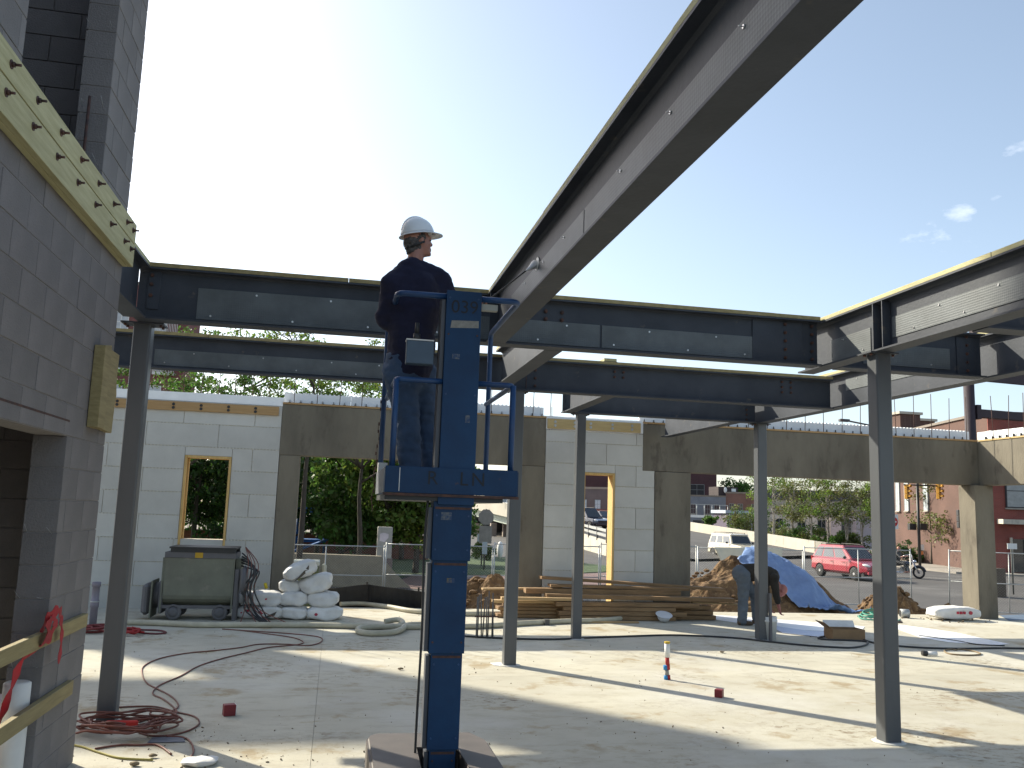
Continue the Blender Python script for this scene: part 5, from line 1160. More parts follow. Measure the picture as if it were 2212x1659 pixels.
pw = thing('park_wall', 'long low red brick wall behind the park trees', 'brick wall', (-6, 52, ZR)); bm = B(); box(bm, -40, 5.5, 52, 52.3, ZR, ZR+1.35); obj('wall', bm, brickmat('park_brick', (.22, .065, .035), (.17, .05, .03), (.15, .1, .08), 0), pw); bm = B(); box(bm, -40, 5.55, 51.96, 52.34, ZR+1.352, ZR+1.43); obj('coping', bm, mat('coping_dark', (.1, .06, .05)), pw)
rl = thing('park_railing', 'thin dark railing standing behind the park wall', 'railing', (-6, 53, ZR)); bm = B(); x = -38
while x < 5: box(bm, x, x+.025, 52.8, 52.825, ZR, ZR+2.4); x += .28
stuff(obj('baluster', bm, black, rl)); bm = B(); box(bm, -38, 5, 52.8, 52.84, ZR+2.35, ZR+2.41); obj('top_rail', bm, black, rl)
# playground
pg = thing('playground', 'blue play structure with a pointed roof under the park trees', 'play structure', (*oD(660, 1150, 46).xy, ZR))
c = oD(672, 1140, 46); blu = mat('play_blue', (.02, .13, .42), rough=.5)
for dx in (-.7, .7):
    for dy in (0, 1.2): bm = B(); cyl(bm, (c.x+dx, c.y+dy, ZR), (c.x+dx, c.y+dy, c.z+.9), .06, 8); obj('post', bm, blu, pg)
bm = B(); v = [bm.verts.new((c.x+dx, c.y+dy, c.z+.75)) for dx, dy in ((-1, -.3), (1, -.3), (1, 1.5), (-1, 1.5))]; a = bm.verts.new((c.x, c.y+.6, c.z+1.75)); bm.faces.new(v)
for k in range(4): bm.faces.new((v[k], v[(k+1) % 4], a))
obj('roof', bm, blu, pg); bm = B(); box(bm, c.x-.8, c.x+.8, c.y-.02, c.y+1.2, c.z-.75, c.z-.6); obj('deck', bm, blu, pg)
bm = B(); box(bm, c.x-.75, c.x+.75, c.y-.04, c.y, c.z-.1, c.z+.2); obj('panel', bm, mat('play_beige', (.45, .38, .33)), pg); bm = B(); obox(bm, (c.x+.9, c.y, c.z-.55), (c.x-1.6, c.y-.8, ZR+.3), .6, .08); obj('slide', bm, blu, pg)
for k in range(7): bm = B(); cyl(bm, (c.x-2.4+k*.25, c.y, ZR+.2), (c.x-2.4+k*.25, c.y, c.z+.05), .03, 6); obj('baluster', bm, blu, pg)

# ------------------------------------------------------------------ trees
def leaves_mesh(centers, per, spread, size, r_, nm='crown', flat_=.0):
    C_ = np.repeat(np.array(centers), per, axis=0); n = len(C_); q = r_.normal(0, 1, (n, 3)); q /= (np.linalg.norm(q, axis=1, keepdims=True)+1e-9); q *= (r_.random((n, 1))**.5)*spread; q[:, 2] *= (1-flat_)*.75
    P_ = C_+q; a = r_.normal(0, 1, (n, 3)); a /= np.linalg.norm(a, axis=1, keepdims=True); b = np.cross(a, r_.normal(0, 1, (n, 3))); b /= np.linalg.norm(b, axis=1, keepdims=True)
    s = size*(.6+.8*r_.random((n, 1))); V = np.stack([P_-a*s*.5, P_+b*s*.33, P_+a*s*.6, P_-b*s*.33], 1).reshape(-1, 3)
    me = bpy.data.meshes.new(nm); me.vertices.add(4*n); me.vertices.foreach_set('co', V.ravel()); me.loops.add(4*n); me.loops.foreach_set('vertex_index', np.arange(4*n)); me.polygons.add(n); me.polygons.foreach_set('loop_start', np.arange(0, 4*n, 4)); me.polygons.foreach_set('loop_total', np.full(n, 4)); me.update(); me.validate(); return me
def tree(name, label, x, y, z0, h_, rad, lm, bk=bark, trunk_r=.16, clumps=60, per=60, lsize=.16, cspread=.6, base=.3, seed=1, grp='trees in the park', cat='tree', multi=1, shape=1.0, fork=3, flat_=0, lean=0):
    r_ = np.random.default_rng(seed); rr = random.Random(seed); t = thing(name, label, cat, (x, y, z0), group=grp); tb = B(); tips = []
    for s_ in range(multi):
        ox, oy = (rr.uniform(-.25, .25)*rad*.6 if multi > 1 else 0), (rr.uniform(-.2, .2) if multi > 1 else 0)
        P_ = [Vector((x+ox*k/4+rr.uniform(-.04, .04)*h_*.25+lean*k/4, y+oy*k/4, z0-.2+h_*.78*k/4)) for k in range(5)]; sp_ = smoothpath(P_, 3); rs = [trunk_r*(1-.8*i/(len(sp_)-1)) for i in range(len(sp_))]; tube(tb, sp_, rs, 7)
        for b_ in range(fork+5):
            k = rr.uniform(base, .95); p = sp_[min(len(sp_)-1, int(k*(len(sp_)-1)))]; a = rr.uniform(0, 6.28); L = rad*rr.uniform(.5, .95)*(1.15-.5*abs(k-.5)); e = p+Vector((L*cos(a), L*sin(a), h_*rr.uniform(.06, .2))); m_4 = p.lerp(e, .5)+Vector((0, 0, .06*h_*rr.uniform(-.3, .6))); q = smoothpath([p, m_4, e], 3); tube(tb, q, [trunk_r*.35*(1-.75*i/(len(q)-1)) for i in range(len(q))], 5)
            for z in range(3): e2 = m_4.lerp(e, rr.random())+Vector((rr.uniform(-1, 1), rr.uniform(-1, 1), rr.uniform(0, .8)))*rad*.28; tube(tb, [m_4.lerp(e, .6), e2], [trunk_r*.1, trunk_r*.03], 4); tips.append(tuple(e2))
            tips.append(tuple(e))
    obj('trunk', tb, bk, t)
    cz = z0+h_*(base+1)/2; hz_ = h_*(1-base)/2; cen = list(tips)
    while len(cen) < clumps:
        v = r_.normal(0, 1, 3); v /= np.linalg.norm(v); v *= r_.random()**.4; w = 1-.35*shape*max(0, v[2]); cen.append((x+lean*.6+v[0]*rad*w, y+v[1]*rad*w, cz+v[2]*hz_))
    me = leaves_mesh(cen, per, cspread, lsize, r_, flat_=flat_); obj('crown', me, lm, t)
    return t
specs = [ # px, depth, height, radius, material, label
    (330, 44, 6.8, 2.6, leafm, 'dark leafy tree at the far left of the park'),
    (425, 40, 6.9, 2.4, leafd, 'dark tree filling the left half of the small window'),
    (500, 46, 6.6, 2.2, leafm, 'greener tree in the right half of the small window'),
    (590, 42, 6.6, 2.4, leafd, 'dark tree behind the first concrete pier'),
    (690, 48, 7.2, 2.6, leafm, 'dark tree above the blue play structure'),
    (742, 40, 6.0, 2.0, leafm, 'tree with a dark trunk left of the utility pedestal'),
    (775, 46, 5.0, 1.7, leafm, 'low bright green tree beside the pedestal'),
    (838, 39, 7.0, 1.9, leafy, 'yellow-green tree glowing in sunlight behind the lift platform'),
    (872, 50, 5.6, 2.0, leafd, 'dark tree right behind the lift mast'),
    (905, 40, 4.2, 1.5, leafy, 'sunlit yellow-green tree right of the pedestal under the platform'),
    (960, 58, 6.5, 2.4, leafm, 'tree hidden mostly by the lift mast')]
for i, (px, dp, h_, rad, lm, lab) in enumerate(specs):
    p = oD(px, 1100, dp); tree('park_tree', lab, p.x, p.y, ZR+.3, h_, rad, lm, seed=40+i, clumps=85, per=75, lsize=.22, cspread=.7, base=.22 if lm is not leafy else .3)
for i, (px, dp, h_, rad, lab) in enumerate([(400, 30, 8.1, 2.6, 'feathery locust tree left of centre above the wide foam wall'), (520, 33, 10.0, 3.2, 'sparse locust tree in the middle above the foam wall'), (668, 32, 11.2, 4.0, 'forked locust tree with two visible limbs above the first pier'), (790, 36, 9.0, 2.8, 'light locust tree just left of the man on the lift')]):
    p = oD(px, 900, dp); tree('locust_tree', lab, p.x, p.y, ZR, h_, rad, leafm if i != 2 else leafy, seed=80+i, clumps=110, per=70, lsize=.10, cspread=.42, base=.58, trunk_r=.13, flat_=.45, fork=5, shape=.2)
# hedge strip and shrubs
def shrub(label, px, py, dp, rad, lm=leafm, seed=1, hs=1.0, per=70, grp='green shrubs along the ramp parapet', ls=.16):
    p = oD(px, py, dp); r_ = np.random.default_rng(seed); t = thing('shrub', label, 'shrub', (p.x, p.y, p.z-rad*hs), group=grp); cen = [(p.x+r_.normal()*rad*.5, p.y+r_.normal()*rad*.4, p.z+r_.normal()*rad*.33*hs) for _ in range(22)]
    obj('foliage', leaves_mesh(cen, per, rad*.38, ls, r_), lm, t); bm = B()
    for k in range(4): tube(bm, [(p.x, p.y, p.z-rad*hs*1.3), cen[k]], [.03, .008], 4)
    obj('stem', bm, bark, t)

# ------------------------------------------------------------------ ramp and overpass
dk = mat('bridge_dark', (.10, .095, .10))
near = [(1500, 1208, 60), (1420, 1192, 61), (1310, 1170, 64), (1255, 1153, 76), (1190, 1134, 87), (1125, 1112, 97), (1020, 1088, 111), (930, 1074, 125)]
NP = [oD(*a) for a in near]
far = [(1790, 1198, 74), (1767, 1195, 75), (1640, 1172, 87), (1491, 1146, 104), (1380, 1130, 120), (1255, 1114, 138), (1125, 1098, 150), (1000, 1082, 165)]
FP_ = [oD(*a) for a in far]
bm = B(); vv = [(bm.verts.new(a), bm.verts.new(b)) for a, b in zip(NP, FP_)]
for a, b in zip(vv, vv[1:]): bm.faces.new((a[0], a[1], b[1], b[0]))
struct('ramp_road', bm, asphalt)
def wallstrip(bm, P_, dz0, dz1, th=.3):
    for a, b in zip(P_, P_[1:]):
        n_ = Vector((-(b-a).y, (b-a).x, 0)).normalized()*th
        v = [bm.verts.new(q) for q in (a+Vector((0, 0, dz0)), b+Vector((0, 0, dz0)), b+Vector((0, 0, dz1)), a+Vector((0, 0, dz1)))]; w = [bm.verts.new(q.co+n_) for q in v]
        bm.faces.new(v); bm.faces.new(w[::-1])
        for k in range(4): bm.faces.new((v[k], w[k], w[(k+1) % 4], v[(k+1) % 4]))
fp_ = thing('far_parapet', 'pale concrete parapet along the far side of the ramp', 'parapet', FP_[1])
bm = B(); wallstrip(bm, [p-Vector((0, 0, 0)) for p in FP_], -.5, 1.0); obj('wall', bm, barr, fp_)
npr = thing('ramp_wall', 'sunlit concrete retaining wall under the near edge of the ramp', 'retaining wall', NP[2])
bm = B()
for a, b in zip(NP[1:5], NP[2:5]):
    v = [bm.verts.new(q) for q in (Vector((a.x, a.y, ZR-.2)), Vector((b.x, b.y, ZR-.2)), b+Vector((0, 0, .05)), a+Vector((0, 0, .05)))]; w = [bm.verts.new(q.co+Vector((.3, .35, 0))) for q in v]; bm.faces.new(v); bm.faces.new(w)
    for k in range(4): bm.faces.new((v[k], w[k], w[(k+1) % 4], v[(k+1) % 4]))
obj('wall', bm, barr, npr)
gr = thing('guardrail', 'steel guardrail on posts along the near edge of the ramp', 'guardrail', NP[2])
G_ = [NP[1]+Vector((0, 0, .0)), NP[2], NP[3], NP[4]]
for dz in (.42, .78):
    bm = B()
    for a, b in zip(G_, G_[1:]): obox(bm, a+Vector((0, 0, dz)), b+Vector((0, 0, dz)), .06, .2)
    obj('rail', bm, galv, gr)
for a, b in zip(G_, G_[1:]):
    for k in range(3): p = a.lerp(b, k/3); bm = B(); box(bm, p.x-.07, p.x+.07, p.y-.12, p.y-.04, p.z-.1, p.z+.9); obj('post', bm, dk, gr)
ov = thing('overpass', 'concrete overpass with pale girders and dark piers, left of the middle column', 'bridge', NP[5])
bm = B(); wallstrip(bm, NP[4:], -.55, .95, .35); obj('fascia', bm, barr, ov)
for k, (dx) in enumerate((0, 2.2, 4.4)):
    bm = B(); wallstrip(bm, [p+Vector((.6+dx*.5, 1.0+dx, 0)) for p in NP[4:]], -1.45, -.56, .4); obj('girder', bm, mat('girder_green', (.50, .56, .47)) if k == 0 else dk, ov)
for i, q in enumerate(((1030, 108), (1068, 104), (1095, 104), (1118, 100), (1128, 97))): p = oD(q[0], 1160, q[1]); bm = B(); box(bm, p.x-.35, p.x+.35, p.y+.6, p.y+1.3, ZR-.1, p.z+1.6); obj('pier', bm, mat('pier_tan', (.36, .30, .25)), ov)
p = oD(1080, 1150, 124); bm = B(); box(bm, p.x-14, p.x+12, p.y+6, p.y+6.5, ZR-.3, p.z+3.0); obj('abutment', bm, dk, ov)
p = oD(1450, 1170, 100)
# lamp and sign poles near the underpass
def sign(label, px, py, dp, w, h_, m, pole_to=ZR, rz=0, shape='rect', cat='sign'):
    p = oD(px, py, dp); t = thing('street_sign', label, cat, (p.x, p.y, pole_to)); bm = B(); cyl(bm, (p.x, p.y+.04, pole_to), (p.x, p.y+.04, p.z+h_*.5), .035, 8); obj('pole', bm, mat('pole_dark', (.06, .065, .06)), t)
    bm = B()
    if shape == 'rect': box(bm, p.x-w/2, p.x+w/2, p.y-.02, p.y, p.z-h_/2, p.z+h_/2)
    else: prism(bm, [(p.x+w/2*cos(pi/8+k*pi/4), p.z+w/2*sin(pi/8+k*pi/4)) for k in range(8)], 'y', p.y-.02, p.y)
    obj('sign_plate', bm, m, t); return t, p
sgk = mat('sign_back', (.30, .27, .24)); t, p = sign('back of an octagonal stop sign over a tall plate, beside the underpass', 1050, 1117, 46, .85, .85, sgk, shape='oct'); bm = B(); box(bm, p.x-.33, p.x+.33, p.y-.03, p.y-.01, p.z-1.35, p.z-.45); obj('lower_plate', bm, sgk, t)
sign('small white notice sign low beside the stop sign', 1042, 1162, 47, .55, .42, mat('sign_white', (.55, .6, .62))); sign('narrow white sign just right of the small notice', 1047, 1184, 44, .25, .6, mat('sign_white2', (.5, .56, .6)))
bu = thing('boulder', 'white standing stone on the grass by the underpass', 'stone', oD(1080, 1190, 44)); p = oD(1080, 1188, 44); bm = B(); ball(bm, p, (.16, .2, .42)); obj('rock', bm, white, bu)
shrub('small bright bush on the grass left of the white stone', 1052, 1187, 46, .7, leafy, 7, .6, grp='bushes on the verge')

# ------------------------------------------------------------------ buildings
def building(label, pts, z0, z1, m, name='building', parts=None, roofm=None, cat='building', par=.25):
    """pts: footprint corners (x,y)"""
    c = sum((Vector((*p, 0)) for p in pts), Vector())/len(pts); t = thing(name, label, cat, (c.x, c.y, z0)); bm = B(); prism(bm, pts, 'z', z0, z1); obj('wall', bm, m, t)
    bm = B(); n = len(pts); cc = Vector((c.x, c.y)); prism(bm, [tuple(cc+(Vector(p)-cc)*1.012) for p in pts], 'z', z1+.002, z1+par); obj('coping', bm, roofm or mat('roof_coping', (.2, .17, .14)), t); return t
def win(t, a, b, u, z, w, h_, m=None, fm=None, d=.05, nm='window', sill=True):
    """window on the facade line a->b (outside to the right of a->b seen from above is -n)"""
    a, b = Vector((*a, 0)), Vector((*b, 0)); dr = (b-a).normalized(); n_ = Vector((dr.y, -dr.x, 0)); p = a+dr*u; fm = fm or mat('window_frame', (.25, .25, .25))
    def q(x, y, zz): return p+dr*x+n_*y+Vector((0, 0, zz))
    def bx(bm, x0, x1, y0, y1, zz0, zz1): 
        M = Matrix(((dr.x, n_.x, 0, p.x), (dr.y, n_.y, 0, p.y), (0, 0, 1, 0), (0, 0, 0, 1))); box(bm, x0, x1, y0, y1, zz0, zz1, M)
    bm = B(); f = .07
    bx(bm, -w/2, -w/2+f, .0, d, z, z+h_); bx(bm, w/2-f, w/2, .0, d, z, z+h_); bx(bm, -w/2+f, w/2-f, .0, d, z, z+f); bx(bm, -w/2+f, w/2-f, .0, d, z+h_-f, z+h_); bx(bm, -.025, .025, .0, d-.01, z+f, z+h_-f); bx(bm, -w/2+f, w/2-f, .002, d-.014, z+h_*.5-.025, z+h_*.5+.025)
    o = obj(nm, bm, fm, t); bm = B(); bx(bm, -w/2+f, w/2-f, .003, d-.022, z+f, z+h_-f); obj('pane', bm, m or glassd, o)
    if sill: bm = B(); bx(bm, -w/2-.05, w/2+.05, .0, d+.06, z-.1, z-.002); obj('sill', bm, mat('sill', (.3, .27, .23)), o)
# big red brick building at the right
CA = oD(2145, 1200, 57).xy; CB = oD(1954, 1200, 71).xy; dAB = (CB-CA).normalized(); CF = CB+dAB*2.5; nAB = Vector((-dAB.y, dAB.x)); nAB = nAB if nAB.y < 0 or nAB.x > 0 else -nAB
nR = Vector((dAB.y, -dAB.x)); nR = nR if nR.x > 0 else -nR
CD = CA+nR*22; CE = CF+nR*22
zt_ = oD(2145, 889, 57).z
bang = math.atan2(dAB.y, dAB.x)
bm_left = brickmat('side_brick', (.105, .048, .034), (.085, .038, .028), (.16, .11, .09), bang); bm_right = brickmat('front_brick', (.26, .055, .04), (.21, .045, .035), (.2, .12, .1), bang-pi/2)  # side and front faces carry separate brick colours
rbd = building('large red brick building behind the traffic signals, with a white cornice', [tuple(CA), tuple(CD), tuple(CE), tuple(CF)], ZR-.2, zt_, bm_left, par=.18)
# shop front on the right hand face
def fr(u, d_=0): return CA+nR*u-dAB*d_
bm = B(); prism(bm, [tuple(fr(0, .002)), tuple(fr(22, .002)), tuple(fr(22, .08)), tuple(fr(0, .08))], 'z', ZR, zt_-.02); obj('front_wall', bm, bm_right, rbd)
bm = B(); prism(bm, [tuple(fr(-.1, .09)), tuple(fr(22, .09)), tuple(fr(22, .6)), tuple(fr(-.1, .6))], 'z', zt_-1.55, zt_-1.15); obj('cornice', bm, white, rbd)
bm = B(); prism(bm, [tuple(fr(.5, .09)), tuple(fr(.9, .09)), tuple(fr(.9, .35)), tuple(fr(.5, .35))], 'z', zt_-2.8, zt_-1.552); obj('corbel', bm, white, rbd)
for u in (2.2, 5.6, 9.0): win(rbd, tuple(fr(0, .08)), tuple(fr(22, .08)), u, 3.2, 2.6, 2.2, mat('pane_grey', (.30, .32, .33), rough=.2), mat('frame_black', (.03, .03, .035)), .12)
bm = B(); prism(bm, [tuple(fr(.3, .09)), tuple(fr(22, .09)), tuple(fr(22, .9)), tuple(fr(.3, .9))], 'z', 2.15, 2.45); obj('shop_cornice', bm, barr, rbd)
bm = B(); prism(bm, [tuple(fr(1.2, .085)), tuple(fr(21, .085)), tuple(fr(21, .2)), tuple(fr(1.2, .2))], 'z', -.9, 1.2); obj('shop_glass', bm, glassd, rbd)
for u in (1.0, 1.9, 2.8, 3.7, 4.6, 5.5): bm = B(); prism(bm, [tuple(fr(u, .21)), tuple(fr(u+.12, .21)), tuple(fr(u+.12, .34)), tuple(fr(u, .34))], 'z', ZR, 1.3); obj('shop_mullion', bm, barr, rbd)
ch = CB+dAB*-1.2
for lab, q, s_ in (('a', CB-dAB*1.8, .9), ('b', CF+nR*3, .9)):
    bm = B(); zc = zt_ if lab == 'a' else zt_+.3; prism(bm, [(q.x-.9, q.y-.1), (q.x+.9, q.y-.1), (q.x+.9, q.y+1.4), (q.x-.9, q.y+1.4)], 'z', zt_-.6, zt_+1.35); c_ = obj('chimney', bm, bm_left, rbd); bm = B(); box(bm, q.x-1.05, q.x+1.05, q.y-.25, q.y+1.55, zt_+1.352, zt_+1.55); obj('chimney_cap', bm, barr, c_)
for u in (1.6, 3.4, 7.0): win(rbd, tuple(CF), tuple(CA), u, 3.0, .8, 2.4, mat('pane_sky_pale', (.45, .5, .52), rough=.2), mat('frame_pale', (.4, .42, .42)), .1)  # pale sky reflection painted into the pane colour
bm = B(); prism(bm, [tuple(CA+Vector((-3.2, -.6))), tuple(CD+Vector((-2, -4.5))), tuple(CD+Vector((0, 0))), tuple(CA), tuple(CF), tuple(CF+Vector((-6.5, -2)))], 'z', ZR-.2, ZR+.15); struct('far_pavement', bm, sidewalk)
# planting beds with small shrubs at the brick wall
# billboard in front of the brick building
bb = thing('billboard', 'dark billboard frame on a thick round pole rising over the brick building', 'billboard', (*oD(2095, 1200, 50).xy, ZR)); p = oD(2095, 860, 50); q = oD(2097, 940, 50); pb = Vector((q.x, q.y))
dbm = mat('billboard_dark', (.035, .022, .03)); bm = B(); cyl(bm, (pb.x, pb.y, ZR), (pb.x, pb.y, p.z+1.2), .29, 18); obj('pole', bm, dbm, bb)
a = oD(2117, 880, 50); bm = B(); box(bm, pb.x+.25, a.x+.1, pb.y-.3, pb.y+.3, oD(2110, 905, 50).z, oD(2110, 874, 50).z); obj('bracket', bm, dbm, bb)
bm = B(); obox(bm, (a.x, pb.y, oD(2150, 893, 50).z), (a.x+9, pb.y+1.0, oD(2150, 893, 50).z), .5, .45); obj('frame_beam', bm, dbm, bb)
bm = B(); obox(bm, (pb.x+.3, pb.y, p.z+2.6), (a.x+9, pb.y+1.0, p.z+2.6), .3, 3.0); obj('sign_panel', bm, dbm, bb)
# street lamp
sl_ = thing('street_lamp', 'cobra head street lamp reaching left above the long lintel', 'street lamp', (*oD(1905, 1200, 60).xy, ZR)); a = oD(1816, 908, 60); b = oD(1905, 924, 60); bm = B(); tube(bm, arc([(b.x, b.y, ZR), b, a+Vector((.5, 0, 0))], .6), .06, 8); obj('pole', bm, dk, sl_); bm = B(); box(bm, a.x-.1, a.x+.62, a.y-.15, a.y+.15, a.z-.08, a.z+.1); obj('lamp_head', bm, dk, sl_, bevel=.03)
# traffic signals
D0 = 62
def signal_head(t, px, py, m, rz, s=1.0, D=D0):
    p = oD(px, py, D); M = Matrix.Translation(p) @ Matrix.Rotation(rz, 4, 'Z') @ Matrix.Scale(s, 4); o = None
    for i, z in enumerate((.34, 0, -.34)):
        bm = B(); box(bm, -.16, .16, -.1, .12, z-.165, z+.165, M); bmesh.ops.bevel(bm, geom=list(bm.edges), offset=.02, segments=1, affect='EDGES'); o = obj('signal_section', bm, m, t)
        bm = B(); lathe(bm, [(.12, -.005), (.12, .008), (.09, .01)], M @ Matrix.Translation((0, -.105, z)) @ Matrix.Rotation(pi/2, 4, 'X'), 16); obj('lens', bm, mat('lens_dark', (.02, .015, .01), rough=.15), o)
        bm = B(); tube(bm, [M @ Vector((.135*cos(a), -.2, z+.135*sin(a))) for a in np.linspace(-.3, pi+.3, 12)], .012, 4); 
        L_ = [[bm.verts.new(M @ Vector((.14*cos(a), y, z+.14*sin(a)))) for a in np.linspace(-.2, pi+.2, 12)] for y in (-.1, -.3)]
        for k in range(11): bm.faces.new((L_[0][k], L_[0][k+1], L_[1][k+1], L_[1][k]))
        obj('visor', bm, m, o)
    return p
sigy = mat('signal_yellow', (.62, .30, .03), (.5, .24, .02), rough=.45)
tsg = thing('traffic_signal', 'black signal mast with two yellow signal heads on its cross arm', 'traffic signal', (*oD(1982, 1200, D0).xy, ZR))
pm = oD(1982, 1060, D0); bm = B(); cyl(bm, (pm.x, pm.y, ZR), (pm.x, pm.y, oD(1982, 1043, D0).z), .1, 12); obj('mast', bm, black, tsg)
a, b = oD(1952, 1047, D0), oD(2032, 1050, D0); bm = B(); cyl(bm, a, b, .05, 8); obj('cross_arm', bm, black, tsg)
signal_head(tsg, 1959, 1062, sigy, R(28), 1.02); signal_head(tsg, 2028, 1062, sigy, R(28), 1.02)
for px, w in ((1971, .28), (1994, .28)): p = oD(px, 1138, D0); bm = B(); box(bm, p.x-.26, p.x+.26, p.y-.1, p.y+.2, p.z-.22, p.z+.22); obj('pedestrian_head', bm, black, tsg, bevel=.02)
p = oD(1986, 1182, D0); bm = B(); box(bm, p.x-.1, p.x+.25, p.y-.16, p.y-.12, p.z-.2, p.z+.2); obj('small_notice', bm, white, tsg); bm = B(); box(bm, p.x-.02, p.x+.15, p.y-.2, p.y-.12, p.z-.5, p.z-.28); obj('push_button', bm, mat('button_orange', (.6, .2, .05)), tsg)
ts2 = thing('traffic_signal', 'black signal head seen from behind, partly hidden by the corner pier', 'traffic signal', (*oD(2086, 1200, 40).xy, ZR)); pm = oD(2090, 1120, 40); bm = B(); cyl(bm, (pm.x, pm.y+.1, ZR), (pm.x, pm.y+.1, pm.z+.5), .06, 10); obj('mast', bm, black, ts2); signal_head(ts2, 2073, 1121, black, R(75), .8, 40)
t, p = sign('round red and white no entry sign right of the right column', 1929, 1127, 58, .75, .95, white); 
bm = B(); M = Matrix.Translation((p.x, p.y-.03, p.z)) @ Matrix.Rotation(pi/2, 4, 'X'); lathe(bm, [(.33, 0), (.33, .01)], M, 24); obj('red_disc', bm, mat('sign_red', (.5, .02, .02)), t); bm = B(); box(bm, p.x-.22, p.x+.22, p.y-.05, p.y-.044, p.z-.05, p.z+.05); obj('white_bar', bm, white, t)
pc = thing('marker_post', 'short white post with an orange foot left of the corner pier', 'post', (*gp(2084, 1232).xy, ZR)); p = gp(2083, 1232); bm = B(); cyl(bm, (p.x, p.y, ZR+.2), (p.x, p.y, ZR+1.2), .1, 12); obj('post', bm, white, pc); bm = B(); cyl(bm, (p.x, p.y, ZR), (p.x, p.y, ZR+.2), .14, 12); obj('foot', bm, mat('foot_orange', (.6, .18, .04)), pc)
st2 = thing('brown_cabinet', 'brown street cabinet right of the corner pier behind the fence', 'cabinet', (*oD(2160, 1250, 38).xy, ZR)); p = oD(2158, 1245, 38); bm = B(); box(bm, p.x-.45, p.x+.35, p.y, p.y+.5, ZR, oD(2158, 1228, 38).z); obj('cabinet', bm, mat('brown_box', (.10, .07, .045)), st2, bevel=.02)
t, p = sign('small white sign on a thin pole at the far right', 2186, 1180, 40, .5, .25, white)
# cream building, grey houses, tall maroon block
def facade(pxa, pxb, da, db, ytop, label, m, deep=12, z0=ZR-.2, dtop=None, par=.25, roofm=None, name='building'):
    a, b = oD(pxa, 1150, da), oD(pxb, 1150, db); zt = oD((pxa+pxb)/2, ytop, (da+db)/2).z; d = Vector((b.x-a.x, b.y-a.y)).normalized(); n_ = Vector((-d.y, d.x)); return building(label, [(a.x, a.y), (b.x, b.y), (b.x+n_.x*deep, b.y+n_.y*deep), (a.x+n_.x*deep, a.y+n_.y*deep)], z0, zt, m, name, par=par, roofm=roofm), (a.x, a.y), (b.x, b.y), zt
t, a, b, zt = facade(1640, 1795, 112, 108, 1112, 'cream coloured low building behind the birch trees', mat('cream_stucco', (.62, .54, .46), (.56, .49, .42)), 10)
for u in (2.5, 5.2, 7.6): win(t, a, b, u, .2, 1.0, 2.0)
t, a, b, zt = facade(1795, 1850, 107, 105, 1108, 'mauve end block of the low building with a dark doorway', mat('mauve_stucco', (.36, .30, .32)), 10); win(t, a, b, 1.9, ZR+.6, 1.3, 2.9, black)
t, a, b, zt = facade(1630, 1900, 138, 131, 1082, 'grey roofed building farther behind the birch trees', mat('stone_grey', (.33, .30, .26), (.25, .23, .2)), 14, roofm=mat('slate', (.06, .06, .07)), par=1.6)
for u in (3, 8, 13): win(t, a, b, u, 1.2, 1.4, 1.6)
mar = brickmat('maroon_brick', (.075, .028, .032), (.06, .022, .028), (.07, .04, .04), 0)
t, a, b, zt = facade(1200, 1548, 185, 178, 985, 'tall maroon brick warehouse block in the far distance', mar, 30)
for u in (16.5, 20.5, 25.0, 29.0): win(t, a, b, u, 6.5, 3.0, 2.2, mat('dark_void', (.02, .018, .02)), d=.1, sill=False)
t, a, b, zt = facade(1440, 1568, 150, 148, 1072, 'blue-grey painted brick house with four upper windows', brickmat('bluegrey_brick', (.16, .18, .22), (.13, .15, .19), (.2, .21, .23), 0), 10)
for u in (3.4, 5.0, 7.4, 8.9): win(t, a, b, u-.6, 2.6, .85, 1.7, mat('void_maroon', (.05, .03, .035)))
win(t, a, b, 5.9, ZR+1.2, 3.2, 1.5, black)
t, a, b, zt = facade(1568, 1640, 148, 145, 1066, 'brown brick house with small square windows next to the blue-grey one', brickmat('brown_brick', (.17, .085, .065), (.14, .07, .055), (.14, .1, .09), 0), 10)
for u in (1.0, 2.5, 4.8): win(t, a, b, u, 3.4, .9, 1.1)
p = oD(1580, 1063, 152); bm = B(); box(bm, p.x-2.4, p.x+1.2, p.y, p.y+4, p.z-2, oD(1580, 1052, 152).z); o = obj('roof_house', bm, brickmat('penthouse', (.05, .035, .035), (.04, .03, .03), (.05, .04, .04), 0), t); bm = B(); box(bm, p.x+.0, p.x+.8, p.y-.05, p.y-.01, p.z+.1, p.z+.6); obj('roof_sign', bm, white, o); bm = B(); ball(bm, (p.x-1.3, p.y-.4, p.z+.3), (.3, .1, .5)); obj('dish', bm, white, o)
t, a, b, zt = facade(1235, 1330, 168, 164, 1056, 'taupe building with two bright upper windows, seen through the tall doorway', brickmat('taupe_brick', (.17, .13, .125), (.15, .115, .11), (.15, .12, .12), 0), 12, par=.4, roofm=mat('roof_tan', (.38, .3, .24)))
for u in (1.8, 4.6): win(t, a, b, u+.6, 3.0, 1.2, 1.7, mat('pane_sky', (.55, .6, .65)))
bm = B(); p = oD(1297, 1108, 163); box(bm, p.x-1.4, p.x+1.4, p.y-1.2, p.y-.2, p.z-.4, p.z+.6); obj('awning', bm, mat('awning_red', (.3, .02, .025)), t); win(t, a, b, 1.8, .2, 1.6, 1.4)
t, a, b, zt = facade(1090, 1150, 150, 150, 1026, 'distant grey block seen between the lift and the second pier', mat('grey_block', (.2, .21, .23)), 12)
for z in (2, 5, 8): win(t, a, b, 3.2, z, 2.4, 1.0)
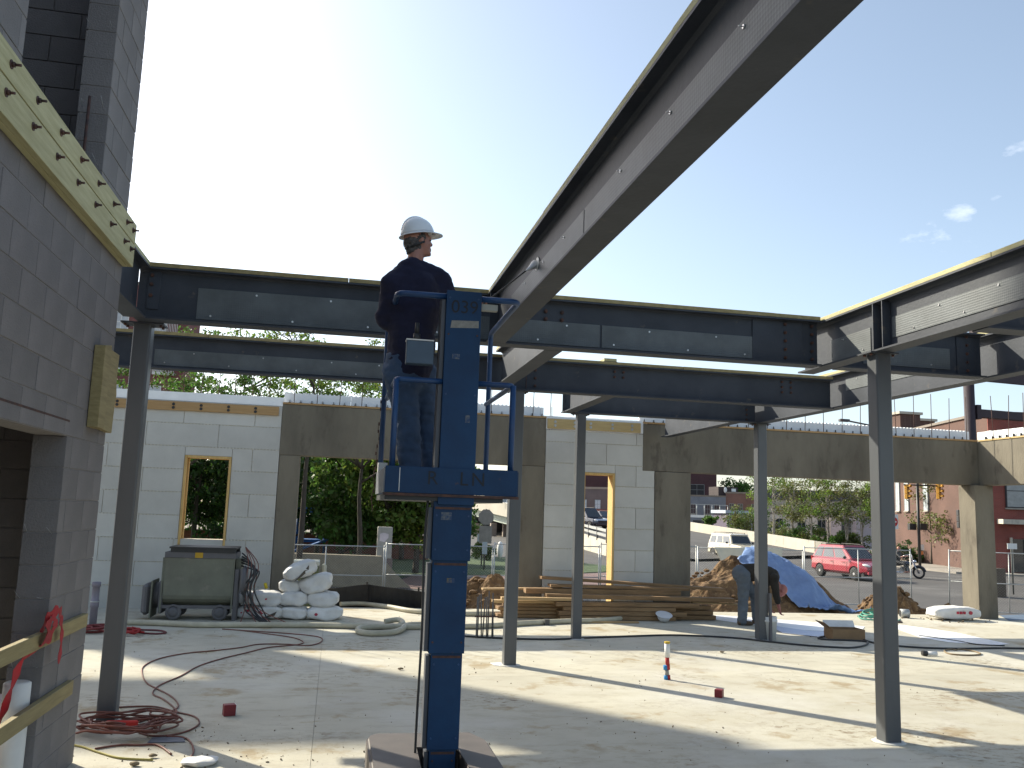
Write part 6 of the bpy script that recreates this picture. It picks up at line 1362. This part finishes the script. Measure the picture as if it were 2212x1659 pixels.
# low rail fence on the skyline and corrugated shed
shd = thing('shed', 'striped corrugated shed roof beyond the parapet', 'shed', oD(1595, 1118, 112)); a, b = oD(1570, 1126, 112), oD(1632, 1126, 112)
for k in range(14): x = a.x+(b.x-a.x)*k/14; bm = B(); box(bm, x, x+(b.x-a.x)/14*.55, a.y-.05, a.y, a.z-2, a.z+.95); obj('rib', bm, mat('shed_rib', (.42, .36, .44)), shd)
bm = B(); box(bm, a.x, b.x, a.y+.01, a.y+4, a.z-2, a.z+1.0); obj('wall', bm, mat('shed_wall', (.10, .08, .12)), shd); bm = B(); box(bm, a.x-.3, b.x+.2, a.y-.3, a.y+4.2, a.z+1.002, a.z+1.4); obj('roof', bm, mat('shed_roof', (.45, .5, .58)), shd)
sk = thing('skyline_fence', 'pale barrier with a wire fence above the far parapet', 'fence', oD(1520, 1115, 95)); a, b = oD(1440, 1112, 122), oD(1572, 1118, 118); bm = B(); obox(bm, a, b, .2, .35); obj('barrier', bm, white, sk); bm = B(); obox(bm, a+Vector((0, 0, 1.6)), b+Vector((0, 0, 1.6)), .05, .06); obj('top_rail', bm, galv, sk)
for k in range(9): p = a.lerp(b, k/8); bm = B(); cyl(bm, p, p+Vector((0, 0, 1.6)), .04, 6); obj('post', bm, galv, sk)
# red brick apartment building at the left
apb = brickmat('apartment_brick', (.21, .07, .065), (.17, .055, .055), (.15, .1, .09), 0)
t, a, b, zt = facade(180, 366, 62, 62, 596, 'tall red brick apartment house with white balconies behind the left foam wall', apb, 2.5)
for k in range(6):
    z = 3.0+k*2.7
    if z > zt-1: break
    for u in (1.2, 4.0): win(t, a, b, u+.0, z, 1.1, 1.6, mat('pane_sky', (.55, .6, .65)), white)
    q = oD(352, 700, 61); bm = B(); box(bm, q.x-1.0, q.x+.5, a[1]-1.3, a[1]-.01, z-.35, z-.15); bl_ = obj('balcony', bm, white, t); bm = B()
    for i in range(14): box(bm, q.x-1.0+i*.11, q.x-1.0+i*.11+.03, a[1]-1.3, a[1]-1.27, z-.15, z+.85)
    box(bm, q.x-1.0, q.x+.5, a[1]-1.31, a[1]-1.26, z+.85, z+.91); stuff(obj('balustrade', bm, white, bl_))
    bm = B(); box(bm, q.x-.9, q.x-.86, a[1]-.03, a[1]-.01, z-.1, z+1.9); 
for u in (2.6, 3.0, 5.4): bm = B(); box(bm, a[0]+u, a[0]+u+.12, a[1]-.12, a[1]-.01, ZR, zt); obj('downpipe', bm, mat('pipe_dark', (.07, .03, .03)), t)
# unseen block added at the left, shaped to throw the wedge of shade
tb_ = thing('shade_tower', 'unseen brick tower added at the left, its storeys shaped to shade the slab', 'tower block', (-22, 33, ZR)); nb = mat('tower_brick', (.24, .12, .1))
def sx(gx, gy, Y): k = SD.x/SD.y; return gx+k*(Y-gy)
YT = 30.0; xa_ = sx(-1.74, 12.4, YT); xb_ = sx(-1.6, 10.59, YT); kz = math.tan(SUN_EL)/SD.y
zz = lambda gy: (YT-gy)*kz
xl_ = xb_-14
bm = B(); box(bm, xl_, xa_, YT, YT+9, ZR, zz(12.9)-1.2); obj('lower_storeys', bm, nb, tb_)
bm = B(); box(bm, xb_, xa_, YT, YT+.9, zz(12.9)-1.19, zz(6.4)); obj('added_pier', bm, nb, tb_)
bm = B(); box(bm, xl_, xb_-.003, YT, YT+.5, zz(9.65), zz(7.3)); obj('shade_slab', bm, nb, tb_)  # band placed to shade the slab between two lit strips
bm = B(); box(bm, xl_, xa_-.004, YT+.01, YT+.6, zz(2.7), zz(2.7)+14); obj('shade_storeys', bm, nb, tb_)  # upper mass placed to keep the sun off the overhead beam
bm = B(); box(bm, xl_, xl_+1, YT, YT+.9, zz(12.9)-1.19, zz(2.7)); obj('added_pier', bm, nb, tb_)
# trees behind, birches, shrubs
for i, (px, dp, h_, rad, lab) in enumerate([(1672, 86, 9.2, 2.6, 'birch tree at the left end of the birch row'), (1712, 84, 8.4, 2.4, 'birch tree second from the left in the row'), (1752, 82, 8.8, 2.4, 'birch tree with a thin white stem in mid row'), (1790, 80, 9.0, 2.3, 'bright green birch tree left of the mauve wall'), (1828, 79, 9.2, 2.6, 'birch tree just left of the right column'), (1862, 78, 9.0, 2.4, 'birch tree hidden behind the right column'), (1905, 76, 8.6, 2.3, 'birch tree right of the right column behind the sign'), (1945, 75, 7.8, 2.2, 'birch tree behind the left traffic signal head'), (1990, 73, 6.6, 1.9, 'thin birch tree beside the black signal mast')]):
    dp += 7; p = oD(px, 1150, dp); tree('birch_tree', lab, p.x, p.y, ZR+.2, h_, rad, leafb if i % 3 else leafy, birchb, .07, clumps=46, per=30, lsize=.17, cspread=.6, base=.36, seed=120+i, grp='birch trees along the street', multi=3, fork=2)
for i, (px, py, dp, rad, lab) in enumerate([(1600, 1128, 92, 2.0, 'round shrub at the left end of the parapet'), (1618, 1120, 93, 2.4, 'tall shrub left of the rear column'), (1690, 1156, 84, 1.5, 'shrub below the left birch tree'), (1725, 1160, 82, 1.7, 'dense shrub in the middle of the shrub row'), (1760, 1168, 80, 1.5, 'shrub above the roof of the red car'), (1800, 1172, 78, 1.5, 'shrub right of the car roof'), (1835, 1172, 78, 1.6, 'shrub left of the right column'), (1535, 1124, 94, .9, 'small shrub over the parapet at the left')]):
    dp += 14 if px < 1700 else 9
    shrub(lab, px, py, dp, rad, leafm if i % 2 else leafb, 200+i, .8, 90, ls=.2)
for i, (px, py, rad, lab) in enumerate([(2000, 1205, .7, 'low dark shrub at the foot of the brick wall, left'), (2025, 1208, .6, 'low dark shrub in the middle of the brick wall'), (1955, 1190, 1.0, 'bush left of the signal mast'), (1915, 1200, .9, 'bush beside the motorcyclist')]): shrub(lab, px, py, 68, rad, leafd, 230+i, .8, 60, 'shrubs at the brick wall')
for i, (px, dp, h_, lab) in enumerate(((2012, 66, 6.4, 'small street tree at the sunlit brick wall, right of the signal mast'), (2052, 64, 4.6, 'leaning sapling near the corner of the brick wall'))):
    p = oD(px, 1200, dp); tree('street_tree', lab, p.x, p.y, ZR+.1, h_, 2.0, leafb, bark, .08, clumps=34, per=26, lsize=.17, cspread=.55, base=.35, seed=190+i, grp='street trees by the brick wall', fork=3)
p = oD(1595, 1062, 190); tree('distant_tree', 'round distant tree above the brown brick house', p.x, p.y, ZR, 11.5, 6.5, leafm, seed=160, clumps=90, per=60, lsize=.5, cspread=1.6, base=.35, grp='distant trees')
bm = B(); rr = np.random.default_rng(5); cen = [(x, 150+rr.normal()*6, 2+rr.random()*4.5) for x in np.arange(-75, 2, 1.2)]; tag(stuff(obj('far_tree_belt', leaves_mesh(cen, 60, 2.2, .6, rr), leafd)), 'dark belt of distant trees closing off the park', 'trees')
bm.free()
bm = B(); cen = [(x, 62+rr.normal()*2, .5+rr.random()*4.2) for x in np.arange(-30, 2.5, .5)]; tag(stuff(obj('park_thicket', leaves_mesh(cen, 70, 1.1, .3, rr), leafd)), 'dark thicket of bushes at the back of the park', 'bushes'); bm.free()
# grass along the verge behind the fence
gv_ = leaves_mesh([(rr.uniform(-14, 1.6), rr.uniform(34.2, 37), ZR+.55) for _ in range(900)], 7, .16, .14, rr); tag(stuff(obj('grass_tufts', gv_, leafm)), 'rough grass growing above the tan retaining wall', 'grass')

# ------------------------------------------------------------------ vehicles
def vehicle(label, px, py, yaw, paint, kind='suv', cat='car', L=4.6, Wd=1.82, Ht=1.68, name='parked_car', zg=None, det=True):
    g_ = gp(px, py); t = thing(name, label, cat, (g_.x, g_.y, ZR+.03 if zg is None else zg), yaw)
    if zg is not None: p = oD(px, py, zg[1]) if isinstance(zg, tuple) else None; t.location = p
    hl = L/2; hw = Wd/2; box_ = kind == 'box'
    beltz = Ht*.60; sill = .30
    # lower body stations: x, bottom, top, half width
    if box_: st_ = [(-hl, .5, 1.12, .80), (-hl+.1, .42, 1.18, .90), (-1.3, .38, 1.2, .93), (.6, .38, 1.2, .93), (1.25, .4, 1.17, .92), (hl-.15, .42, 1.08, .90), (hl, .5, 1.0, .84)]
    else: st_ = [(-hl, .45, .92, .74), (-hl+.12, .35, 1.02, .86), (-1.4, .30, 1.06, .905), (.4, .30, 1.04, .91), (1.05, .30, 1.03, .90), (hl-.45, .33, .93, .86), (hl-.08, .38, .80, .74), (hl, .45, .70, .62)]
    st_ = [(x, b, tp_, w*Wd/1.82) for x, b, tp_, w in st_]
    S_ = []
    for x, b, tp_, w in st_:
        S_.append([(x, y*w, z) for y, z in ((-.86, b), (-1, b+.12), (-1.0, b+(tp_-b)*.55), (-.965, tp_-.06), (-.90, tp_), (.90, tp_), (.965, tp_-.06), (1.0, b+(tp_-b)*.55), (1, b+.12), (.86, b))])
    bm = B(); loft(bm, S_); bmesh.ops.recalc_face_normals(bm, faces=bm.faces)
    me = bpy.data.meshes.new('body'); bm.to_mesh(me); bm.free(); tmp = bpy.data.objects.new('t', me); col.objects.link(tmp)
    wr_ = .34 if not box_ else .40; wx = (-hl+.85, hl-.92); cb_ = B()
    for x in wx: cyl(cb_, (x, -2, wr_), (x, 2, wr_), wr_+.065, 24)
    cm = bpy.data.meshes.new('c'); cb_.to_mesh(cm); cb_.free(); cob = bpy.data.objects.new('c', cm); col.objects.link(cob)
    md = tmp.modifiers.new('b', 'BOOLEAN'); md.object = cob; md.operation = 'DIFFERENCE'; md.solver = 'EXACT'; mb = tmp.modifiers.new('v', 'BEVEL'); mb.width = .03; mb.segments = 2; mb.limit_method = 'ANGLE'
    dg = bpy.context.evaluated_depsgraph_get(); dg.update(); bme = bpy.data.meshes.new_from_object(tmp.evaluated_get(dg)); bpy.data.objects.remove(tmp); bpy.data.objects.remove(cob)
    for p_ in bme.polygons: p_.use_smooth = False
    bme.materials.clear(); obj('body', bme, paint, t, local=True)
    bm = B(); box(bm, -hl+.3, hl-.3, -hw+.12, hw-.12, .25, .8); obj('underbody', bm, black, t, local=True)
    # cabin
    bz = st_[2][2]-.02
    if box_: xb0, xb1, xt0, xt1 = -hl+.02, .95, -hl+.22, .55
    else: xb0, xb1, xt0, xt1 = -hl+.06, 1.15, -hl+.55, .28
    wb_, wt_ = hw*.955, hw*.76; zt3 = Ht-.05
    Bp = [Vector((xb0, -wb_*.93, bz)), Vector((xb1, -wb_*.93, bz)), Vector((xb1, wb_*.93, bz)), Vector((xb0, wb_*.93, bz))]
    Tp = [Vector((xt0, -wt_, zt3-.02)), Vector((xt1, -wt_, zt3)), Vector((xt1, wt_, zt3)), Vector((xt0, wt_, zt3-.02))]
    bm = B(); vb = [bm.verts.new(p_) for p_ in Bp]; vt = [bm.verts.new(p_) for p_ in Tp]; bm.faces.new(vb); 
    m1 = [bm.verts.new(p_+Vector((0, 0, .05)) - (p_-Vector((0, 0, p_.z)))*.06) for p_ in Tp]; bm.faces.new(m1)
    for k in range(4): bm.faces.new((vb[k], vb[(k+1) % 4], vt[(k+1) % 4], vt[k])); bm.faces.new((vt[k], vt[(k+1) % 4], m1[(k+1) % 4], m1[k]))
    bmesh.ops.bevel(bm, geom=list(bm.edges), offset=.03, segments=2, affect='EDGES'); obj('cabin', bm, paint if kind != 'box' else paint, t, local=True)
    if box_: bm = B(); box(bm, xt0-.02, xt1+.06, -wt_-.01, wt_+.01, zt3+.02, zt3+.075); obj('roof_panel', bm, white, t, local=True, bevel=.02)
    def pane(a, b, c_, d_, u0, u1, v0, v1, nm, m, off=.012):
        def bi(u, v): return (a*(1-u)+b*u)*(1-v)+(d_*(1-u)+c_*u)*v
        n_ = (b-a).cross(d_-a).normalized(); ctr = Vector((0, 0, 1)); 
        if n_.dot(bi(.5, .5)-ctr) < 0: n_ = -n_
        bm = B(); q = [bi(u0, v0), bi(u1, v0), bi(u1-.0, v1), bi(u0, v1)]; v = [bm.verts.new(p_+n_*off) for p_ in q]; w = [bm.verts.new(p_-n_*.02) for p_ in q]; bm.faces.new(v); bm.faces.new(w[::-1])
        for k in range(4): bm.faces.new((v[k], w[k], w[(k+1) % 4], v[(k+1) % 4]))
        obj(nm, bm, m, t, local=True)
    for sd in (0, 1):
        a, b, c_, d_ = (Bp[0], Bp[1], Tp[1], Tp[0]) if sd == 0 else (Bp[3], Bp[2], Tp[2], Tp[3])
        for u0, u1 in (((.05, .25), (.29, .58), (.62, .90)) if not box_ else ((.06, .3), (.37, .6), (.64, .93))): pane(a, b, c_, d_, u0, u1, .10, .88, 'side_window', mat('tinted_glass', (.07, .09, .11), rough=.06, spec=.9))
    pane(Bp[1], Bp[2], Tp[2], Tp[1], .06, .94, .10, .92, 'windshield', glassd); pane(Bp[0], Bp[3], Tp[3], Tp[0], .1, .9, .2, .88, 'rear_window', glassd)
    for x in wx:
        for sy in (-1, 1):
            M = Matrix.Translation((x, sy*(hw-.13), wr_)) @ Matrix.Rotation(pi/2, 4, 'X'); bm = B(); lathe(bm, [(wr_*.6, -.11), (wr_*.93, -.11), (wr_, -.08), (wr_, .08), (wr_*.93, .11), (wr_*.6, .11)], M, 28); tyre = obj('wheel', bm, rubber, t, local=True)
            bm = B(); lathe(bm, [(wr_*.62, -.10), (wr_*.62, .10), (wr_*.56, .10), (wr_*.54, -.06)], M, 24); lathe(bm, [(.005, .02), (wr_*.56, .02), (wr_*.56, .03), (.005, .03)], M, 20); lathe(bm, [(.07, -.115), (.07, .115)], M, 12)
            for k in range(5): a = k*2*pi/5; c_ = M @ Vector((wr_*.3*cos(a), wr_*.3*sin(a), 0)); obox(bm, M @ Vector((.03*cos(a), .03*sin(a), 0)), M @ Vector((wr_*.58*cos(a), wr_*.58*sin(a), 0)), .21, .085, M.to_3x3() @ Vector((-sin(a), cos(a), 0)))
            o = obj('rim', bm, mat('alloy', (.6, .6, .61), rough=.3, metal=.3), t, local=True)
    hz3 = st_[-2][2]
    for sy in (-1, 1):
        bm = B()
        if box_: M = Matrix.Translation((hl-.02, sy*.62, .86)) @ Matrix.Rotation(pi/2, 4, 'Y'); lathe(bm, [(.1, 0), (.1, .05), (.06, .065)], M, 16)
        else: ball(bm, (hl-.20, sy*hw*.74, .80), (.22, .13, .075), Euler((0, R(12), -sy*R(28))).to_matrix().to_4x4())
        obj('headlight', bm, mat('headlamp', (.8, .8, .78), rough=.08, spec=1), t, local=True)
        bm = B(); box(bm, -hl-.0, -hl+.12, sy*hw*.72, sy*hw*.90, .84, 1.08); obj('taillight', bm, mat('tail_red', (.4, .01, .01), rough=.2), t, local=True, bevel=.02)
        bm = B(); ball(bm, (xb1-.32, sy*(hw+.10), bz+.10), (.07, .10, .075)); obj('mirror', bm, black if box_ else chrome if False else black, t, local=True)
        for x in ((-.45, .55) if not box_ else (.1,)): bm = B(); box(bm, x-.09, x+.09, sy*(hw+.004), sy*(hw+.03), .88, .915); obj('door_handle', bm, paint, t, local=True)
        for x in ((-1.2, -.25, .85) if not box_ else (-.55, .75)): bm = B(); box(bm, x-.005, x+.005, sy*(hw*.992), sy*(hw*1.003), .42, bz-.08); obj('door_seam', bm, black, t, local=True)
        bm = B(); tube(bm, arc([(xt0+.15, sy*wt_*.93, zt3+.04), (xt0+.22, sy*wt_*.93, zt3+.1), (xt1-.3, sy*wt_*.93, zt3+.1), (xt1-.2, sy*wt_*.93, zt3+.04)], .05), .018, 6); obj('roof_rail', bm, black, t, local=True)
    bm = B(); box(bm, hl-.06, hl+.02, -hw*.5, hw*.5, .52, .62); box(bm, hl-.12, hl-.0, -hw*.45, hw*.45, .70, .78); obj('grille', bm, black, t, local=True)
    bm = B(); box(bm, hl-.1, hl+.05, -hw*.8, hw*.8, .34, .50); obj('front_bumper', bm, paint if not box_ else galv, t, local=True, bevel=.03)
    bm = B(); box(bm, -hl-.05, -hl+.1, -hw*.85, hw*.85, .40, .62); obj('rear_bumper', bm, paint if not box_ else galv, t, local=True, bevel=.03)
    if box_:
        bm = B()
        for y in (-.5, .5): tube(bm, [(xt0+.1, y, zt3+.17), (xt1-.05, y, zt3+.17)], .016, 6)
        for x in np.linspace(xt0+.1, xt1-.05, 5): tube(bm, [(x, -.5, zt3+.17), (x, .5, zt3+.17)], .012, 6)
        for x in (xt0+.15, xt1-.1):
            for y in (-.5, .5): tube(bm, [(x, y, zt3+.07), (x, y, zt3+.17)], .014, 6)
        obj('roof_rack', bm, black, t, local=True)
    return t
vehicle('red compact SUV driving past behind the fence', 1838, 1251, R(-84), redcar, name='red_car', Ht=1.76)
vehicle('cream off-roader with a black roof rack behind the banner', 1588, 1212, R(-84), cream, 'box', name='off_roader', L=4.65, Wd=1.9, Ht=1.85)
navc = mat('navy_car_paint', (.012, .014, .035), rough=.2, coat=1)
for px, py, dp, lab, h_ in ((1270, 1141, 86, 'dark blue pickup with a pale roof coming down the ramp', 1.95), (1302, 1138, 97, 'second dark car just behind the dark pickup on the ramp', 1.7)):
    p = oD(px, py, dp); v = vehicle(lab, px, py, R(-70), navc, 'suv', name='dark_car', L=4.9, Wd=1.95, Ht=h_, zg=None); v.location = p
p = oD(1080, 1086, 114); v = vehicle('pale car on the overpass just below the lift platform', 1080, 1086, R(-50), white, 'suv', name='pale_car'); v.location = p-Vector((0, 0, .35))
p = oD(1122, 1100, 102); v = vehicle('white van on the overpass left of the second concrete pier', 1122, 1100, R(-50), white, 'suv', name='white_van', Ht=1.9); v.location = p-Vector((0, 0, .35))
# motorcycle and rider
g_ = gp(1950, 1249); mc = thing('motorcycle', 'chromed cruiser motorcycle with high handlebars on the street', 'motorcycle', (g_.x, g_.y, ZR+.03), R(-50))
for x, r_ in ((-.72, .31), (.86, .33)):
    M = Matrix.Translation((x, 0, r_)) @ Matrix.Rotation(pi/2, 4, 'X'); bm = B(); tube(bm, [M @ Vector(((r_-.05)*cos(a), (r_-.05)*sin(a), 0)) for a in np.linspace(0, 2*pi, 28)[:-1]], .055, 8, close=True); w_ = obj('wheel', bm, rubber, mc, local=True)
    bm = B()
    for k in range(12): a = k*pi/6; tube(bm, [M @ Vector((0, 0, 0)), M @ Vector(((r_-.08)*cos(a), (r_-.08)*sin(a), 0))], .006, 4)
    lathe(bm, [(.05, -.06), (.05, .06)], M, 10); obj('spokes', bm, chrome, mc, local=True)
    bm = B(); tube(bm, [(x+(r_+.04)*cos(a), 0, r_+(r_+.04)*sin(a)) for a in np.linspace(.2 if x > 0 else .5, 2.6, 12)], .05, 6); obj('fender', bm, navc, mc, local=True)
bm = B(); tube(bm, [(.86, -.09, .33), (.55, -.09, .95)], .025, 6); tube(bm, [(.86, .09, .33), (.55, .09, .95)], .025, 6); obj('fork', bm, chrome, mc, local=True)
bm = B(); tube(bm, arc([(.15, -.38, 1.22), (.42, -.3, 1.32), (.53, -.09, .95), (.53, .09, .95), (.42, .3, 1.32), (.15, .38, 1.22)], .08), .016, 6); obj('handlebar', bm, chrome, mc, local=True)
bm = B(); ball(bm, (.22, 0, .80), (.32, .15, .13)); obj('tank', bm, navc, mc, local=True)
bm = B(); ball(bm, (-.32, 0, .70), (.34, .16, .07)); obj('seat', bm, black, mc, local=True)
bm = B(); 
for k in range(7): z = .42+.03*k; cyl(bm, (.0, 0, z), (.0, 0, z+.018), .14, 12); cyl(bm, (.2, 0, z), (.2, 0, z+.018), .13, 12)
box(bm, -.15, .3, -.1, .1, .25, .42); obj('engine', bm, galv, mc, local=True)
for sy in (-.16, .16): bm = B(); tube(bm, [(.2, sy, .3), (-.9, sy*1.2, .28)], .045, 8); obj('exhaust', bm, chrome, mc, local=True)
bm = B(); ball(bm, (.66, 0, .92), (.1, .1, .1)); obj('headlight', bm, chrome, mc, local=True)
bm = B(); tube(bm, [(-.75, -.13, .33), (.0, -.1, .5), (.5, 0, .85)], .02, 6); tube(bm, [(-.75, .13, .33), (.0, .1, .5), (.5, 0, .85)], .02, 6); obj('frame', bm, black, mc, local=True)
rd_ = thing('person', 'bareheaded rider in black sitting on the cruiser motorcycle', 'person', (g_.x, g_.y, ZR+.03), R(-50))
bm = B(); hip_ = Vector((-.3, 0, .85)); shd_ = Vector((-.22, 0, 1.33)); head(bm, (-.16, 0, 1.60), 0, 1.05); cap_chain(bm, [shd_, Vector((-.18, 0, 1.52))], [.07, .06]); cap_chain(bm, [hip_, shd_], [.13, .14])
for sy in (-1, 1): cap_chain(bm, [shd_+Vector((0, sy*.19, -.02)), Vector((.0, sy*.33, 1.12)), Vector((.16, sy*.38, 1.20))], [.055, .045, .032]); hand(bm, Vector((.15, sy*.38, 1.2)), (1, 0, 0), (0, 0, -1), 1, .9); cap_chain(bm, [hip_+Vector((0, sy*.1, 0)), Vector((.18, sy*.22, .78)), Vector((.25, sy*.24, .38))], [.1, .07, .05]); capsule(bm, Vector((.25, sy*.24, .36)), Vector((.42, sy*.24, .33)), .05, .04)
obj('body', blob(bm, .014, 2), skin, rd_, local=True)
bm = B(); cap_chain(bm, [hip_, shd_+Vector((0, 0, -.02))], [.16, .175])
for sy in (-1, 1): capsule(bm, shd_+Vector((0, sy*.06, 0)), shd_+Vector((0, sy*.19, -.02)), .1, .08); cap_chain(bm, [shd_+Vector((0, sy*.19, -.02)), Vector((.0, sy*.33, 1.12))], [.08, .06]); cap_chain(bm, [hip_+Vector((0, sy*.1, 0)), Vector((.18, sy*.22, .78)), Vector((.25, sy*.24, .42))], [.12, .09, .07])
obj('black_clothes', blob(bm, .016, 3), black, rd_, local=True)
